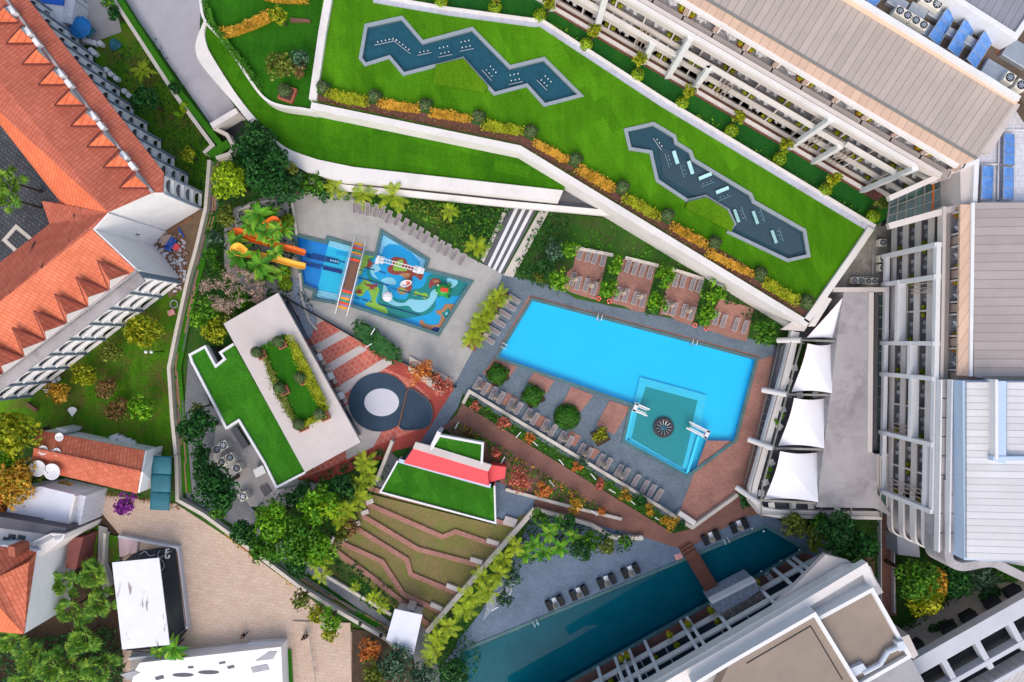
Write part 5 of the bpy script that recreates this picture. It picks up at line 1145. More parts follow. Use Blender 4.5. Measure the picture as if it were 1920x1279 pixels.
for k in range(5):
    u = u7*(k+.5)/5; s = 1 if k % 2 else -1
    for j, (o1, o2, r_) in enumerate(((-.1, -1.5, .5), (.1, -1.9, 2.5))): place('chair', mk_chair, at(u+s*o1*u7/5, o2, 14.6), math.pi/2+r_, f'{"front" if j == 0 else "rear"} pale chair, east hotel top terrace, {ORD[k]} bay from the north', 'east hotel balcony chairs', 1.15)
    place('table', mk_table, at(u, -1.7, 14.6), 0, f'small table on the top terrace of the east hotel, {ORD[k]} bay from the north', 'east hotel balcony tables')
    place('pot', mk_pot, at(u+s*.3*u7/5, -1.6, 14.6), k, f'orange potted plant, east hotel top terrace, {ORD[k]} bay from the north', 'east hotel balcony plants', 1.5)
beam2('eave', at(0, -2.75, 17.3), at(u7, -2.75, 17.3), .7, .4, 'white')
face('roof', WP('1801,383 1826,384 1819,706 1796,704', 17.3), 'tanmetal', eh, .3); face('roof', [P(1826, 380, 17.4), P(1826, 706, 17.4), P(1990, 706, 18.2), P(1990, 380, 18.2)], 'metal2', eh, .3); beam2('gutter', P(1825, 380, 17.55), P(1821, 706, 17.55), .35, .25, 'whitec')
mb = MB(); mb.prismw([at(0, -3.5, 0), at(1, -3.5, 0), Vector((75, at(1, 0, 0).y, 0)), Vector((75, at(0, 0, 0).y, 0))], 17.0, 0); mb.build('wall', M['pale'], eh)
# white-roofed south block of the east hotel
wz = 19.0
mb = MB(); mb.prism('1808,712 1990,712 1990,1062 1925,1062 1880,1055 1830,1055 1812,1052 1808,900', 15.6, 0); mb.build('wall', M['pale'], eh)
for k, (x0, x1, zz) in enumerate(((1767, 1785, 16.2), (1787, 1804, 17.0))):
    for i in range(9):
        y0 = 712+i*36; mb = MB(); mb.prism([(x0-k*1.5*0-i*.6, y0), (x1-i*.6, y0), (x1-i*.6, y0+34), (x0-i*.6, y0+34)], zz, zz-.6); mb.build('planter_cover', M['oldconc'], eh)
    beam2('planter_wall', P(x0-1, 712, zz+.25), P(x0-6, 1036, zz+.25), .16, .8, 'whitec')
mb = MB(); mb.prism('1805,714 1990,714 1990,1056 1808,1050', wz-.3, 15.5); mb.build('roof_edge', M['bluegut'], eh)
face('roof', [P(1813, 716, wz), P(1871, 716, wz+.3), P(1871, 862, wz+.3), P(1888, 862, wz+.35), P(1888, 716, wz+.35), P(1990, 716, wz+.9), P(1990, 1056, wz+.9), P(1813, 1048, wz)], 'metalw', eh, .25)
mb = MB(); mb.prism('1871,715 1887,715 1887,862 1871,862', wz+.9, wz-.2); mb.build('skylight_box', M['bluegut'], eh); beam2('skylight_box', P(1869, 712, wz+1.1), P(1869, 862, wz+1.1), .3, 1.3, 'whitec'); mb = MB(); mb.prism('1862,856 1990,856 1990,864 1886,864 1884,870 1862,864', wz+1.0, wz); mb.build('skylight_box', M['bluegut'], eh)
# rounded balcony ends
for k in range(4):
    z = 5+k*2.5; x0 = 1673+k*22; y0 = 985+k*10; q = [(x0, 924), (x0, y0), (x0+2, y0+10), (x0+8, y0+17), (x0+20, y0+22), (x0+28, y0+24), (x0+40, y0+20)]
    q = q[:2]+spline(q[1:], 4, False)[1:]; mb = MB(); mb.band(q, .2, z+.8, z-.25); mb.build('balcony_end', M['white'], eh); mb = MB(); mb.prism(q+[(x0+50, 912)], z, z-.3); mb.build('balcony_floor', M['darkfloor'], eh)
q = spline(pp('1779,1040 1782,1052 1792,1060 1810,1063 1850,1056 1872,1058'), 4, False); mb = MB(); mb.band([(1779, 900)]+q+[(1925, 1085), (1990, 1110)], .9, 16.6, 13); mb.build('parapet', M['oldconc'], eh)
# tiled roof with panels
tr = thing('tiled_roof', 'pale tiled flat roof between the two hotel wings carrying upright solar panels', 'roof deck', tuple(P(1880, 300, 0)))
mb = MB(); mb.prism('1903,200 1990,200 1990,382 1826,382 1830,300', 16.2, 0); mb.build('deck', M['tiled_white'], tr); mb = MB(); mb.band('1828,383 1832,303 1803,312', .5, 17.0, 12); mb.build('parapet', M['whitec'], tr)
mb = MB(); mb.prism('1800,318 1830,305 1827,384 1802,384', 16.6, 0); mb.build('deck', M['pale'], tr)
ZU_ = ZU; ZU = 16.2
panel('1883,250 1902,252 1902,310 1882,308', 16.5, 17.2, 'tall solar panel column on the tiled roof, upper one nearest the right edge'); panel('1882,313 1901,314 1900,374 1881,373', 16.5, 17.2, 'tall solar panel column on the tiled roof, lower one nearest the right edge'); panel('1842,311 1863,312 1861,374 1840,373', 16.5, 17.2, 'solar panel column standing apart to the west on the tiled roof')
ZU = ZU_
mb = MB()
for q in ('1871,375 1874,244 1925,244', '1838,375 1841,308 1880,308'): mb.tube([tuple(P(x, y, 16.5)) for x, y in pp(q)], .08, 6)
tag(mb.build('roof_pipe', M['whitec']), 'white pipe run framing the solar panel columns on the tiled roof', 'pipe')
M['orangered'] = plain('orange_red_plastic', 'e4502c', .05, 2, .4, 6, 0); M['redo'] = plain('red_orange_paint', 'e8502e', .06, 2, .4, 6, 0); M['yellowp'] = plain('yellow_orange_paint', 'f0a828', .06, 2, .4, 6, 0); M['loungef'] = plain('lounger_frame_paint', 'c4c2c4', .08, 2, .6, 6, 0)
M['lilac'] = plain('lilac_paint', '9c88a8', .06, 2, .5, 6, 0); M['tgreen'] = plain('teal_green_paint', '2f9c88', .06, 2, .4, 6, 0); M['brickp'] = plain('dark_red_paint', '9c2f28', .06, 2, .4, 6, 0); M['pinkp'] = plain('pink_paint', 'd89a94', .06, 2, .5, 6, 0)
M['bridgew'] = plain('reddish_decking', '6e4438', .2, 2, .7, 14, .01); M['edgered'] = plain('dark_red_edge', '5a3030', .1, 2, .7, 6, 0)
# ---------------------------------------------------------------- pool pavilion with grass roof
pv = thing('pool_pavilion', 'pavilion with pale flat roof, planted roof garden and long green turf roof', 'building', tuple(P(520, 730, 0)))
mb = MB(); mb.prism('521,549 676,829 572,886 419,607', 5.0, 4.5); mb.build('roof', M['pale'], pv)
mb = MB(); mb.prism('521,560 662,824 574,870 430,610', 4.6, 0); mb.build('wall', M['glassd'], pv)
GR = '355.5,665.5 384,650 404,687 421,673 413,661 438,645 572,886 518,914 496,869 447.5,788 424,803 363.5,686'
mb = MB(); mb.prism(GR, 3.7, 0); mb.build('turf_roof', M['turf'], pv)
mb = MB(); mb.band('438,645 413,661 421,673 404,687 384,650 355.5,665.5 360,680 363.5,686 424,803 447.5,788 496,869 518,914 572,886', .3, 4.0, 3.0); mb.build('parapet', M['whitec'], pv)
mb = MB(); mb.prism('484,652 535,627 615,771 556,806', 5.25, 5.0); mb.build('roof_lawn', M['roofgarden'], pv)
mb = MB(); mb.prism('425,805 447,792 496,872 519,918 600,905 560,948 520,945 470,880', .5, 0); mb.build('plinth', M['oldconc'], pv)
mb = MB(); mb.prism('432,806 444,800 466,835 455,842', 1.2, .4); mb.build('duct', M['greydk'], pv); mb = MB(); mb.prism('474,882 492,872 499,886 480,896', 2.0, .4); mb.build('white_unit', M['whitec'], pv)
mb = MB(); mb.prism('486,914 500,906 510,922 497,932', .62, .4); mb.build('hatch', M['greydk'], pv); mb = MB(); mb.prism('385,652 402,690 412,684 396,652', 3.0, 0); mb.build('stair_void', M['greydk'], pv)
hedge('535,628 548,628 562,655 590,710 618,768 604,775 560,700', 'l_yellow', 5.05, .8, 'yellow-green hedge along the north-east side of the pavilion roof garden', 51, dens=1.5)
hedge('484,652 490,648 520,712 560,795 553,806 510,730', 'l_olive', 5.05, .6, 'thin brownish hedge along the south-west side of the pavilion roof garden', 52, dens=1.4)
hedge('488,650 530,626 536,636 494,658', 'l_hedge', 5.05, .8, 'short hedge at the north end of the pavilion roof garden', 53, dens=1.4); hedge('556,797 604,772 612,782 560,808', 'l_yellow', 5.05, .8, 'short hedge at the south end of the pavilion roof garden', 54, dens=1.4)
for i, (x, y, w) in enumerate(((479.5, 660, 'westernmost'), (520.5, 640, 'northernmost'), (522.5, 728, 'middle west-side'), (561, 708, 'middle east-side'), (598, 777, 'easternmost'), (559, 797, 'southernmost'))):
    topiary(x, y, 10.5, f'{w} clipped topiary ball in a terracotta box on the pavilion roof', 5.0, 1.5, pot=(1.1, .3 if i % 2 else .5, -.35), potrot=R(25), group='pavilion roof topiaries', seed=60+i)
acs([(419, 835), (407, 843), (431.5, 858), (415.6, 866.6), (444, 878), (456, 931)], 0, R(28), 'white single-fan chiller beside the pavilion turf roof, {} from the north', 1, 1.15, 1.3)
acs([(1655, 455), (1655, 485), (1655, 502)], 3, R(90), 'white cooling unit in the mossy service yard, {} from the north', 1, .95, .9); acs([(1608, 526), (1634, 527)], 3, 0, 'double-fan unit on the south side of the mossy service yard, {} from the west', 2, .85, .9)
sy = thing('service_yard_roof', 'mossy speckled concrete roof yard with cooling units east of the lawn roof', 'roof deck', tuple(P(1620, 490, 0)))
mb = MB(); mb.prism('1645,420 1670,400 1672,541 1560,541 1600,480', 3.0, 0); mb.build('deck', M['speck'], sy); beam(sy, 'beam', P(1563, 543, 5.8), P(1668, 543, 5.8), .55, .8, 'pale'); mb = MB(); mb.tube([tuple(P(x, y, 3.3)) for x, y in ((1600, 505), (1601, 519), (1640, 519))], .06, 5); mb.tube([tuple(P(x, y, 3.3)) for x, y in ((1637, 460), (1636, 515))], .06, 5); mb.build('pipe', M['silver'], sy)
# cafe tables on the red plaza
for i, (x, y) in enumerate(((596, 671), (617.5, 706), (637, 743))):
    c = P(x, y, .75); tb = thing('cafe_table', f'white square cafe table on red paving by the pavilion, {ORD[i]} from the north', 'table', (c.x, c.y, 0), R(22), 'cafe tables by the pavilion')
    mb = MB(); mb.box((0, 0, .73), (1.25, .95, .04)); mb.build('tabletop', M['whitec'], tb, local=True, bevel=.01); mb = MB(); mb.lathe((0, 0, 0), [(.3, 0), (.05, .06), (.05, .7)], 10); mb.build('pedestal', M['silver'], tb, local=True)
    for j, (dx, dy, rz) in enumerate(((-.3, .85, 0), (.35, .85, 0), (-.3, -.85, math.pi), (.35, -.85, math.pi))):
        if i == 2 and j == 2: continue
        v = Matrix.Rotation(R(22), 4, 'Z') @ Vector((dx, dy, 0)); ch = thing('cafe_chair', f'cream cafe chair, {["north-west", "north-east", "south-west", "south-east"][j]} seat of the {ORD[i]} white table from the north', 'chair', (c.x+v.x, c.y+v.y, 0), R(22)+rz, 'cream cafe chairs')
        mb = MB(); mb.box((0, 0, .43), (.5, .5, .08)); mb.build('seat', M['cream'], ch, local=True, bevel=.03); mb = MB(); mb.box((0, .25, .68), (.5, .08, .5)); mb.build('backrest', M['cream'], ch, local=True, bevel=.03)
        for sx in (-.2, .2):
            for s2 in (-.2, .2): mb = MB(); mb.bar((sx, s2, .4), (sx, s2+.001, 0), .05, .05); mb.build('leg', M['silver'], ch, local=True)
# ---- red pavilion
rp = thing('red_pavilion', 'low red-walled pavilion with two grass roofs behind white parapets', 'building', tuple(P(830, 880, 0)))
mb = MB(); mb.prism('746,866 912,912 926,914 928.5,981 713,922', 3.0, 0); mb.build('turf_roof', M['turf'], rp)
mb = MB(); mb.band('746,864 713,923 929,981 927,911', .22, 3.3, 0); mb.build('parapet', M['whitec'], rp); mb = MB(); mb.band('748,864 920,912', .5, 3.15, 2.6); mb.build('glass_eave', M['bluegut'], rp)
mb = MB(); mb.prism('777,838 914,883 917,911 757,868', 4.1, 0); mb.build('red_roof', M['redp'], rp); mb = MB(); mb.prism('914,883 920,872 949,876 946,897 917,905', 2.6, 0); mb.build('red_wall', M['redp'], rp)
mb = MB(); mb.prism('779,829 806,836 922,872 915,884 774,841', 4.5, 3.9); mb.build('cornice', M['pale'], rp)
mb = MB(); mb.prism('820,820 905,832 904,868 812,844', 4.2, 0); mb.build('turf_roof', M['turf'], rp); mb = MB(); mb.band('808,843 824,817 905,832 903,870', .3, 4.6, 3.5); mb.build('parapet', M['whitec'], rp); mb = MB(); mb.prism('806,838 816,832 827,812 820,808', 4.8, 0); mb.build('white_fin', M['whitec'], rp)
mb = MB(); mb.prism('703,900 733,825 738,829 708,905', 1.6, 0); tag(mb.build('low_wall', M['kerb']), 'pale sloping wall between the palm grove and the grey steps', 'wall')
# ---- amphitheatre
am = thing('amphitheatre', 'dry grass amphitheatre with five zigzag brick bench rows', 'amphitheatre', tuple(P(800, 1050, 0)))
for q in ('686,944 830,1007 854,997 940,1027', '679,967 783,1030 880,1055 904,1062', '660,986 763,1050 770,1077 862,1115', '628,1013 716,1053 756,1114 827,1148', '618,1025 700,1085 768,1140', '788,1158 806,1175', '690,915 740,930 962,985'):
    mb = MB(); mb.band(q, .62, .45, 0); mb.build('bench', M['brick'], am)
for x, y, r_ in ((693, 941, 20), (684, 961, 20), (668, 983, 20), (644, 1011, 25), (621, 1013, 70), (924, 1017, -17), (893, 1052, -17), (848, 1102, -22), (818, 1138, -25), (955, 982, -17), (958, 975, -17)):
    p = P(x, y, .6); mb = MB(); mb.box((p.x, p.y, .3), (1.7 if x > 800 else 1.0, .6, .6), R(r_)); mb.build('end_block', M['pale'], am, bevel=.02)
mb = MB(); mb.band('1003,955 800,1186', .62, 1.0, 0); tag(mb.build('retaining_wall', M['kerb']), 'pale diagonal wall dividing the amphitheatre from the palm bed', 'wall')
mb = MB(); mb.band('1003,955 1110,985 1150,1008 1206,1010', .5, .9, 0); tag(mb.build('retaining_wall', M['kerb']), 'pale wall of the triangular tropical planting bed', 'wall')
mb = MB(); mb.band('948,918 1060,948 1166,974', .4, .7, 0); tag(mb.build('retaining_wall', M['kerb']), 'low pale wall below the red and yellow shrub bed', 'wall')
mb = MB(); mb.band('868,757 880,734 1240,952 1298,990 1384,928', .42, .8, 0); tag(mb.build('retaining_wall', M['kerb']), 'pale planter wall behind the southern row of loungers', 'wall')
mb = MB(); mb.band('1273,962 1303,982', .7, .95, .1); tag(mb.build('stone_bench', M['white']), 'short white stone bench at the tip of the lounger deck', 'bench')
mb = MB(); mb.band('1063,462 1150,478', .4, .9, 0); mb.band('1173,483 1235,498', .4, .9, 0); mb.band('1262,505 1320,523', .4, .9, 0); tag(mb.build('retaining_wall', M['kerb']), 'pale wall behind the brick lounger bays in the garden', 'wall')
mb = MB(); mb.band('445,395 480,380 546,372 550,395 556,440', .3, .5, 0); mb.band('562,512 566,560 572,580 580,602 594,618', .3, .4, 0); tag(mb.build('low_wall', M['kerb']), 'pale low wall round the slide planting', 'wall')
mb = MB(); mb.band('524,552 700,654 855,727', .12, .9, 0); tag(mb.build('glass_fence', M['dark']), 'thin dark fence between the kids pool deck and the red plaza', 'fence')
mb = MB(); mb.band('607,1078 733,1153', .4, .5, 0); tag(mb.build('path_kerb', M['kerb']), 'kerb between the service path and the planting under the amphitheatre', 'kerb')
# brick bays with loungers
for q in ('1081,462 1140,476 1130,520 1120,562 1110,561 1070,548 1056,540 1064,510 1075,500', '1169,485 1231,500 1222,535 1208,586 1185,582 1170,574 1143,568 1150,545', '1262,508 1318,524 1312,560 1298,610 1275,604 1254,592 1237,590 1243,560', '1350,560 1413,578 1400,640 1365,632 1348,625 1325,618 1335,590'):
    LEV[0] += .001; mb = MB(); mb.prism(q, .32, 0); struct('brick_bay', mb, M['brick'])
# ---- sun loungers and closed parasols
def mk_lounger():
    t = thing('sun_lounger', None, 'sun lounger'); L, W = 1.72, .6
    mb = MB()
    for s in (-1, 1): mb.bar((s*W/2, -L/2, .36), (s*W/2, L/2-.5, .36), .04, .05); mb.bar((s*W/2, L/2-.5, .36), (s*W/2, L/2, .62), .04, .05)
    mb.bar((-W/2, -L/2, .361), (W/2, -L/2, .361), .04, .05); mb.bar((-W/2, L/2, .621), (W/2, L/2, .621), .04, .05); mb.build('frame', M['loungef'], t, local=True)
    mb = MB(); mb.box((0, -.25, .34), (W-.05, L-.54, .04)); mb.build('seat', M['mattress'], t, local=True)
    mb = MB(); mb.bar((0, L/2-.5, .37), (0, L/2-.02, .61), W-.1, .04); mb.build('backrest', M['mattress'], t, local=True)
    for sx in (-1, 1):
        for y in (-L/2+.15, L/2-.45): mb = MB(); mb.bar((sx*W/2, y, .33), (sx*W/2, y+.001, 0), .05, .05); mb.build('leg', M['whitec'], t, local=True)
    return t
def mk_parasol():
    t = thing('closed_parasol', None, 'parasol'); mb = MB(); mb.tube([(0, 0, 0), (0, 0, 2.55)], .03, 6); mb.build('pole', M['silver'], t, local=True)
    mb = MB(); mb.lathe((0, 0, 1.0), [(.40, 0), (.34, .15), (.2, .8), (.1, 1.4), (.03, 1.55)], 48, 8, .38); mb.build('canopy', M['cream'], t, local=True)
    mb = MB(); mb.box((0, 0, .05), (.5, .5, .1)); mb.build('base', M['greydk'], t, local=True); return t
def lounge(lst, ang, z, where, group):
    for i, q in enumerate(lst):
        x, y = q[:2]; a_ = q[2] if len(q) > 2 else ang; c = P(x, y, z+.4)
        place('lounger', mk_lounger, (c.x, c.y, z), R(a_-90)+rnd.uniform(-.04, .04), where.format(ORD[i]), group)
def paras(lst, z, where):
    for i, (x, y) in enumerate(lst):
        c = P(x, y, z+1.3); place('parasol', mk_parasol, (c.x, c.y, z), rnd.uniform(0, 1), where.format(ORD[i]), 'closed cream parasols', rnd.uniform(.85, 1.05))
zd = .05
lounge([(665,388,92),(676,390.5,90),(689,393,86),(704,395,75),(716,398,68),(728,407,66),(745,412,62),(759,422,62),(773,431,62),(786,438,62),(798,446,62),(813,454,62),(825.5,463,62),(838,469,62),(852,478,60),(866.5,487,60)], 62, zd, 'lounger on pale concrete north of the kids pool, {} from the west', 'loungers above the kids pool')
lounge([(964,561),(955.6,575),(946.5,589),(936,605),(926,620),(916,637)], 148, zd, 'lounger beside the yellow palm hedge west of the big pool, {} from the north', 'loungers by the palm hedge')
paras([(950,563),(932,591),(912,626)], zd, 'closed cream parasol beside the palm hedge west of the big pool, {} from the north')
S1 = [(895.5,719),(910,729),(925,737),(939,746),(957,758),(972,766),(988.6,777),(1002.7,785.5),(1022,797),(1037,807),(1053,820),(1068,829),(1090,843),(1104,851),(1126,862.5),(1140,870),(1160,882.6),(1173,889),(1192.6,901)]
lounge(S1, 61, zd, 'lounger in the southern row along the planter wall, {} from the west', 'southern lounger row'); lounge([(1209,912),(1222,920),(1235,928)], 61, zd, 'lounger at the tip end of the southern row, {} of its last three', 'southern lounger row')
paras([(899.5,726),(929,744.5),(961.7,766),(993.6,783),(1026.5,806),(1059,824),(1097.5,851),(1133.5,872),(1166,891)], zd, 'closed cream parasol in the southern lounger row, {} from the west')
zb_ = .33
for k, (bk, fr, um) in enumerate((([(1087.7,475.6),(1103.5,479),(1116,483),(1131,487)], [(1074,523),(1084,531),(1099.5,534.5),(1114.6,541)], [(1078.6,523),(1109.6,534)]), ([(1177.5,498.5),(1191,503.5),(1204.7,507),(1219,511)], [(1159,551),(1173.5,554),(1191,559),(1205,564)], [(1169,548),(1201,555)]),
     ([(1267.6,526),(1281,527.7),(1299,533),(1312,536)], [(1251,576),(1264,580),(1282.7,583),(1297,588)], [(1260,571.5),(1293,581.5)]), ([], [(1343,597),(1357,602),(1380,609),(1397,613.5)], []))):
    lounge(bk, 74, zb_, '{} lounger from the west in the back row of the '+ORD[k]+' brick bay', 'loungers on the brick bays'); lounge(fr, 74, zb_, '{} lounger from the west in the front row of the '+ORD[k]+' brick bay', 'loungers on the brick bays')
    paras(um, zb_, '{} closed cream parasol from the west in the '+ORD[k]+' brick bay')
# wicker sets by the lap pool
LS = [(1040,1130,24),(1085,1111,24),(1137,1089,22),(1182,1070,24),(1333,1007,24),(1386,985,22)]
for i, (x, y, an) in enumerate(LS):
    c = P(x, y, .5); w = f'{ORD[i]} set from the west beside the dark lap pool'
    for s in (-1, 1):
        v = Matrix.Rotation(R(an), 4, 'Z') @ Vector((s*.85, -.1, 0)); t = thing('wicker_armchair', f'{"west" if s < 0 else "east"} black wicker armchair of the {w}', 'armchair', (c.x+v.x, c.y+v.y, .05), R(an+2), 'wicker armchairs')
        mb = MB(); mb.box((0, 0, .25), (.62, 1.5, .3)); mb.build('seat', M['wicker'], t, local=True, bevel=.05); mb = MB(); mb.box((0, .68, .55), (.62, .14, .5)); mb.build('backrest', M['wicker'], t, local=True, bevel=.04)
        for q in (-.3, .3): mb = MB(); mb.box((q, 0, .42), (.09, 1.4, .3)); mb.build('armrest', M['wicker'], t, local=True, bevel=.03)
    mb_t = thing('side_table', f'small white table of the {w}', 'table', (c.x-.05, c.y+.3, .05), R(an), 'white side tables'); mb = MB(); mb.box((0, 0, .5), (.55, .7, .05)); mb.build('tabletop', M['whitec'], mb_t, local=True); mb = MB(); mb.lathe((0, 0, 0), [(.2, 0), (.05, .05), (.05, .48)], 8); mb.build('pedestal', M['silver'], mb_t, local=True)
    place('parasol', mk_parasol, (c.x+.05, c.y-.2, .05), i*.7, f'closed cream parasol standing over the {w}', 'closed cream parasols', .8)
# lifebuoys, lamps, small things
for i, (x, y, w) in enumerate(((1122, 560, 'between the first and second brick bays, west one'), (1142, 565, 'between the first and second brick bays, east one'), (1302, 610, 'between the third and fourth brick bays, west one'), (1323, 616, 'between the third and fourth brick bays, east one'))):
    c = P(x, y, .3); t = thing('lifebuoy', f'orange-red lifebuoy {w}', 'lifebuoy', (c.x, c.y, .05), i, 'lifebuoys'); mb = MB(); mb.tube([(0, 0, 0), (0, 0, .5)], .04, 6); mb.build('post', M['silver'], t, local=True)
    mb = MB(); mb.tube([(.26*math.cos(k*math.pi/9), .26*math.sin(k*math.pi/9), .5) for k in range(19)], .09, 6, False); mb.build('ring', M['orangered'], t, local=True)
    mb = MB()
    for k in range(4): mb.tube([(.26*math.cos(k*1.57+j*.1), .26*math.sin(k*1.57+j*.1), .505) for j in range(3)], .1, 6)
    mb.build('band', M['whitec'], t, local=True)
mb = MB(); mb.box(tuple(P(1269, 1045, .1)), (.5, .9, .15), R(25)); mb.box(tuple(P(1276, 1043, .1)), (.5, .9, .15), R(25)); o = mb.build('towel_box', M['pinkp'], bevel=.04); tag(o, 'small pink box pair at the lap pool edge west of the bridge', 'box')
c = P(1201, 1006, 1.0); t = thing('bollard_lamp', 'round white lamp on the tip of the pale wall by the brick path', 'lamp', (c.x, c.y, .8)); mb = MB(); mb.lathe((0, 0, 0), [(.1, 0), (.1, .35), (.22, .36), (.2, .5), (.05, .55)], 14); mb.build('head', M['whitec'], t, local=True); mb = MB(); mb.lathe((0, 0, .55), [(.08, 0), (.06, .03)], 10); mb.build('lens', M['dark'], t, local=True)
for i, (x, y, a_) in enumerate(((943, 862, 60), (1052, 866, 130), (1003, 831, 140), (972, 815, 50), (1112, 893, 130), (1034, 905, 130), (1147, 920, 150), (1185, 941, 140), (1114, 961, 140), (1233, 973, 150), (857, 797, 60), (957, 1110, 70), (928, 1140, 30), (700, 622, 60), (692, 648, 30))):
    c = P(x, y, 1.4); t = thing('garden_lamp', f'thin white garden lamp post leaning over the planting, {ORD[i]} listed from the pool path' if 0 else ['thin white lamp at the red shrub by the red pavilion', 'thin white lamp in the middle of the southern planter', 'thin white lamp near the small orange shrub of the southern planter', 'thin white lamp below the pink shrub of the southern planter', 'thin white lamp halfway along the brick path planter', 'thin white lamp in the yellow bed above the low wall', 'thin white lamp beside the third orange shrub of the southern planter', 'thin white lamp between the two golden trees of the southern planter', 'thin white lamp at the thin end of the yellow bed', 'thin white lamp before the last golden tree of the southern planter', 'white forked lamp above the small square grass roof', 'tall thin white lamp on the pebbles by the lap pool deck', 'forked white lamp lying low on the pebbles by the lap pool deck', 'white lamp standing in the dark hedge below the kids pool, upper one', 'white lamp standing in the dark hedge below the kids pool, lower one'][i], 'lamp', (c.x, c.y, 0), R(a_), 'thin white garden lamps')
    mb = MB(); mb.tube([(0, 0, 0), (0, 0, 1.7)], .04, 6); mb.build('post', M['whitec'], t, local=True); mb = MB(); mb.bar((-.5, 0, 1.75), (.5, 0, 1.75), .11, .08); mb.build('lamp_head', M['whitec'], t, local=True)
# ---- kids pool play pieces and slides
def Z(x, y, z): return P(540+x/5.333, 420+y/5.333, z)
br = thing('play_bridge', 'white-railed rainbow-stepped footbridge arched over the kids pool', 'bridge', tuple(Z(600, 520, 0)))
def prof(u):
    return .15+min(1, min(u, 1-u)/.30)*1.5
A0, A1_, B0, B1 = Vector((705, 180)), Vector((545, 850)), Vector((745, 200)), Vector((575, 860))
ctr = lambda u: Vector((710, 195)).lerp(Vector((545, 845)), u)
cols = ['yellowp', 'lilac', 'redo', 'tgreen', 'yellowp', 'lilac', 'tgreen', 'redo']
def q_at(u, s, z):
    c0 = Z(*ctr(u), z); dr = (Z(*ctr(1), 0)-Z(*ctr(0), 0)).normalized(); nn = Vector((-dr.y, dr.x, 0)); return Vector((c0.x, c0.y, z))+nn*s
for k in range(8):
    for side in (0, 1):
        u = .02+k*.034 if not side else .98-k*.034; z = .15+k*.19
        mb = MB(); mb.bar(q_at(u, -.62, z), q_at(u, .62, z), .40, .18); mb.build('step', M[cols[k]], br)
mb = MB(); mb.bar(q_at(.29, 0, 1.62), q_at(.71, 0, 1.62), 1.25, .12); mb.build('deck', M['wood'], br)
for s in (-.78, .78):
    mb = MB()
    for lift in (.95, .55): mb.bar(q_at(-.1, s, .2+lift*.3), q_at(.25, s, 1.55+lift), .12, .1); mb.bar(q_at(.25, s, 1.55+lift), q_at(.75, s, 1.55+lift), .12, .1); mb.bar(q_at(.75, s, 1.55+lift), q_at(1.1, s, .2+lift*.3), .12, .1)
    mb.build('handrail', M['whitec'], br)
    mb = MB()
    for k in range(30):
        u = .05+k*.031; z = prof(u); mb.bar(q_at(u, s, z+.9), q_at(u+.001, s, z-.1), .05, .05); mb.bar(q_at(u, s, z+.2), q_at(u, s*1.45, z-.2), .05, .05)
    mb.build('baluster', M['whitec'], br)
    for u in (.3, .7): mb = MB(); mb.tube([tuple(q_at(u, s, 1.6)), tuple(q_at(u, s, -.5))], .08, 8); mb.build('leg', M['whitec'], br)
mk = thing('monkey_bars', 'white ladder-like climbing bars spanning the painted red island', 'climbing frame', tuple(Z(1110, 400, 0)))
aM, bM = Z(920, 355, 1.9), Z(1290, 455, 1.9); dM = (bM-aM).normalized(); nM = Vector((-dM.y, dM.x, 0)); mb = MB()
for s in (-.22, .22): mb.bar(aM+nM*s, bM+nM*s, .1, .1)
for k in range(13): mb.bar(aM.lerp(bM, k/12)-nM*.22, aM.lerp(bM, k/12)+nM*.22, .06, .06)
mb.build('ladder', M['whitec'], mk)
for e, s in ((aM, -1), (bM, 1)):
    mb = MB(); mb.box((e.x, e.y, 1.7), (1.0, .9, .08), R(-15)); mb.build('platform', M['whitec'], mk); mb = MB(); mb.box((e.x+s*.55, e.y-.1, .9), (.5, .8, .07), R(-15)); mb.build('platform', M['whitec'], mk)
    mb = MB()
    for k in range(5): mb.bar(e+nM*(-.45+k*.22)+Vector((0, 0, .6)), e+nM*(-.45+k*.22)+Vector((0.001, 0, -2.3)), .05, .05)
    mb.build('leg', M['whitec'], mk)
c = Z(993, 725, 1.6); um = thing('water_mushroom', 'white round water mushroom with dark holes standing on the pale painted stream', 'water toy', (c.x, c.y, -.45)); mb = MB(); mb.tube([(0, 0, 0), (0, 0, 2)], .1, 8); mb.build('stem', M['whitec'], um, local=True)
mb = MB(); mb.lathe((0, 0, 1.85), [(.66, 0), (.68, .12), (.5, .24), (.05, .3)], 28); mb.build('cap', M['whitec'], um, local=True, smooth=True); mb = MB()
for k in range(7):
    a_ = k*1.05; rr_ = .42 if k else 0; mb.lathe((rr_*math.cos(a_), rr_*math.sin(a_), 2.09 if k else 2.14), [(.05, 0), (.045, .03)], 8)
mb.build('spray_hole', M['navy'], um, local=True)
def hull(pts, r1, r2, zz): return pts
c = Z(1180, 594, .3); bo = thing('toy_boat', 'small white play boat with red seat ribs in the kids pool', 'water toy', (c.x, c.y, -.3), R(14)); mb = MB()
for i in range(2): pass
mb.lathe((0, 0, 0), [(.25, 0), (.42, .35), (.46, .6), (.36, .6), (.3, .4)], 24); 
for i, v in enumerate(mb.v): mb.v[i] = (v[0]*1.0*1.8*(1.0), v[1]*(1.05 if v[0] < .1 else .95), v[2])
mb.build('hull', M['whitec'], bo, local=True, smooth=True); mb = MB()
for k in range(5): mb.box((.05+k*.15, 0, .5), (.08, .5, .06))
mb.build('seat_rib', M['redo'], bo, local=True)
c = Z(1550, 660, .3); fr = thing('frog_slide', 'green frog-shaped water slide with a red striped chute in the kids pool', 'water toy', (c.x, c.y, -.45), R(-8)); mb = MB(); mb.lathe((0, 0, 0), [(.95, 0), (1.05, .35), (.95, .85), (.6, 1.2), (.1, 1.3)], 28)
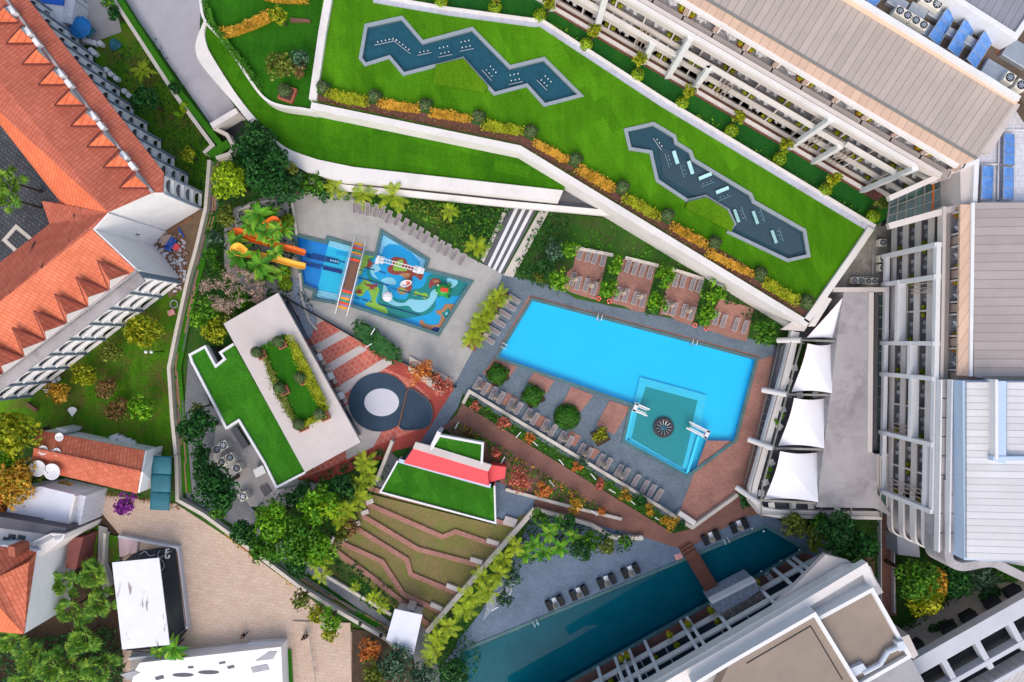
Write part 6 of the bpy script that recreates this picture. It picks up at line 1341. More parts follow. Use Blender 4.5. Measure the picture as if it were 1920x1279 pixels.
mb.v = [(v[0]*1.0, v[1]*.85, v[2]) for v in mb.v]; mb.build('body', M['greenp'], fr, local=True, smooth=True)
for s in (-1, 1):
    mb = MB(); mb.lathe((-.62, s*.5, .85), [(.2, 0), (.24, .15), (.15, .3), (.03, .34)], 14); e = mb.build('eye', M['greenp'], fr, local=True, smooth=True); mb = MB(); mb.lathe((-.7, s*.5, 1.08), [(.14, 0), (.1, .1), (.02, .12)], 12); mb.build('pupil', M['whitec'], e, local=True)
    mb = MB(); mb.tube([(.4, s*.6, .4), (.75, s*.95, .3), (.95, s*.75, .15)], [.26, .2, .12], 8); mb.build('leg', M['greenp'], fr, local=True, smooth=True)
mb = MB(); mb.bar((-.25, 0, 1.45), (.75, 0, 1.25), .55, .12); ch_ = mb.build('chute', M['redo'], fr, local=True); mb = MB()
for k in range(6): mb.box((-.2+k*.18, 0, 1.46-k*.036), (.04, .55, .03))
mb.build('tread', M['brickp'], ch_, local=True)
def slide(name, pts, m, label, w=.95):
    pts3 = spline([(*P(x, y, z),) for x, y, z in pts], 6, False); t = thing(name, label, 'water slide', tuple(P(pts[0][0], pts[0][1], 0))); n = len(pts3); V = []; F = []; K = 9
    for i in range(n):
        p = Vector(pts3[i]); d_ = (Vector(pts3[min(i+1, n-1)])-Vector(pts3[max(i-1, 0)])); d_.z = 0; d_.normalize(); s_ = Vector((-d_.y, d_.x, 0))
        for k in range(K):
            a_ = math.pi*(k/(K-1)); V.append(p+s_*(-math.cos(a_)*w/2)+Vector((0, 0, .42*(1-math.sin(a_)**.6))))
    for i in range(n-1):
        for k in range(K-1): F.append((i*K+k, i*K+k+1, (i+1)*K+k+1, (i+1)*K+k))
    mb = MB(); mb.add(V, F); o = mb.build('chute', M[m], t, smooth=True); s2 = o.modifiers.new('solid', 'SOLIDIFY'); s2.thickness = .06
    for i in range(3, n-6, 8):
        p = Vector(pts3[i]); mb = MB(); mb.tube([tuple(p), (p.x, p.y, 0)], .09, 8); mb.build('support', M['silver'], t)
slide('water_slide', [(498,424,4.6),(515,412,4.4),(524,424,4.1),(516,440,3.8),(490,446,3.5),(462,438,3.2),(444,434,3.0),(440,443,2.8),(470,448,2.5),(505,457,2.0),(535,464,1.5),(555,469,1.2),(573,475,1.0)], 'orange', 'orange spiral water slide half hidden under banana fronds', .85)
slide('water_slide', [(462,472,4.2),(448,462,3.8),(440,470,3.5),(458,476,3.2),(480,478,2.9),(500,482,2.5),(530,489,1.9),(555,496,1.4),(573,500,1.0)], 'yellow', 'yellow water slide below the orange one, half hidden under banana fronds', .9)
# ---- lap pool bridge
lb = thing('wooden_footbridge', 'reddish brown footbridge with steps crossing the dark lap pool', 'bridge', tuple(P(1318, 1075, 0))); p, q = P(1293, 1036, .7), P(1345, 1122, .7)
mb = MB(); mb.bar(p, q, 1.7, .2); mb.build('deck', M['bridgew'], lb); d_ = (q-p).normalized(); s_ = Vector((-d_.y, d_.x, 0))
for s in (-1, 1): mb = MB(); mb.bar(p+s_*s*.88+Vector((0, 0, .7)), q+s_*s*.88+Vector((0, 0, .7)), .07, .08); [mb.bar(p.lerp(q, k/7)+s_*s*.88+Vector((0, 0, .65)), p.lerp(q, k/7)+s_*s*.881+Vector((0, 0, -.1)), .06, .06) for k in range(8)]; mb.build('handrail', M['bridgew'], lb)
for k in range(3): mb = MB(); r_ = p-d_*(.25+.42*k); mb.bar(r_-s_*.9+Vector((0, 0, -.18*(k+1))), r_+s_*.9+Vector((0, 0, -.18*(k+1))), .42, .16); mb.build('step', M['bridgew'], lb)
for k, (x, y) in enumerate(((970,1180),(1053,1145),(1120,1117),(1160,1100),(1277,1051),(1324,1031),(1410,992),(1432,996),(1499,1031),(1464,1052),(1427,1071),(1378,1099),(1308,1141),(1267,1165),(1224,1189),(1193,1208),(1104,1258))):
    pos_ = P(x, y, .12); mb = MB(); mb.lathe(tuple(pos_), [(.14, 0), (.14, .05), (.08, .07)], 10); o = mb.build('pool_light', M['whitec']); tag(o, f'small white rim light of the dark lap pool, {ORD[k]} clockwise from the west', 'light', 'lap pool rim lights')
# ---- restaurant terrace with sails
rs = thing('restaurant_building', 'long stained concrete roof terrace with steel frame beside the east hotel', 'building', tuple(P(1580, 760, 0)))
mb = MB(); mb.prism('1583,546 1636,546 1631,600 1631,845 1643,853 1645,925 1673,969 1640,953 1531,951 1574,600', 5.6, 0); mb.build('roof', M['oldconc'], rs)
mb = MB(); mb.prism('1485,640 1583,640 1583,546 1560,560 1540,600 1500,620 1465,650 1410,945 1430,970 1672,968 1640,940 1540,940', 2.2, 0); mb.build('terrace_floor', M['greydk'], rs)
mb = MB(); mb.band('1492,622 1479,680 1413,915 1412,938 1428,958 1460,964 1654,967', 1.05, 3.2, 2.3); mb.build('white_beam', M['white'], rs)
mb = MB(); mb.band('1484,640 1460,735 1412,905 1406,940 1425,964 1655,968', .1, 3.6, 3.45); mb.build('rail', M['steel'], rs); mb = MB(); mb.band('1505,640 1490,690 1430,912 1428,938 1530,940', .14, 4.4, 4.1); mb.build('rail', M['steel'], rs)
mb = MB(); mb.band('1462,642 1445,715 1396,908', .12, 1.3, 1.15); [mb.bar(P(1466-k*3.5, 640+k*13.5, 1.2), P(1476-k*3.5, 642+k*13.5, 1.9), .08, .08) for k in range(21)]; mb.build('glass_rail', M['steel'], rs)
for q in ((1458,638,1502,638), (1430,731,1476,740), (1404,824,1450,841), (1381,914,1424,944)):
    mb = MB(); p, r_ = P(q[0], q[1], 2.0), P(q[2], q[3], 4.2); mb.tube([tuple(p-(r_-p)*.03), tuple(p), tuple(r_)], [.2, .36, .36], 14); mb.build('leaning_column', M['white'], rs, smooth=False)
for q in ('1502,638 1572,640', '1478,740 1558,741', '1452,841 1545,843', '1424,938 1532,944', '1576,552 1532,944'):
    s2 = pp(q); beam(rs, 'steel_beam', P(*s2[0], 4.3), P(*s2[1], 5.4), .26, .25, 'steel')
for k in range(5): x_ = 1428+k*56; beam(rs, 'steel_post', P(x_, 940, 4.3), P(x_, 970, 3.6), .14, .14, 'steel')
beam(rs, 'edge_beam', P(1634, 548, 5.9), P(1631, 848, 5.9), .6, .5, 'pale2'); mb = MB(); mb.prism('1640,546 1664,546 1660,845 1636,845', 4.0, 0); mb.build('side_floor', M['greydk'], rs)
mb = MB(); mb.prism('1650,548 1664,548 1660,845 1647,845', 4.3, 4.0); mb.build('skylight', M['glassg'], rs)
for k in range(14): y_ = 552+k*21.5; beam(rs, 'skylight_bar', P(1649, y_, 4.45), P(1664, y_-1, 4.45), .1, .1, 'tanp')
mb = MB(); mb.prism('1634,853 1668,850 1672,965 1650,945 1648,925', 4.9, 0); mb.build('pale_block', M['pale'], rs); mb = MB(); mb.prism('1651,855 1662,862 1664,955 1650,946', 5.2, 4.8); w = mb.build('skylight', M['white'], rs); mb = MB(); mb.prism('1653,860 1661,865 1662,950 1652,943', 5.25, 5.1); mb.build('pane', M['glassg'], w)
def sail(q, zz, label):
    p = [P(*pp(q)[i], zz[i]) for i in range(len(pp(q)))]; t = thing('shade_sail', label, 'shade sail', ((p[0].x+p[2].x)/2, (p[0].y+p[2].y)/2, 2.2), 0, 'white shade sails'); N = 14; V = []; F = []
    for i in range(N+1):
        for j in range(N+1):
            u, v = i/N, j/N
            if len(p) == 4: w_ = p[0]*(1-u)*(1-v)+p[1]*u*(1-v)+p[2]*u*v+p[3]*(1-u)*v; c0 = sum(p, Vector())/4
            else: w_ = p[0]*(1-u)+(p[1]*(1-v)+p[2]*v)*u; c0 = sum(p, Vector())/3
            # edges bow towards the middle
            e = (4*u*(1-u)*(abs(2*v-1)**3)+4*v*(1-v)*(abs(2*u-1)**3)) if len(p) == 4 else (4*v*(1-v)*u**3*.8+4*u*(1-u)*abs(2*v-1)**3*.35)
            m = Vector((c0.x-w_.x, c0.y-w_.y, 0))*(.085*e); V.append(w_+m)
    for i in range(N):
        for j in range(N): a_ = i*(N+1)+j; F.append((a_, a_+N+1, a_+N+2, a_+1))
    if len(p) == 4: # crease along the diagonal
        for i in range(N+1):
            for j in range(N+1): V[i*(N+1)+j].z += .9*(1-abs(i-j)/N)*0+ .8*(1-abs(i-j)/N)
    mb = MB(); mb.add(V, F); o = mb.build('membrane', M['sail'], t); s2 = o.modifiers.new('solid', 'SOLIDIFY'); s2.thickness = .03
    if len(p) == 3: p = p
    mb = MB(); bd = [i*(N+1) for i in range(N+1)]+[N*(N+1)+j for j in range(N+1)]+[i*(N+1)+N for i in range(N, -1, -1)]+[j for j in range(N, -1, -1)]
    mb.tube([tuple(V[i]+Vector((0, 0, -.03))) for i in bd], .05, 5, False); mb.build('edge_cable', M['edgered'], t)
    for k, c_ in enumerate(p): mb = MB(); mb.tube([(c_.x, c_.y, c_.z-.05), (c_.x, c_.y, 2.2)], .06, 6); mb.build('mast', M['steel'], t)
sail('1581,556 1511,634 1570,635', (5.5, 4.2, 4.4), 'northernmost narrow triangular white sail over the restaurant terrace')
sail('1509,644 1566,644 1555,737 1484,735', (5.2, 3.8, 5.2, 3.6), 'white four-cornered shade sail just below the triangular one')
sail('1484,745 1552,746 1540,839 1459,836', (5.2, 3.8, 5.2, 3.6), 'white four-cornered shade sail in the middle of the terrace')
sail('1458,844 1538,848 1529,939 1433,936', (5.2, 3.8, 5.2, 3.6), 'largest southernmost four-cornered white shade sail')
for i, (x, y, a_) in enumerate(((1490,690,10),(1480,716,70),(1468,768,20),(1462,800,50),(1447,868,30),(1436,905,20),(1428,925,80),(1447,948,10),(1487,948,0),(1521,949,0),(1570,955,0),(1478,690,40),(1530,740,5),(1500,741,15))):
    c = P(x, y, 3.0); t = thing('dining_chair_set' if 0 else 'dining_table', f'pale dining table on the restaurant terrace, {ORD[i]} counted from the north along the railing', 'table', (c.x, c.y, 2.2), R(a_), 'restaurant terrace tables'); mb = MB(); mb.box((0, 0, .74), (.8, .8, .04)); mb.build('tabletop', M['white'], t, local=True); mb = MB(); mb.lathe((0, 0, 0), [(.25, 0), (.05, .05), (.05, .72)], 8); mb.build('pedestal', M['steel'], t, local=True)
for i, (x, y) in enumerate(((1478, 730), (1467, 782), (1456, 792), (1441, 880), (1437, 893))):
    tree(x, y, 6, 'l_bright', f'small green potted bush by the terrace railing, {ORD[i]} from the north', 1.2, 2.2, .16, cat='bush', name='potted_bush', group='terrace potted bushes', crown_h=.9, clumps=4)
# ---------------------------------------------------------------- trees and planting
# north-west corner and left garden
palm(267, 131, 21, 'small bright palm in the dark garden between hotel and driveway', 'feather', 2.0, name='palm_tree')
for a in ((274,186,30,'l_deep','dark round tree in the garden between the hotel and the driveway',4,.26), (345,200,11,'l_lime','tiny bright lime shrub beside the driveway wall',1.5,.2), (336,212,9,'l_bright','tiny green shrub next to the lime one beside the driveway wall',1.4,.2),
  (353,290,17,'l_yellow','yellow-green small tree near the corner of the driveway wall',2.5,.22), (213,25,14,'l_deep','dark shrub by the paved yard at the top edge',2,.22), (205,8,14,'l_mid','green shrub cut by the top edge beside the driveway hedge',2,.22), (330,165,15,'l_deep','dark low bush beside the driveway hedge',1.6,.2),
  (430,338,39,'l_lime','big bright lime round tree beside the dark thicket',6,.27), (478,262,42,'l_dark','dark olive tree at the top of the thicket below the curved roof',5,.27), (500,322,52,'l_deep','largest dark tree of the thicket below the curved roof',6,.28), (540,350,36,'l_dark','dark tree at the south-east of the thicket above the pale deck',4.5,.25),
  (462,305,34,'l_deep','dark tree right behind the lime round tree',5,.27), (583,345,28,'l_mid','mid-green shrubby tree between the thicket and the first palm',3,.24), (606,358,22,'l_dark','dark shrub under the lower balcony of the curved roof',2.2,.22), (548,318,14,'l_olive','small yellowish tree top among the thicket below the curved parapet',5,.22),
  (425,405,21,'l_olive','olive shrub south of the lime round tree',2.5,.22), (405,447,17,'l_grey','blue-green shrub by the striped verge, upper one',1.8,.2), (398,482,19,'l_hedge','dark green shrub by the striped verge, lower one',1.8,.2), (410,500,12,'l_mid','small shrub under the blossom tree edge',1.2,.2),
  (392,575,30,'l_mid','green and yellow tree under the bare blossom tree',3.5,.25), (408,620,28,'l_yellow','yellow-green tree at the corner of the pavilion roof',3.5,.24), (372,598,22,'l_bright','bright green tree west of the blossom tree',3,.24), (430,600,24,'l_olive','olive tree below the blossom tree beside the pavilion',3,.24), (450,560,24,'l_mid','green tree under the east side of the blossom tree',3,.24),
  (372,803,38,'l_deep','dark round tree west of the pavilion turf roof',5.5,.26), (370,765,15,'l_olive','small olive conifer above the dark round tree west of the pavilion',3.5,.2), (378,850,22,'l_dark','dark shrub between two round trees by the cooling units',2.5,.24), (407,912,46,'l_deep','largest dark tree by the cooling units of the pavilion',6.5,.27), (384,878,26,'l_dark','dark tree just north-west of the largest one by the cooling units',4,.25), (412,958,20,'l_mid','green lower limb tree south of the cooling units',3,.25),
  (270,621,36,'l_yellow','yellow-green tree beside the lower hotel facade',3.1,.27), (207,660,24,'l_olive','thin pale olive tree in the left garden',2.2,.22), (155,700,26,'l_yellow','mustard-yellow tree in the left garden',2.2,.24), (108,739,26,'l_gold','orange-yellow tree by the lower hotel balconies',2.2,.24), (200,725,24,'l_brown','reddish brown thin tree in the middle of the left garden',1.9,.22), (220,772,26,'l_brown','bare brown bush in the left garden south side',1.6,.2), (266,762,30,'l_bright','bright green tree in the south-east of the left garden',2.8,.25),
  (28,815,46,'l_yellow','large yellow-green tree at the left picture edge above the tiled house',6,.28), (18,870,30,'l_bright','green tree at the left picture edge next to the dish antennas',4.5,.26), (30,905,44,'l_gold','large orange-gold tree at the left picture edge',6,.28), (60,885,24,'l_yellow','yellow tree between the tiled house and the orange tree',4,.24), (10,940,28,'l_orange','orange-brown tree at the left edge above the white roofs',4.5,.25), (122,915,20,'l_gold','low orange bush below the tiled house',2,.22),
  (232,943,24,'l_purple','vivid purple flowering bougainvillea beside the plaza',2.2,.24), (158,992,12,'l_bright','small bright shrub beside the brown path by the white houses',1.5,.2)):
    tree(a[0], a[1], a[2], a[3], a[4], a[5], 0, a[6], 1.15, sparse=('thin' in a[4] or 'bare' in a[4]))
bare_tree(415, 545, 66, 'large leafless tree with pale pinkish blossom spreading over the pavilion corner', 7)
leafmass('ground_cover', '90,745 150,690 190,650 250,590 318,560 350,520 352,535 316,700 322,850 290,860 120,800 60,790', 'l_hedge', 0, .15, 'short rough grass tufts of the left garden', 'grass', 'stuff', .09, .12, .3, 91)
leafmass('ground_cover', '210,90 290,70 400,270 388,380 330,350 200,180', 'l_deep', 0, .3, 'dark weeds of the garden beside the driveway', 'weeds', 'stuff', .14, .35, .6, 92)
leafmass('ground_cover', '120,905 170,915 330,945 335,955 230,935 150,925', 'l_brown', 0, .5, 'brown creepers along the wall between house and plaza', 'creeper', 'stuff', .15, .8, .6, 93)
leafmass('ivy', '430,1008 440,1005 475,1035 470,1045', 'l_red', 0, 1.4, 'reddish creeper hanging on the plaza boundary wall', 'creeper', 'stuff', .13, 1, .5, 94); leafmass('ivy', '410,1000 430,1005 475,1040 472,1048', 'l_gold', 0, 1.2, 'golden creeper on the plaza boundary wall, upper patch', 'creeper', 'stuff', .13, 1, .5, 95); leafmass('ivy', '512,1072 525,1070 555,1098 545,1102', 'l_gold', 0, 1.2, 'golden creeper on the plaza boundary wall, lower patch', 'creeper', 'stuff', .13, 1, .5, 96)
# pool-side masses
TH = [('586,348 640,338 860,368 960,384 905,490 890,486 860,462 800,415 760,400 700,385 620,372', 'l_mid', 1.6, 'olive and green undergrowth above the kids pool loungers'), ('840,372 958,384 940,420 905,490 870,450 850,410', 'l_deep', 1.8, 'dark shrubs left of the striped garden steps'), ('735,378 840,372 860,440 800,412', 'l_olive', 2.0, 'yellow-olive shrubs beside the third palm'),
  ('1015,396 1065,400 1075,450 1045,500 1050,550 975,522 960,512', 'l_deep', 1.4, 'dark spiky bed right of the striped garden steps'), ('1065,440 1150,410 1200,440 1290,475 1340,520 1260,500 1160,478 1070,462', 'l_hedge', .5, 'low green cover behind the brick bays'), ('1320,520 1420,560 1470,600 1460,640 1410,600 1350,560', 'l_deep', 1.0, 'dark bushes near the corner of the roof wall'),
  ('1132,492 1160,500 1130,560 1110,560', 'l_deep', .9, 'dark bushes between the first and second brick bays'), ('1232,510 1262,518 1240,590 1210,588', 'l_deep', .9, 'dark bushes between the second and third brick bays'), ('1320,535 1350,545 1325,610 1300,610', 'l_deep', .9, 'dark bushes between the third and fourth brick bays'),
  ('872,742 884,740 1240,958 1296,990 1262,998 1100,898 870,762', 'l_hedge', .8, 'mixed green planting of the long southern planter'), ('842,800 850,787 930,832 1010,882 1110,940 1165,970 1060,945 950,912 946,878 922,868 908,830 850,815', 'l_mid', .8, 'green planting of the bed below the brick path'),
  ('960,862 975,860 1010,882 1065,915 1100,935 1105,945 1070,930 1000,885', 'l_gold', 1.0, 'bright yellow shrubs along the brick path'), ('848,788 872,800 905,818 895,826 850,800', 'l_gold', .9, 'yellow shrubs above the small square grass roof'),
  ('1005,958 1110,990 1195,1008 1180,1040 1080,1040 1000,1060 950,1075 870,1180 830,1180 900,1080', 'l_deep', 1.6, 'dark tropical undergrowth of the triangular bed'), ('640,1035 735,1108 762,1140 735,1160 690,1140 620,1060', 'l_deep', .8, 'dark green hedge bed under the amphitheatre'),
  ('820,1190 880,1180 900,1240 880,1320 800,1320', 'l_dark', 2.0, 'dark shrubs at the west tip of the lap pool'), ('560,905 720,840 730,870 690,940 620,1060 590,1060 470,1000 480,950', 'l_deep', 1.5, 'dark understorey of the grove beside the amphitheatre'),
  ('425,610 470,590 520,545 480,545 430,560', 'l_mid', 1.0, 'green understorey beside the pavilion corner'), ('385,400 430,385 440,430 415,480 395,560 372,560 380,480', 'l_deep', 1.0, 'dark understorey along the striped verge'), ('440,400 545,372 550,470 545,560 500,560 440,500', 'l_deep', .9, 'dark understorey below the banana plants'),
  ('430,255 500,270 560,315 640,345 560,372 470,385 400,380 395,310', 'l_deep', 2.2, 'dark understorey of the thicket below the curved roof'),
  ('1460,968 1650,965 1650,1100 1560,1020 1500,1000', 'l_deep', 2.2, 'dark woodland floor below the restaurant terrace'), ('1690,1000 1800,1040 1920,1070 1960,1110 1790,1180 1690,1200', 'l_deep', 2.0, 'dark woodland floor right of the brick walkway')]
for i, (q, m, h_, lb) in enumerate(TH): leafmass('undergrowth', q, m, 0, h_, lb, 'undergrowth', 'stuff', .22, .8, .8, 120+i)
leafmass('hedge_foliage', '1700,1185 1790,1150 1960,1070 1960,1110 1830,1180 1700,1215', 'l_hedge', 0, 2.4, 'thick diagonal hedge in the bottom right corner', 'hedge', 'thing', .22, 1.0, .7, 150)
for i, (x, y, r) in enumerate(((628, 352, 24), (680, 364, 26), (735, 368, 30), (893, 462, 24), (842, 395, 18))): palm(x, y, r, ['yellow-green palm nearest the thicket under the curved roof', 'second yellow-green palm under the curved roof', 'spreading palm over the kids pool loungers', 'bright palm at the foot of the striped steps', 'young palm in the olive shrubs left of the steps'][i], 'feather', 3.2)
for i, (x, y, r) in enumerate(((938,553,22),(926,568,22),(914,585,22),(905,602,24),(896,618,24),(885,636,24))): palm(x, y, r, f'yellow-green palm of the hedge between the two pool decks, {ORD[i]} from the north', 'feather', 1.6, mat='l_palm', group='palm hedge between the pool decks')
mb = MB(); mb.prism('928,545 955,548 890,660 868,645', .35, 0); tag(mb.build('planter_box', M['wood']), 'long brown planter under the palm hedge between the pool decks', 'planter')
for i, (x, y, r, h_) in enumerate(((485,402,33,4.5),(468,422,26,4),(505,406,24,4),(540,400,0,0),(497,434,26,4.4),(531,430,24,3.4),(448,480,32,3.6),(486,497,34,3.4),(516,474,20,3.4),(462,500,28,3),(498,516,24,2.6),(525,510,18,2.2),(440,450,22,3.4),(510,450,18,3.8),(518,430,20,4.8))):
    if r: palm(x, y, r, f'banana plant over the slides, {ORD[i]} counted from the north', 'banana', h_, group='banana plants over the slides')
for i, (x, y) in enumerate(((538,413),(532,511),(534,532))): topiary(x, y, 13, ['lime clipped ball north of the orange slide', 'lime clipped ball just south of the yellow slide', 'southernmost lime clipped ball by the slides'][i], 0, 1.5, 'l_lime', group='lime balls by the slides', seed=70+i)
leafmass('pebble_shrub', '548,535 575,548 585,590 565,570', 'l_grey', 0, .9, 'grey-green shrub on white pebbles by the slide pool', 'shrub', 'thing', .16, 1, .7, 160)
sheet('pebble_bed', '545,520 560,525 595,600 580,640 552,575', 'pebble'); sheet('pebble_bed', '915,1125 960,1090 975,1085 905,1165', 'pebble')
# hedge below kids pool, shrub beds
hedge('662,600 680,600 750,655 752,680 740,684 700,662 660,625', 'l_dark', 0, 1.5, 'dark rounded flowering hedge between the kids pool and the red plaza', 170, leaf=.2, dens=1.6)
leafmass('hedge_flowers', '664,602 745,655 748,678 700,660 662,622', 'l_red', .75, .6, 'small red flowers on the dark hedge below the kids pool', 'flowers', 'stuff', .1, .10, .6, 171)
mb = MB(); mb.prism('768,668 850,712 828,742 765,695', .35, 0); tag(mb.build('planter_box', M['kerb']), 'pale raised planter with the orange trees by the red plaza', 'planter')
tree(790, 697, 28, 'l_orange', 'orange autumn tree in the raised planter, west one', 2.6, .3, .22); tree(828, 721, 25, 'l_red', 'reddish orange autumn tree in the raised planter, east one', 2.4, .3, .22); tree(812, 706, 14, 'l_dark', 'small dark green shrub between the two orange trees', 1.6, .3, .2)
# brick bay trees, round deck trees
for x, y, r, lb in ((1070,467,18,'lime-green tree at the north-west corner of the first brick bay'), (1049,522,23,'lime-green round tree west of the first brick bay front row'), (1154,495,19,'upper tree between the first and second brick bays'), (1141,541,21,'lower tree between the first and second brick bays'), (1247,519,22,'upper tree between the second and third brick bays'), (1232,570,22,'lower tree between the second and third brick bays'), (1338,547,25,'upper tree between the third and fourth brick bays'), (1323,590,23,'lower tree between the third and fourth brick bays')):
    tree(x, y, r, 'l_bright', lb, 3, 0, .24, 1.2, group='round trees around the brick bays')
tree(1434, 623, 27, 'l_mid', 'loose green tree at the east end of the brick bays', 3, 0, .25); tree(1040, 470, 22, 'l_grey', 'grey-green shrub tree west of the first brick bay', 2.6, 0, .22); tree(1025, 500, 22, 'l_dark', 'dark shrub tree between the spiky bed and the first brick bay', 2.2, 0, .22); tree(1010, 520, 14, 'l_olive', 'olive shrub at the corner of the grey deck and garden steps', 1.4, 0, .2)
for i, (x, y, r, sq, m) in enumerate(((933,702,19,True,'l_hedge'), (999,742,19.5,True,'l_hedge'), (1064,783,25,False,'l_hedge'))):
    topiary(x, y, r, ['squarish clipped green bush nearest the west end of the big pool', 'squarish clipped green bush second from the west below the big pool', 'large round clipped bush below the big pool'][i], .05, 1.5, m, square=sq, potrot=R(-28), seed=80+i)
tree(1126, 817, 18, 'l_yellow', 'small loose yellow-green bush in the brick square nearest the whirlpool', 1.5, 0, .2)
for x, y, w in ((933, 704, 24), (1000, 744, 24), (1126, 819, 20)):
    LEV[0] += .004; mb = MB(); mb.prism([(x+w*math.cos(R(a_+17)), y+w*math.sin(R(a_+17))) for a_ in (0, 90, 180, 270)], LEV[0]+.04, 0); tag(struct('tree_pit', mb, M['soil']), None)
for x, y, r, m, lb, h_ in ((893,760,12,'l_red','small pink-red shrub at the west end of the southern planter',1.4), (945,795,15,'l_red','pink-red spreading shrub in the southern planter',1.6), (993,821,11,'l_orange','small orange shrub in the southern planter west half',1.6), (1081,877,12,'l_orange','orange shrub in the middle of the southern planter',1.6), (1125,908,12,'l_red','salmon shrub beside the middle of the southern planter',1.6), (1172,930,15,'l_gold','golden round tree in the southern planter, westernmost of three',2), (1220,953,15,'l_gold','golden round tree in the southern planter, middle of three',2), (1256,980,20,'l_gold','largest golden tree at the east end of the southern planter',2.4),
   (928,851,13,'l_red','pink-red shrub touching the red pavilion corner',1.6), (974,901,26,'l_red','large pink-red spreading tree in the bed below the brick path',2.4), (1020,918,19,'l_orange','orange-pink tree in the bed below the brick path',2.2), (1078,948,18,'l_gold','orange-gold tree by the low wall of the bed',2.2), (1129,959,9,'l_orange','small orange shrub near the thin end of the bed',1.4), (878,812,13,'l_brown','bare greyish shrub above the small square grass roof',1.5), (1277,985,12,'l_deep','dark green bush at the very end of the southern planter',1.3), (1200,938,16,'l_dark','dark green shrub between golden trees of the southern planter',1.6), (1090,868,12,'l_grey','grey-green shrub next to the orange one in the southern planter',1.3)):
    tree(x, y, r, m, lb, h_, 0, .2, 1.2)
# grove beside the amphitheatre
for x, y, r, m, lb, h_ in ((510,975,44,'l_bright','big bright green tree at the west of the grove',6), (560,1010,46,'l_mid','large green tree in the middle of the grove',6), (600,950,40,'l_bright','bright green tree at the north of the grove',6), (620,950,26,'l_lime','lime tree top in the upper middle of the grove',6.5), (500,1030,34,'l_mid','green tree over the boundary wall west of the grove',5), (555,1060,26,'l_dark','blue-green tree at the south tip of the grove',4.5), (600,1030,34,'l_bright','bright green tree at the south-east of the grove',5.5), (640,915,32,'l_dark','dark green tree at the north-east of the grove',4.5), (560,930,24,'l_deep','dark green tree at the north-west edge of the grove',4), (460,1000,28,'l_dark','dark feathery tree west of the grove',4), (655,985,20,'l_brown','brownish mottled tree beside the bench ends',4), (640,1000,16,'l_olive','olive tree beside the bench ends',4)):
    tree(x, y, r, m, lb, h_, 0, .27, 1.1)
for i, (x, y, r, h_) in enumerate(((683,868,24,4),(692,890,22,3.5),(668,930,26,4.5),(650,955,24,4.5),(675,905,20,4),(640,975,22,4.5),(597,1050,26,4.5),(603,1080,18,3),(665,1102,12,2),(700,1122,18,2.2),(717,1138,16,2.2))): palm(x, y, r, f'yellow-green feathery palm on the east side of the grove, {ORD[i]} from the north', 'feather', h_, group='feathery palms of the grove')
for i, (x, y, r, h_) in enumerate(((965,1025,22,4),(945,1048,22,3.5),(935,1075,24,4),(905,1082,22,4),(915,1110,26,4.5),(880,1120,26,4.5),(870,1145,26,4.5),(840,1175,26,4.2),(820,1195,24,4),(812,1215,24,4),(805,1238,18,3.5))): palm(x, y, r, f'bright yellow-green palm along the diagonal wall, {ORD[i]} from the north-east', 'feather', h_, group='palms along the diagonal wall')
for i, (x, y, r) in enumerate(((1000,1020,20),(1030,1000,24),(1020,1035,22),(1050,1025,22),(1075,1005,22),(1045,985,20),(985,1040,20))): palm(x, y, r, f'broad-leaved tropical plant in the triangular bed, {ORD[i]} counted clockwise', 'banana', 2.6, mat='l_banana', group='broad-leaved plants in the triangular bed')
for x, y, r, m, lb in ((1012,972,18,'l_mid','feathery green shrub at the wall corner of the triangular bed'), (1060,980,20,'l_dark','dark shrub in the north of the triangular bed'), (1090,1030,24,'l_dark','dark leaning tree over the lap pool deck'), (1110,1012,20,'l_mid','mid-green shrub toward the thin end of the triangular bed'), (1138,1022,18,'l_olive','soft olive shrub toward the thin end of the triangular bed'), (1172,1014,14,'l_mid','last spiky shrub at the tip of the triangular bed'), (960,1080,22,'l_grey','grey-green shrub above the white pebbles'), (945,1120,18,'l_grey','grey-green shrub beside the tall lamp on the pebbles'), (850,1255,34,'l_dark','dark tree at the west tip of the lap pool')):
    tree(x, y, r, m, lb, 3, 0, .24, 1.1)
# bottom middle
for x, y, r, m, lb, h_ in ((565,1122,22,'l_olive','olive green tree beside the plaza boundary wall',3.5), (594,1148,20,'l_yellow','yellow airy tree beside the tan path',3), (620,1160,25,'l_bright','bright green tree between the plaza and the boundary wall',3.5), (620,1190,16,'l_yellow','small yellow airy tree over the tan path',2.5), (688,1220,26,'l_orange','thin orange-tipped bare tree by the bottom edge',3), (740,1240,40,'l_grey','large grey-green tree under the square white canopy',4), (700,1262,28,'l_olive','olive tree cut by the bottom edge',4), (790,1270,30,'l_grey','grey-green tree near the bottom edge left of the lap pool',3.5)):
    tree(x, y, r, m, lb, h_, 0, .24, 1.0, sparse='bare' in lb)
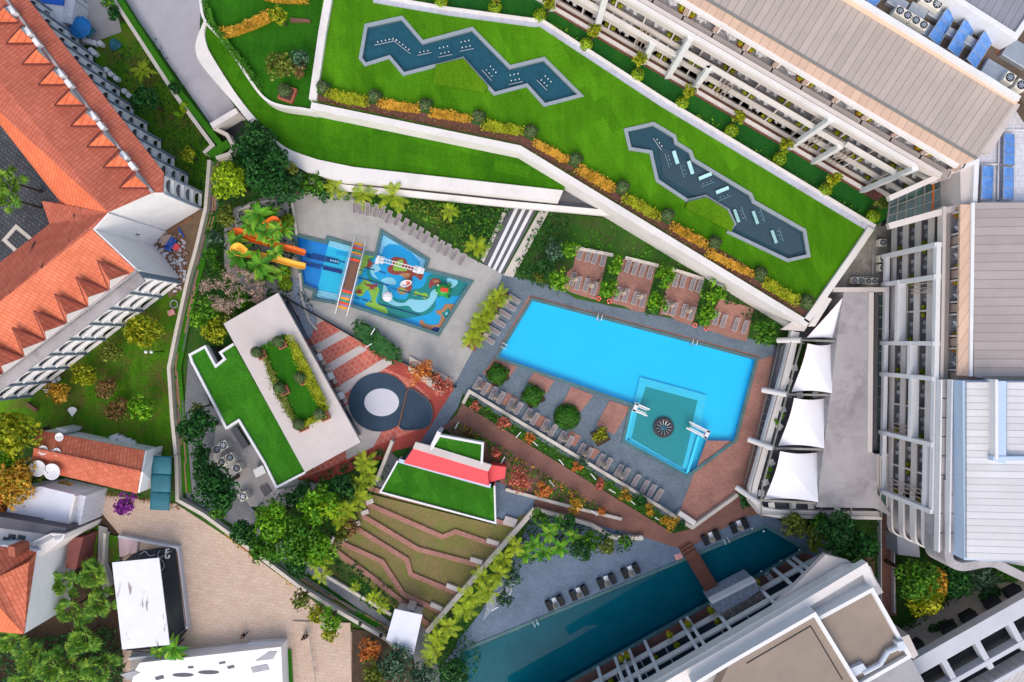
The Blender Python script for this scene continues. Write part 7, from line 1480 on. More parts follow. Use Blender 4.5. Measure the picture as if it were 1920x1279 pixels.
# bottom left palms
for i, (x, y, r) in enumerate(((118,1090,30),(172,1076,32),(135,1140,28),(187,1133,30),(158,1192,37),(60,1235,32),(105,1250,34),(15,1205,28),(190,1250,36),(140,1275,30),(45,1280,30))):
    palm(x, y, r*1.2, f'fan palm in the bottom left palm garden, {ORD[i]} counted from the north', 'fan', 3.2, group='fan palms of the bottom left garden')
palm(325, 1216, 30, 'broad-leaved banana clump below the white canopy', 'banana', 2.6); palm(295, 1222, 18, 'small banana plant left of the big clump below the white canopy', 'banana', 2.0)
leafmass('undergrowth', '0,1190 60,1200 200,1180 225,1230 230,1330 -60,1330 -60,1190', 'l_dark', 0, 1.6, 'dark understorey of the bottom left palm garden', 'undergrowth', 'stuff', .24, 1.5, .9, 190)
palm(15, 340, 34, 'palm in the cobbled courtyard cut by the left edge, upper one', 'fan', 6); palm(14, 372, 30, 'palm in the cobbled courtyard cut by the left edge, lower one', 'fan', 6); 
# right side
for x, y, r, m, lb, h_ in ((1488,986,26,'l_olive','pale yellow-green tree below the restaurant terrace',4), (1530,1010,26,'l_olive','pale olive tree by the pergola end',4), (1570,1000,42,'l_dark','large dark green tree below the restaurant terrace',6), (1610,1020,34,'l_deep','dark tree beside the brick walkway',6), (1545,985,26,'l_mid','green tree close under the terrace rail',4), (1590,1040,26,'l_dark','dark tree near the corner of the flat-roofed building',5), (1396,938,15,'l_dark','small dark bush under the southernmost leaning column',1.5),
   (1718,1085,44,'l_mid','large green tree right of the brick walkway',7), (1728,1120,38,'l_yellow','yellow autumn part-coloured tree below the large green one right of the walkway',6), (1755,1092,26,'l_gold','golden tree top right of the brick walkway',6.5), (1790,1090,34,'l_deep','dark tree under the rounded hotel corner',5), (1845,1085,30,'l_grey','grey-green tree near the right edge below the hotel',4), (1760,1050,22,'l_deep','dark tree directly below the rounded balconies',4), (1885,1075,24,'l_mid','green tree near the right edge by the diagonal path',4), (1860,1120,26,'l_dark','dark tree in the diagonal hedge',3.5), (1770,1180,26,'l_dark','dark tree at the west end of the diagonal hedge',3.5)):
    tree(x, y, r, m, lb, h_, 0, .26, 1.1)
M['darkblue'] = plain('slate_terrace_floor', '4a5866', .15, .8, .7, 8, .004); M['casing2'] = plain('pale_blue_duct', 'c4ccd6', .06, 2, .4, 6, 0); M['whiteg'] = plain('cool_white_render', 'bcbfc8', .08, .5, .7, 5, .004)
M['ribroof'] = seams('ribbed_corner_roof', 'c0bebc', '9c9a98', R(30), .5, .12); M['rustroof'] = plain('dark_red_sheet', '7c4844', .15, .8, .7, 6, .004); M['whiteflat'] = plain('white_flat_roof', 'dadde8', .08, .5, .7, 6, 0, stain=.1)
M['bluecov'] = plain('bright_blue_cover', '1a62c8', .1, 1, .5, 6, 0); M['limep'] = plain('lime_plastic', '3ccc3c', .06, 1, .4, 6, 0); M['courtfl'] = plain('black_court_floor', '30363c', .3, .8, .8, 6, .01)
def streaky(name, hx, k):
    t = NT(name); b = t.mix(1.0, C(hx), t.ramp(t.noise(t.pos(), .6, 4), [(.3, .93), (.7, 1.03)]), 'MULTIPLY')
    m = t.ramp(t.noise(t.pos(R(5), (1.0, .22, 1)), 1.1, 3, .5), [(k, 0.), (k+.05, .8)])
    return t.out(t.mix(m, b, C('7a6a60')), .6, .3)
M['streaky'] = streaky('streaky_white_sheet', 'dcdee4', .63); M['streaky2'] = streaky('pale_sheet', 'd6dae6', .9)
# ---------------------------------------------------------------- bottom-right hotel with pergola beams
vb_ = thing('poolside_hotel', 'white hotel block with pergola beams and stepped flat gravel roofs at the bottom right', 'hotel', tuple(P(1400, 1200, 0)))
F0, F1 = P(1000, 1314.4, 0), P(1533, 1014.5, 0)     # line of its posts, along the far edge of the lap pool
dV, nV = inward(F0, F1); LV = (F1-F0).length; F0 = F0-nV*.35; F1 = F1-nV*.35
def fv(u, out, z): q = F0+dV*(LV*u)+nV*out; return Vector((q.x, q.y, z))
mb = MB(); mb.prismw([fv(-.1, -4.6, 0), fv(1.0, -4.6, 0), fv(1.0, -25, 0), fv(-.1, -25, 0)], 11.2, 0); mb.build('wall', M['wallback'], vb_)
for f, z in enumerate((3.3, 6.5, 9.5)):
    mb = MB(); mb.bar(fv(-.1, -2.3, z-.6), fv(1, -2.3, z-.6), 4.5, .3); sl = mb.build('balcony_floor', M['darkblue'], vb_)
    beam(vb_, 'parapet', fv(-.1, -.12, z+.2), fv(1, -.12, z+.2), .24, 1.0, 'white')
    for k in range(12):
        u = .02+k*.083; mb = MB(); mb.bar(fv(u, -.3, z+.15), fv(u, -4.4, z+.15), .14, .9); mb.build('divider', M['white'], sl)
beam(vb_, 'cornice', fv(-.1, -1.6, 11.5), fv(1.02, -1.6, 11.5), 3.0, .8, 'pale2')
for i, (x, y) in enumerate(((1487,1040),(1477,1046),(1450,1061),(1410,1084),(1333,1127),(1288,1152),(1276,1159),(1209,1196),(1180,1213),(1167,1220),(1154,1227),(1122,1246))):
    a0 = P(x, y, 0); u = ((a0-F0).dot(dV))/LV; beam(vb_, 'facade_post', fv(u, .1, 11.4), fv(u+.0001, .1, 0), .34, .42, 'whitec')
# pebble tray and grid deck between the beams
mb = MB(); mb.prism('1336,1133 1418,1090 1424,1108 1352,1158', 4.6, 0); mb.build('pebble_tray', M['pebble'], vb_); mb = MB(); mb.band('1334,1131 1417,1089', .3, 4.9, 3.5); mb.build('tray_parapet', M['whitec'], vb_)
mb = MB(); mb.prism('1352,1152 1428,1112 1462,1150 1378,1196', 4.9, 0); mb.build('grid_deck', M['stonedeck'], vb_)
# upper slabs
ZV = 13.0
def slab(nm, poly, z1, z0, m): mb = MB(); mb.prism(poly, z1, z0); return mb.build(nm, M[m], vb_)
slab('cornice', '1120,1340 1590,1065 1632,1062 1650,1110 1500,1330 1180,1340', ZV-.2, ZV-1.6, 'dirtyw')
mb = MB(); mb.band('1100,1372 1385,1208 1622,1066 1636,1100', .95, ZV+.55, ZV-.6); mb.build('parapet', M['white'], vb_)
mb = MB(); mb.prism('1548,1040 1592,1052 1612,1068 1540,1105 1400,1190', 11.3, 10.6); mb.build('cornice', M['pale'], vb_)
slab('gravel_roof', '1370,1240 1528,1152 1640,1330 1330,1330', ZV+1.6, ZV-1, 'gravel'); mb = MB(); mb.band('1300,1285 1374,1240 1528,1152 1640,1335', .42, ZV+2.1, ZV); mb.build('roof_parapet', M['whitec'], vb_)
slab('gravel_roof', '1535,1160 1635,1107 1702,1228 1610,1290', ZV+1.0, ZV-1, 'gravel'); mb = MB(); mb.band('1536,1160 1636,1106 1706,1231 1612,1285', .42, ZV+1.5, ZV-1); mb.build('roof_parapet', M['whitec'], vb_)
mb = MB(); mb.band('1400,1244 1520,1174 1580,1275', .12, ZV+1.64, ZV+1.5); mb.build('drain_channel', M['dark'], vb_)
mb = MB(); mb.prism('1590,1256 1618,1244 1626,1256 1598,1272', ZV+1.6, ZV+1); mb.build('duct', M['casing2'], vb_); mb = MB(); mb.tube([tuple(P(x, y, ZV+1.5)) for x, y in ((1618, 1262), (1650, 1245), (1664, 1222), (1692, 1210))], .28, 8); mb.build('duct', M['casing2'], vb_)
mb = MB(); mb.prism('1682,1205 1695,1202 1698,1218 1686,1222', ZV+1.9, ZV+1); mb.build('duct', M['casing2'], vb_)
acunit(1378, 1268, ZV-.2, R(-60), 'long white cooling unit on the cornice at the bottom edge', 2, .8)
slab('side_wall', '1690,1195 1704,1190 1722,1228 1712,1236', 11, 0, 'pale')
for i, (x, y) in enumerate(((1332,1143),(1344,1163),(1355,1179),(1289,1168),(1254,1188),(1268,1208),(1278,1226),(1228,1232),(1236,1248),(1174,1227),(1164,1232),(1190,1268),(1417,1090),(1523,1028),(1145,1276))):
    p = P(x, y, 3.0); place('pot', mk_pot, (p.x, p.y, 2.6), i, f'orange pot plant on the pergola terraces, {["nearest the bridge end","just below the one by the bridge end","third beside the pebble tray","between the paired beams","at the brick terrace middle","on the first blue floor","on the second blue floor","beside the long single beam, upper","beside the long single beam, lower","between the tripled beams, right","between the tripled beams, left","at the bottom edge","at the tray corner","by the woodland edge","far bottom left"][i]}', 'pergola terrace plants', 1.3)
c = P(1442, 1081, .5); t = thing('sun_lounger_chair', 'white reclining chair with side table on the brick terrace by the beams', 'chair', (c.x, c.y, 0), R(40)); mb = MB(); mb.box((0, -.3, .35), (.7, 1.1, .1)); mb.build('seat', M['whitec'], t, local=True); mb = MB(); mb.box((0, .45, .6), (.7, .6, .08), 0, R(40)); mb.build('backrest', M['whitec'], t, local=True)
# slatted building in the corner
sb = thing('slatted_building', 'pale building with long dark openings and ribbed roof in the bottom right corner', 'building', tuple(P(1850, 1230, 0)))
ZB = 8.0
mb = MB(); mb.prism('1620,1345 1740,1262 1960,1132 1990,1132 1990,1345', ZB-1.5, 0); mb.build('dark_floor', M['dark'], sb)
mb = MB(); mb.band('1590,1345 1705,1250 1760,1215 1960,1098', 1.6, ZB-2.4, 0); mb.build('wall', M['pale'], sb)
for (o, w_) in ((0, 3.2), (58, .9), (98, .9)):
    dx, dy = .48, .877; mb = MB(); mb.bar(P(1580+o*dx, 1330+o*dy, ZB+.4), P(1980+o*dx, 1104+o*dy, ZB+.4), w_*.6, 1.2); mb.build('beam', M['whiteg'], sb)
for k in range(7):
    x, y = 1640+k*62, 1300-k*36; mb = MB(); mb.bar(P(x, y, ZB+.35), P(x+34, y+62, ZB+.35), .7, 1.1); mb.build('cross_beam', M['whiteg'], sb)
mb = MB(); mb.prism('1780,1340 1790,1315 1990,1202 1990,1340', ZB+.2, ZB-2); mb.build('ribbed_roof', M['ribroof'], sb)
for k, (x, y) in enumerate(((1722, 1215), (1785, 1182), (1822, 1160), (1868, 1136), (1905, 1112))):
    p = P(x, y, 6.0); mb = MB(); mb.box((p.x, p.y, 5.4), (1.8, 1.1, 1.2), R(30)); w = mb.build('window_bay', M['dark'], sb)
mb = MB(); mb.band('1690,1190 1790,1128 1890,1068', .5, .3, 0); tag(mb.build('garden_path', M['kerb']), 'pale diagonal kerb path through the trees in the bottom right', 'path')
mb = MB(); mb.band('1652,962 1653,1130', .12, .9, 0); mb.band('1677,1000 1678,1150', .12, .9, 0); tag(mb.build('walkway_rail', M['whitec']), 'thin white rails beside the narrow brick walkway', 'railing'); mb = MB(); mb.prism('1682,1005 1722,1012 1725,1045 1684,1040', 3, 0); tag(mb.build('low_roof', M['whiteg']), 'pale blue low flat roof under the rounded balconies', 'roof')
# ---------------------------------------------------------------- bottom-left houses
th = thing('tiled_house', 'long single-storey house with clay tile roof and dish antennas', 'house', tuple(P(165, 865, 0)))
face('roof', [P(69, 806, 4.2), P(271, 845, 4.2), P(264, 885, 5.6), P(63, 842, 5.6)], 'tile_e', th, .15); face('roof', [P(63, 842, 5.6), P(264, 885, 5.6), P(257, 925.5, 4.2), P(57, 878, 4.2)], 'tile_e', th, .15); beam(th, 'ridge_cap', P(63, 842, 5.7), P(264, 885, 5.7), .3, .15, 'tile_d2')
mb = MB(); mb.prism('72,810 269,849 256,920 60,874', 4.05, 0); mb.build('wall', M['balwhite'], th)
endwall('wall', [P(271, 845, 4.1), P(264, 885, 5.5), P(257, 924, 4.1)]+[dn(P(257, 924, 4.1)), dn(P(271, 845, 4.1))], 'balwhite', th); 
for x, y in ((266, 876), (266, 884)): p = P(x, y, 3); mb = MB(); mb.box((p.x+.05, p.y, 2.8), (.25, .4, .9), R(-12)); w = mb.build('window', M['glassd'], th)
mb = MB(); mb.prism('101,806 107,802 125,806 121,813', 3.2, 0); mb.build('light_well', M['whitec'], th)
mb = MB(); mb.prism('43,866 55,858 62,862 55,876', 3.2, 0); mb.build('wall', M['white'], th)
for i, (x, y, r) in enumerate(((108,820,.55),(77.5,845,.62),(103,848,.5),(68,879,1.05),(95,885,1.05),(93,848,.3))):
    c = P(x, y, 5.8); t = thing('dish_antenna', ['small white dish tilted at the north edge of the tiled roof', 'white dish at the west of the tiled roof', 'white dish right of the western one on the tiled roof', 'large white dish at the west end of the tiled roof eave', 'large white dish second from the west on the tiled roof eave', 'tiny white dish between two small dishes on the tiled roof'][i], 'dish antenna', (c.x, c.y, 4.6), i*.7, 'white dish antennas')
    mb = MB(); mb.lathe((0, 0, .8), [(.05, -.12*r), (.6*r, -.02), (r*.95, .14*r), (r, .2*r), (r*.9, .16*r), (.5*r, .02), (.03, -.04)], 22); mb.build('dish', M['whitec'], t, local=True, smooth=True); mb = MB(); mb.tube([(0, 0, -.2), (0, 0, .8)], .04, 6); mb.build('mast', M['steel'], t, local=True); mb = MB(); mb.tube([(r*.9, 0, 1.0), (0, 0, .8+r*.9)], .03, 5); mb.lathe((0, 0, .78+r*.9), [(.06, 0), (.06, .1)], 8); mb.build('feed_arm', M['steel'], t, local=True)
tp = thing('tarpaulin_shelter', 'long teal tarpaulin shelter beside the boundary wall', 'shelter', tuple(P(302, 905, 0)))
for k in range(3):
    y0 = 854+k*34; mb = MB(); V = []; N = 8
    for i in range(N+1):
        for j in range(N+1):
            u, v = i/N, j/N; x = 285-k*1.5+(37-0*k)*v-u*1.0; V.append(P(x, y0+34*u+v*1.5, 2.6+.18*math.sin(math.pi*u)+.12*math.sin(math.pi*v)))
    mb.add(V, [(i*(N+1)+j, (i+1)*(N+1)+j, (i+1)*(N+1)+j+1, i*(N+1)+j+1) for i in range(N) for j in range(N)]); o = mb.build('tarpaulin', M['tealtarp'], tp, smooth=True); s2 = o.modifiers.new('solid', 'SOLIDIFY'); s2.thickness = .04
for x, y in ((286, 855), (322, 856), (281, 950), (318, 955)): mb = MB(); p = P(x, y, 2.6); mb.tube([tuple(p), (p.x, p.y, 0)], .05, 6); mb.build('post', M['steel'], tp)
wsd = thing('white_shed_roof', 'flat white-roofed building beside the orange tree', 'building', tuple(P(70, 950, 0)))
mb = MB(); mb.prism('28,918 75,912 142,928 130,980 10,965', 5.0, 0); mb.build('roof', M['whiteflat'], wsd); mb = MB(); mb.band('8,967 128,982 140,930', .3, 5.4, 4.5); mb.build('parapet', M['white'], wsd); mb = MB(); mb.prism('128,980 146,927 161,930 150,985', 4.6, 0); mb.build('tiled_ledge', M['tiled_white'], wsd)
wh = thing('white_apartment_house', 'tall white house with hipped clay tile roof on the left edge', 'house', tuple(P(60, 1090, 0)))
mb = MB(); mb.prism('-40,1000 65,1030 130,985 132,1000 46,1189 -40,1180', 8.6, 0); 
mb = MB(); mb.prism('-40,1025 8,1022 66,1036 46,1188 -40,1180', 8.4, 0); mb.build('wall', M['balwhite'], wh)
zr = 11.0
face('roof', [P(-40, 1018, 8.6), P(15, 1028, 8.6), P(15, 1023, 8.9), P(67, 1036, 8.6), P(52, 1055, 10.0), P(-10, 1085, zr), P(-60, 1085, zr)], 'tile_d2', wh, .15); face('roof', [P(67, 1036, 8.6), P(44, 1189, 8.6), P(-10, 1130, zr), P(-10, 1085, zr), P(52, 1055, 10.0)], 'tile_e', wh, .15); face('roof', [P(44, 1189, 8.6), P(-60, 1180, 8.6), P(-60, 1130, zr), P(-10, 1130, zr)], 'tile_a', wh, .15)
mb = MB(); mb.prism('14,1024 27,1026 29,1045 16,1042', 10.4, 8); mb.build('chimney', M['terra'], wh)
mb = MB(); mb.prism('-40,962 124,990 121,1005 -40,985', 6.9, 0); mb.build('slate_roof', M['greydk'], wh); mb = MB(); mb.prism('-40,985 121,1006 60,1035 -40,1020', 6.0, 0); mb.build('ledge', M['white'], wh)
mb = MB(); mb.prism('48,1022 95,1000 122,1002 118,1012 75,1045', 7.4, 0); mb.build('balcony_block', M['white'], wh)
for q in ('66,1018 94,1004 102,1008 76,1022', '100,1006 117,1004 114,1010 104,1013', '55,1028 70,1022 74,1034 62,1042'): mb = MB(); mb.prism(q, 7.46, 7.3); mb.build('balcony_opening', M['darkfloor'], wh)
for x, y in ((12, 1012), (28, 1014), (22, 1006), (40, 1008)): p = P(x, y, 6.1); mb = MB(); mb.box((p.x, p.y, 6.0), (.9, .5, .2), R(-12)); mb.build('window', M['glassd'], wh)
mb = MB(); mb.prism('130,1008 156,1008 142,1068 122,1065', 3.4, 0); tag(mb.build('lean_to_roof', M['rustroof']), 'narrow dark red lean-to roof beside the white house', 'roof')
wc = thing('white_canopy', 'big white sheet canopy with brown streaks over a dark court', 'canopy', tuple(P(262, 1130, 0)))
face('roof_sheet', [P(210, 1055, 4.5), P(298, 1046, 4.5), P(318, 1209, 4.5), P(229, 1218, 4.5)], 'streaky', wc, .12)
for x, y in ((211, 1057), (297, 1048), (317, 1207), (230, 1216)): mb = MB(); p = P(x, y, 4.4); mb.tube([tuple(p), (p.x, p.y, 0)], .07, 6); mb.build('post', M['steel'], wc)
ct = thing('sunken_court', 'dark rubber-floored court with pale parapet and small white frame sign', 'court', tuple(P(300, 1110, 0)))
mb = MB(); mb.prism('252,1036 298,1028 330,1028 350,1182 325,1215 236,1220 225,1060', .3, 0); mb.build('floor', M['courtfl'], ct); mb = MB(); mb.band('221,1006 332,1027 350,1180', .3, .9, 0); mb.build('parapet', M['whiteg'], ct); mb = MB(); mb.prism('222,1008 258,1014 256,1036 224,1045', .5, 0); mb.build('pink_floor', M['pink'], ct)
mb = MB(); mb.band('331,1034 349,1175', .12, .96, 0); mb.build('wooden_edge', M['wood'], ct)
mb = MB(); mb.band('310,1047 311,1031 317,1030', .16, 1.55, 1.4); mb.band('312,1047 316,1046 317,1041', .16, 1.55, 1.4); mb.band('313,1036 318,1035', .16, 1.55, 1.4); mb.build('frame_sign', M['whitec'], ct)
mb = MB(); mb.tube([tuple(P(x, y, .45)) for x, y in spline([(300,1032),(296,1042),(305,1052),(308,1062),(303,1070)], 5, False)], .06, 5); mb.tube([tuple(P(x, y, .45)) for x, y in spline([(262,1040),(272,1034),(280,1042),(290,1040)], 5, False)], .06, 5); mb.build('hose', M['silver'], ct)
mb = MB(); mb.band('196,1000 193,1060 205,1100', .35, 1.0, 0); mb.band('160,1000 155,1050', .35, 1.0, 0); tag(mb.build('garden_wall', M['kerb']), 'pale garden walls between the white house and the court', 'wall'); sheet('grass_patch', '203,1002 221,1006 224,1050 204,1055', 'gardeng'); sheet('grass_patch', '168,985 185,985 180,1050 165,1048', 'gardeng')
sheet('side_path', '185,985 202,990 203,1120 195,1120 183,1050', 'concrete')
bt = thing('balcony_building', 'white building with oval openings at the bottom edge beside the plaza', 'building', tuple(P(400, 1260, 0)))
mb = MB(); mb.prism('250,1262 262,1243 527,1213 532,1330 240,1330', 2.6, 0); mb.build('wall', M['balwhite'], bt)
for x, y, rx, ry in ((343, 1266, 20, 3.5), (391, 1261, 20, 3.5)): mb = MB(); mb.prism(disc(x, y, rx, ry, 24), 2.66, 2.4); mb.build('oval_opening', M['greydk'], bt)
for q in ('478,1240 505,1222 520,1222 512,1236', '470,1252 500,1246 505,1256 474,1262', '225,1265 250,1258 262,1262 240,1275'): mb = MB(); mb.prism(q, 2.68, 2.4); w = mb.build('terrace_opening', M['darkfloor'], bt)
for q in ('290,1270 305,1266 308,1272 293,1276', '425,1250 438,1247 440,1252 428,1255', '352,1250 362,1249 363,1253 353,1254', '410,1242 422,1240 423,1244 411,1246'): mb = MB(); mb.prism(q, 2.65, 2.4); mb.build('window', M['glassd'], bt)
mb = MB(); mb.band('240,1236 330,1226 415,1226 417,1219 462,1214 466,1208 530,1204 534,1330', .3, 1.0, 0); tag(mb.build('parapet_wall', M['whitec']), 'white parapet wall around the building at the bottom edge', 'wall'); sheet('entry_paving', '245,1222 415,1230 450,1224 472,1212 527,1210 527,1330 245,1330', 'concrete')
rq = thing('gate_canopy', 'tilted square white canopy at the lower end of the amphitheatre', 'canopy', tuple(P(760, 1190, 0))); face('roof_sheet', [P(740, 1142, 3.6), P(792, 1153, 3.6), P(774, 1234, 3.6), P(724, 1199, 3.6)], 'streaky2', rq, .18)
mb = MB(); mb.prism('743,1146 788,1156 772,1226 728,1197', 3.3, 0); mb.build('wall', M['pale'], rq); mb = MB(); mb.prism('764,1137 776,1140 777,1146 763,1145', 2.6, 0); mb.build('step_block', M['pale'], rq)
mb = MB(); mb.band('576,1165 592,1279', .1, 1.0, .9); [mb.bar(P(576+k*2.6, 1168+k*18, 1), P(576+k*2.6+.1, 1168+k*18, 0), .08, .08) for k in range(6)]; tag(mb.build('plaza_railing', M['steel']), 'thin grey railing beside the tan path at the bottom', 'railing')
# yard in the top left
bh = thing('blue_roofed_kiosk', 'white kiosk with blue roof cover at the top left edge', 'kiosk', tuple(P(100, 10, 0))); mb = MB(); mb.prism('62,5 118,6 112,46 88,30 70,18', 3.0, 0); mb.build('roof', M['whitec'], bh); mb = MB(); mb.prism('40,-40 122,-40 116,9 62,2', 3.3, 2.9); mb.build('blue_cover', M['bluecov'], bh); mb = MB(); mb.prism('118,-10 142,-10 134,45 112,40', 2.8, 0); mb.build('roof', M['tiled_white'], bh)
c = P(148, 50, 2.2); t = thing('blue_parasol', 'open blue fabric parasol leaning over the yard', 'parasol', (c.x, c.y, 0)); mb = MB(); mb.lathe((0, 0, 2.0), [(1.5, 0), (1.1, .35), (.6, .6), (.05, .75)], 10); mb.build('canopy', M['blue'], t, local=True); mb = MB(); mb.tube([(0, 0, 0), (0, 0, 2.6)], .04, 6); mb.build('pole', M['silver'], t, local=True)
c = P(166, 58, 1.2); t = thing('blue_parasol', 'smaller crumpled blue parasol beside the open one', 'parasol', (c.x, c.y, 0)); mb = MB(); mb.lathe((0, 0, 1.2), [(.9, 0), (.6, .3), (.05, .6)], 8, 4, .2); mb.build('canopy', M['tealtarp'], t, local=True); mb = MB(); mb.tube([(0, 0, 0), (0, 0, 1.7)], .04, 6); mb.build('pole', M['silver'], t, local=True)
for i, (x, y) in enumerate(((158,74),(165,76),(175,79),(186,80),(169,93),(197,130),(206,138),(216,146),(231,170),(240,178),(175,98))):
    c = P(x, y, .9); mb = MB(); mb.lathe((c.x, c.y, 0), [(.3, 0), (.36, .1), (.36, .8), (.3, .86), (.28, .84)], 14); o = mb.build('white_barrel', M['whitec']); tag(o, f'white round barrel in the yard beside the upper balconies, {ORD[i]} from the north', 'barrel', 'white barrels along the hotel foot')
c = P(214, 83, .4); mb = MB(); mb.lathe((c.x, c.y, 0), [(.7, 0), (.8, .3), (.6, .45), (.3, .3)], 12, 3, .15); o = mb.build('dark_blue_heap', M['tealtarp']); tag(o, 'dark blue folded cover lying at the corner of the paved yard', 'cover')
c = P(138, 772, .4); mb = MB(); mb.lathe((0, 0, 0), [(.1, 0), (.12, .6)], 8); t = thing('round_garden_table', 'white fan-shaped garden table on the left lawn', 'table', (c.x, c.y, 0)); mb.build('pedestal', M['silver'], t, local=True); mb = MB(); mb.prismw([Vector((0, -.65, 0))]+[Vector((.62*math.cos(a_), .2+.45*math.sin(a_), 0)) for a_ in [k*math.pi/10 for k in range(11)]], .68, .62); mb.build('tabletop', M['whitec'], t, local=True)
c = P(60, 763, .4); t = thing('garden_bench', 'weathered wooden bench on the lawn by the lower hotel wing', 'bench', (c.x, c.y, 0), R(-35)); mb = MB()
for k in range(3): mb.box((0, -.2+k*.2, .42), (1.6, .16, .05))
mb.build('seat', M['wood'], t, local=True); mb = MB(); mb.box((0, .33, .7), (1.6, .05, .4)); mb.build('backrest', M['wood'], t, local=True)
for sx in (-.65, .65): mb = MB(); mb.box((sx, 0, .2), (.08, .6, .4)); mb.build('leg', M['wood'], t, local=True)
c = P(286, 660, 2.8); t = thing('garden_lamp_post', 'black double-headed lamp post beside the yellow-green tree', 'lamp post', (c.x, c.y, 0)); mb = MB(); mb.tube([(0, 0, 0), (0, 0, 3.6)], .07, 8); mb.build('post', M['black'], t, local=True)
for s in (-.35, .35): mb = MB(); mb.lathe((s, 0, 3.5), [(.08, 0), (.2, .15), (.18, .35), (.04, .42)], 12); mb.build('lamp_head', M['whitec'], t, local=True)
mb = MB(); mb.bar((-.35, 0, 3.55), (.35, 0, 3.55), .05, .05); mb.build('arm', M['black'], t, local=True)
c = P(193, 825, .6); t = thing('green_lounger', 'lime green plastic slide piece behind the tiled house', 'garden toy', (c.x, c.y, 0), R(-8)); mb = MB(); mb.box((0, 0, .35), (1.8, .55, .12)); mb.box((-.9, 0, .5), (.15, .55, .5)); mb.box((0, .3, .45), (1.8, .06, .2)); mb.build('chute', M['limep'], t, local=True, bevel=.02)
for i, (x, y, s_, r_) in enumerate(((213,820,.9,20),(228,823,.8,-30),(236,828,.9,10),(246,832,.7,40),(222,829,.7,60))): p = P(x, y, .8); mb = MB(); mb.box((p.x, p.y, .5), (s_*1.3, s_*.8, .5), R(r_), R(12)); o = mb.build('white_plastic_chair_stack' if 0 else 'white_crate', M['whitec'], bevel=.04); tag(o, f'tilted white crate in the pile behind the tiled house, {ORD[i]} from the west' if 0 else ['tilted white crate nearest the green slide piece', 'white crate turned the other way in the pile behind the house', 'white crate at the top right of the pile behind the house', 'easternmost white crate of the pile behind the house', 'white crate half under the pile at the house eave'][i], 'crate')
# rubble yard
c = P(319, 458, .6); t = thing('blue_cart', 'bright blue metal cart in the rubble yard', 'cart', (c.x, c.y, 0), R(60)); mb = MB(); [mb.bar((-.9, y, .6), (.9, y, .6), .12, .08) for y in (-.4, -.13, .13, .4)]; mb.build('bed', M['bluecov'], t, local=True)
for sx in (-.8, 0, .8): mb = MB(); mb.bar((sx, -.45, .66), (sx, .45, .66), .12, .08); mb.build('crossbar', M['bluecov'], t, local=True)
for sx in (-.6, .6):
    for s2 in (-.5, .5): mb = MB(); mb.tube([(sx, s2-.05, .22), (sx, s2+.05, .22)], .22, 12); mb.build('wheel', M['black'], t, local=True)
c = P(330, 463, .3); mb = MB(); mb.lathe((c.x, c.y, 0), [(.4, 0), (.5, .1), (.46, .5), (.3, .55)], 14); tag(mb.build('red_tub', M['redp']), 'faded red round tub beside the blue cart', 'tub')
mb = MB(); mb.tube([tuple(P(334, 427, .2)), tuple(P(345, 444, .2))], .1, 6); tag(mb.build('blue_pipe', M['bluecov']), 'short blue pipe lying in the rubble yard', 'pipe'); mb = MB(); mb.tube([tuple(P(316, 436, .3)), tuple(P(360, 408, .3))], .06, 6); tag(mb.build('orange_rod', M['terra']), 'long thin orange rod lying across the rubble yard', 'rod')
mb = MB(); mb.box(tuple(P(312, 450, .3)), (1.5, 1.3, .12), R(10)); tag(mb.build('plywood_sheet', M['tanp']), 'square tan board lying in the rubble yard', 'board'); mb = MB(); mb.prism('266,446 273,442 282,446 275,452', 1.0, 0); tag(mb.build('stone_block', M['kerb']), 'pale block at the foot of the hotel gable', 'block')
rg = np.random.default_rng(5); mb = MB()
rp_ = [(p.x, p.y) for p in WP('275,450 290,440 345,440 352,470 345,540 325,560 335,520')]
xs = rg.uniform(min(p[0] for p in rp_), max(p[0] for p in rp_), 900); ys = rg.uniform(min(p[1] for p in rp_), max(p[1] for p in rp_), 900); kk = in_poly(xs, ys, rp_)
mbw = MB()
for x, y in zip(xs[kk], ys[kk]): s_ = rg.uniform(.1, .35); (mbw if rg.random() < .45 else mb).box((x, y, s_*.3), (s_*1.5, s_, s_*.7), rg.uniform(0, 3), rg.uniform(-.4, .4))
tag(mb.build('rubble', M['wood']), 'brown broken rubble scattered in the yard by the hotel gable', 'rubble', None, 'stuff'); tag(mbw.build('rubble', M['whiteg']), 'pale broken rubble scattered in the yard by the hotel gable', 'rubble', None, 'stuff')
c = P(326, 570, .3); mb = MB(); mb.tube([(c.x+.5*math.cos(k*.35), c.y+.5*math.sin(k*.35), .25) for k in range(19)], .09, 6, False); tag(mb.build('round_hoop', M['silver']), 'pale hoop leaning at the boundary wall near the rubble', 'hoop'); mb = MB(); mb.box(tuple(P(322, 586, .3)), (.9, .7, .5), .4); tag(mb.build('pink_box', M['pinkp'], bevel=.04), 'dull pink box at the boundary wall below the rubble', 'box')
for i, (x, y) in enumerate(((86,733),(98,727),(109,711),(101,717))):
    c = P(x, y, .5); t = thing('plastic_chair', f'white plastic garden chair at the foot of the lower hotel wing, {ORD[i]} from the west', 'chair', (c.x, c.y, 0), i*1.1, 'white plastic garden chairs'); mb = MB(); mb.box((0, 0, .42), (.5, .5, .05)); mb.build('seat', M['whitec'], t, local=True); mb = MB(); mb.box((0, .24, .68), (.5, .05, .5)); mb.build('backrest', M['whitec'], t, local=True)
    for sx in (-.2, .2):
        for s2 in (-.2, .2): mb = MB(); mb.box((sx, s2, .2), (.05, .05, .4)); mb.build('leg', M['whitec'], t, local=True)
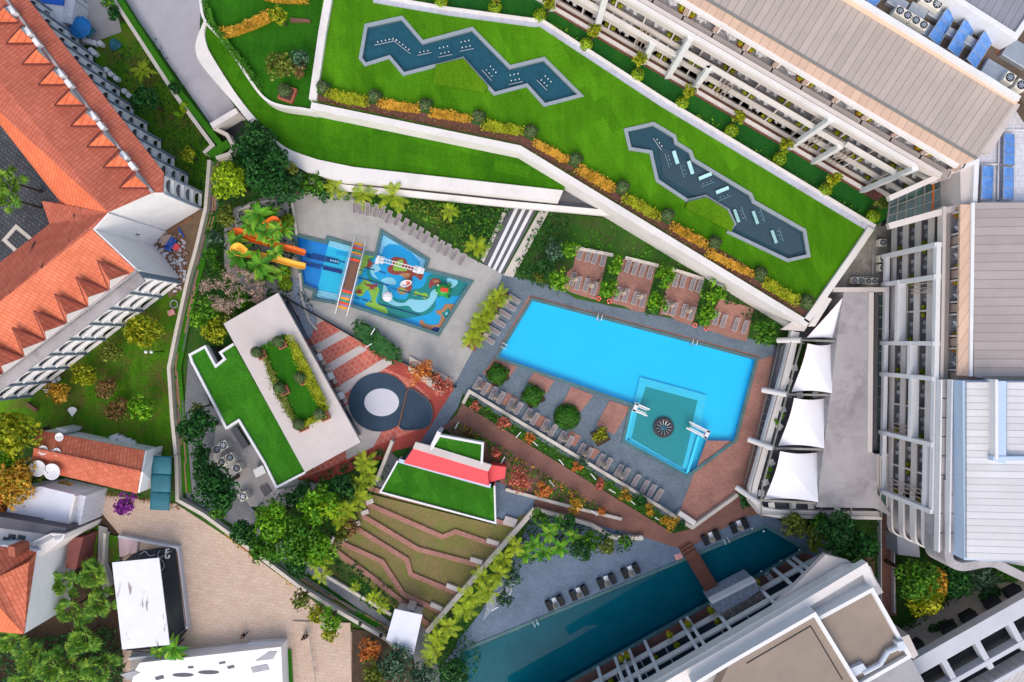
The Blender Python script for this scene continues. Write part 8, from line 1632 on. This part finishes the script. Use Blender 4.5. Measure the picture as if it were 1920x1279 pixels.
# ---------------------------------------------------------------- people
def person(x, y, rz, label, top='cloth', stride=.2, z=0.0, arms=.25):
    c = P(x, y, z+1); t = thing('person', label, 'person', (c.x, c.y, z), rz)
    J = {'pel': ((0, 0, .95), .15), 'sp': ((0, 0, 1.2), .14), 'ch': ((0, .01, 1.38), .17), 'nk': ((0, .02, 1.5), .06), 'hd': ((0, .04, 1.62), .10), 'ht': ((0, .03, 1.72), .085)}
    for s, q in (('l', -1), ('r', 1)):
        J['hp'+s] = ((q*.1, 0, .9), .1); J['kn'+s] = ((q*.11, q*stride*.5+.02, .5), .065); J['an'+s] = ((q*.11, q*stride-.02, .08), .045); J['ft'+s] = ((q*.12, q*stride+.16, .04), .04)
        J['sh'+s] = ((q*.2, 0, 1.42), .06); J['el'+s] = ((q*.27, -q*arms*.3, 1.15), .042); J['wr'+s] = ((q*.28, -q*arms+.06, .92), .03); J['hn'+s] = ((q*.28, -q*arms+.1, .83), .035)
    E = [('pel','sp'),('sp','ch'),('ch','nk'),('nk','hd'),('hd','ht')]
    for s in 'lr': E += [('pel','hp'+s),('hp'+s,'kn'+s),('kn'+s,'an'+s),('an'+s,'ft'+s),('ch','sh'+s),('sh'+s,'el'+s),('el'+s,'wr'+s),('wr'+s,'hn'+s)]
    def skin(name, keys, m, k=1.0):
        ks = [q for q in J if q in keys]; es = [(ks.index(a_), ks.index(b_)) for a_, b_ in E if a_ in keys and b_ in keys]
        me = bpy.data.meshes.new(name); me.from_pydata([J[q][0] for q in ks], es, []); me.materials.append(M[m]); o = bpy.data.objects.new(name, me); col.objects.link(o); o.parent = t
        o.modifiers.new('skin', 'SKIN'); me.skin_vertices.new() if not me.skin_vertices else None
        for i, q in enumerate(ks): me.skin_vertices[0].data[i].radius = (J[q][1]*k,)*2; me.skin_vertices[0].data[i].use_root = (i == 0)
        s_ = o.modifiers.new('sub', 'SUBSURF'); s_.levels = 1; s_.render_levels = 1; return o
    skin('body', set(J), 'skin'); skin('jacket', {'pel','sp','ch','shl','shr','ell','elr'}, top, 1.18); skin('trousers', {'pel','hpl','hpr','knl','knr','anl','anr'}, 'cloth', 1.2)
    mb = MB(); mb.lathe((0, .02, 1.66), [(.112, 0), (.118, .05), (.08, .12), (.02, .145)], 12); mb.build('hair', M['hair'], t, local=True, smooth=True)
person(456, 1192, R(-50), 'person in dark clothes walking alone across the tan plaza', stride=.3); person(569, 1195, R(80), 'person in dark clothes by the tan path railing, west one of the pair'); person(574, 1193, R(100), 'person in dark clothes by the tan path railing, east one of the pair', 'greydk')
person(383, 1232, R(20), 'person in dark clothes on the entry strip, westernmost there'); person(401, 1234, R(-30), 'person in dark clothes on the entry strip, second from the west', stride=.3); person(434, 1235, R(30), 'person in a red top on the entry strip', 'redcloth'); person(443, 1227, R(0), 'person in dark clothes right beside the white parapet opening')
person(427, 1241, R(60), 'person in a pale top next to the one in red', 'whiteg')
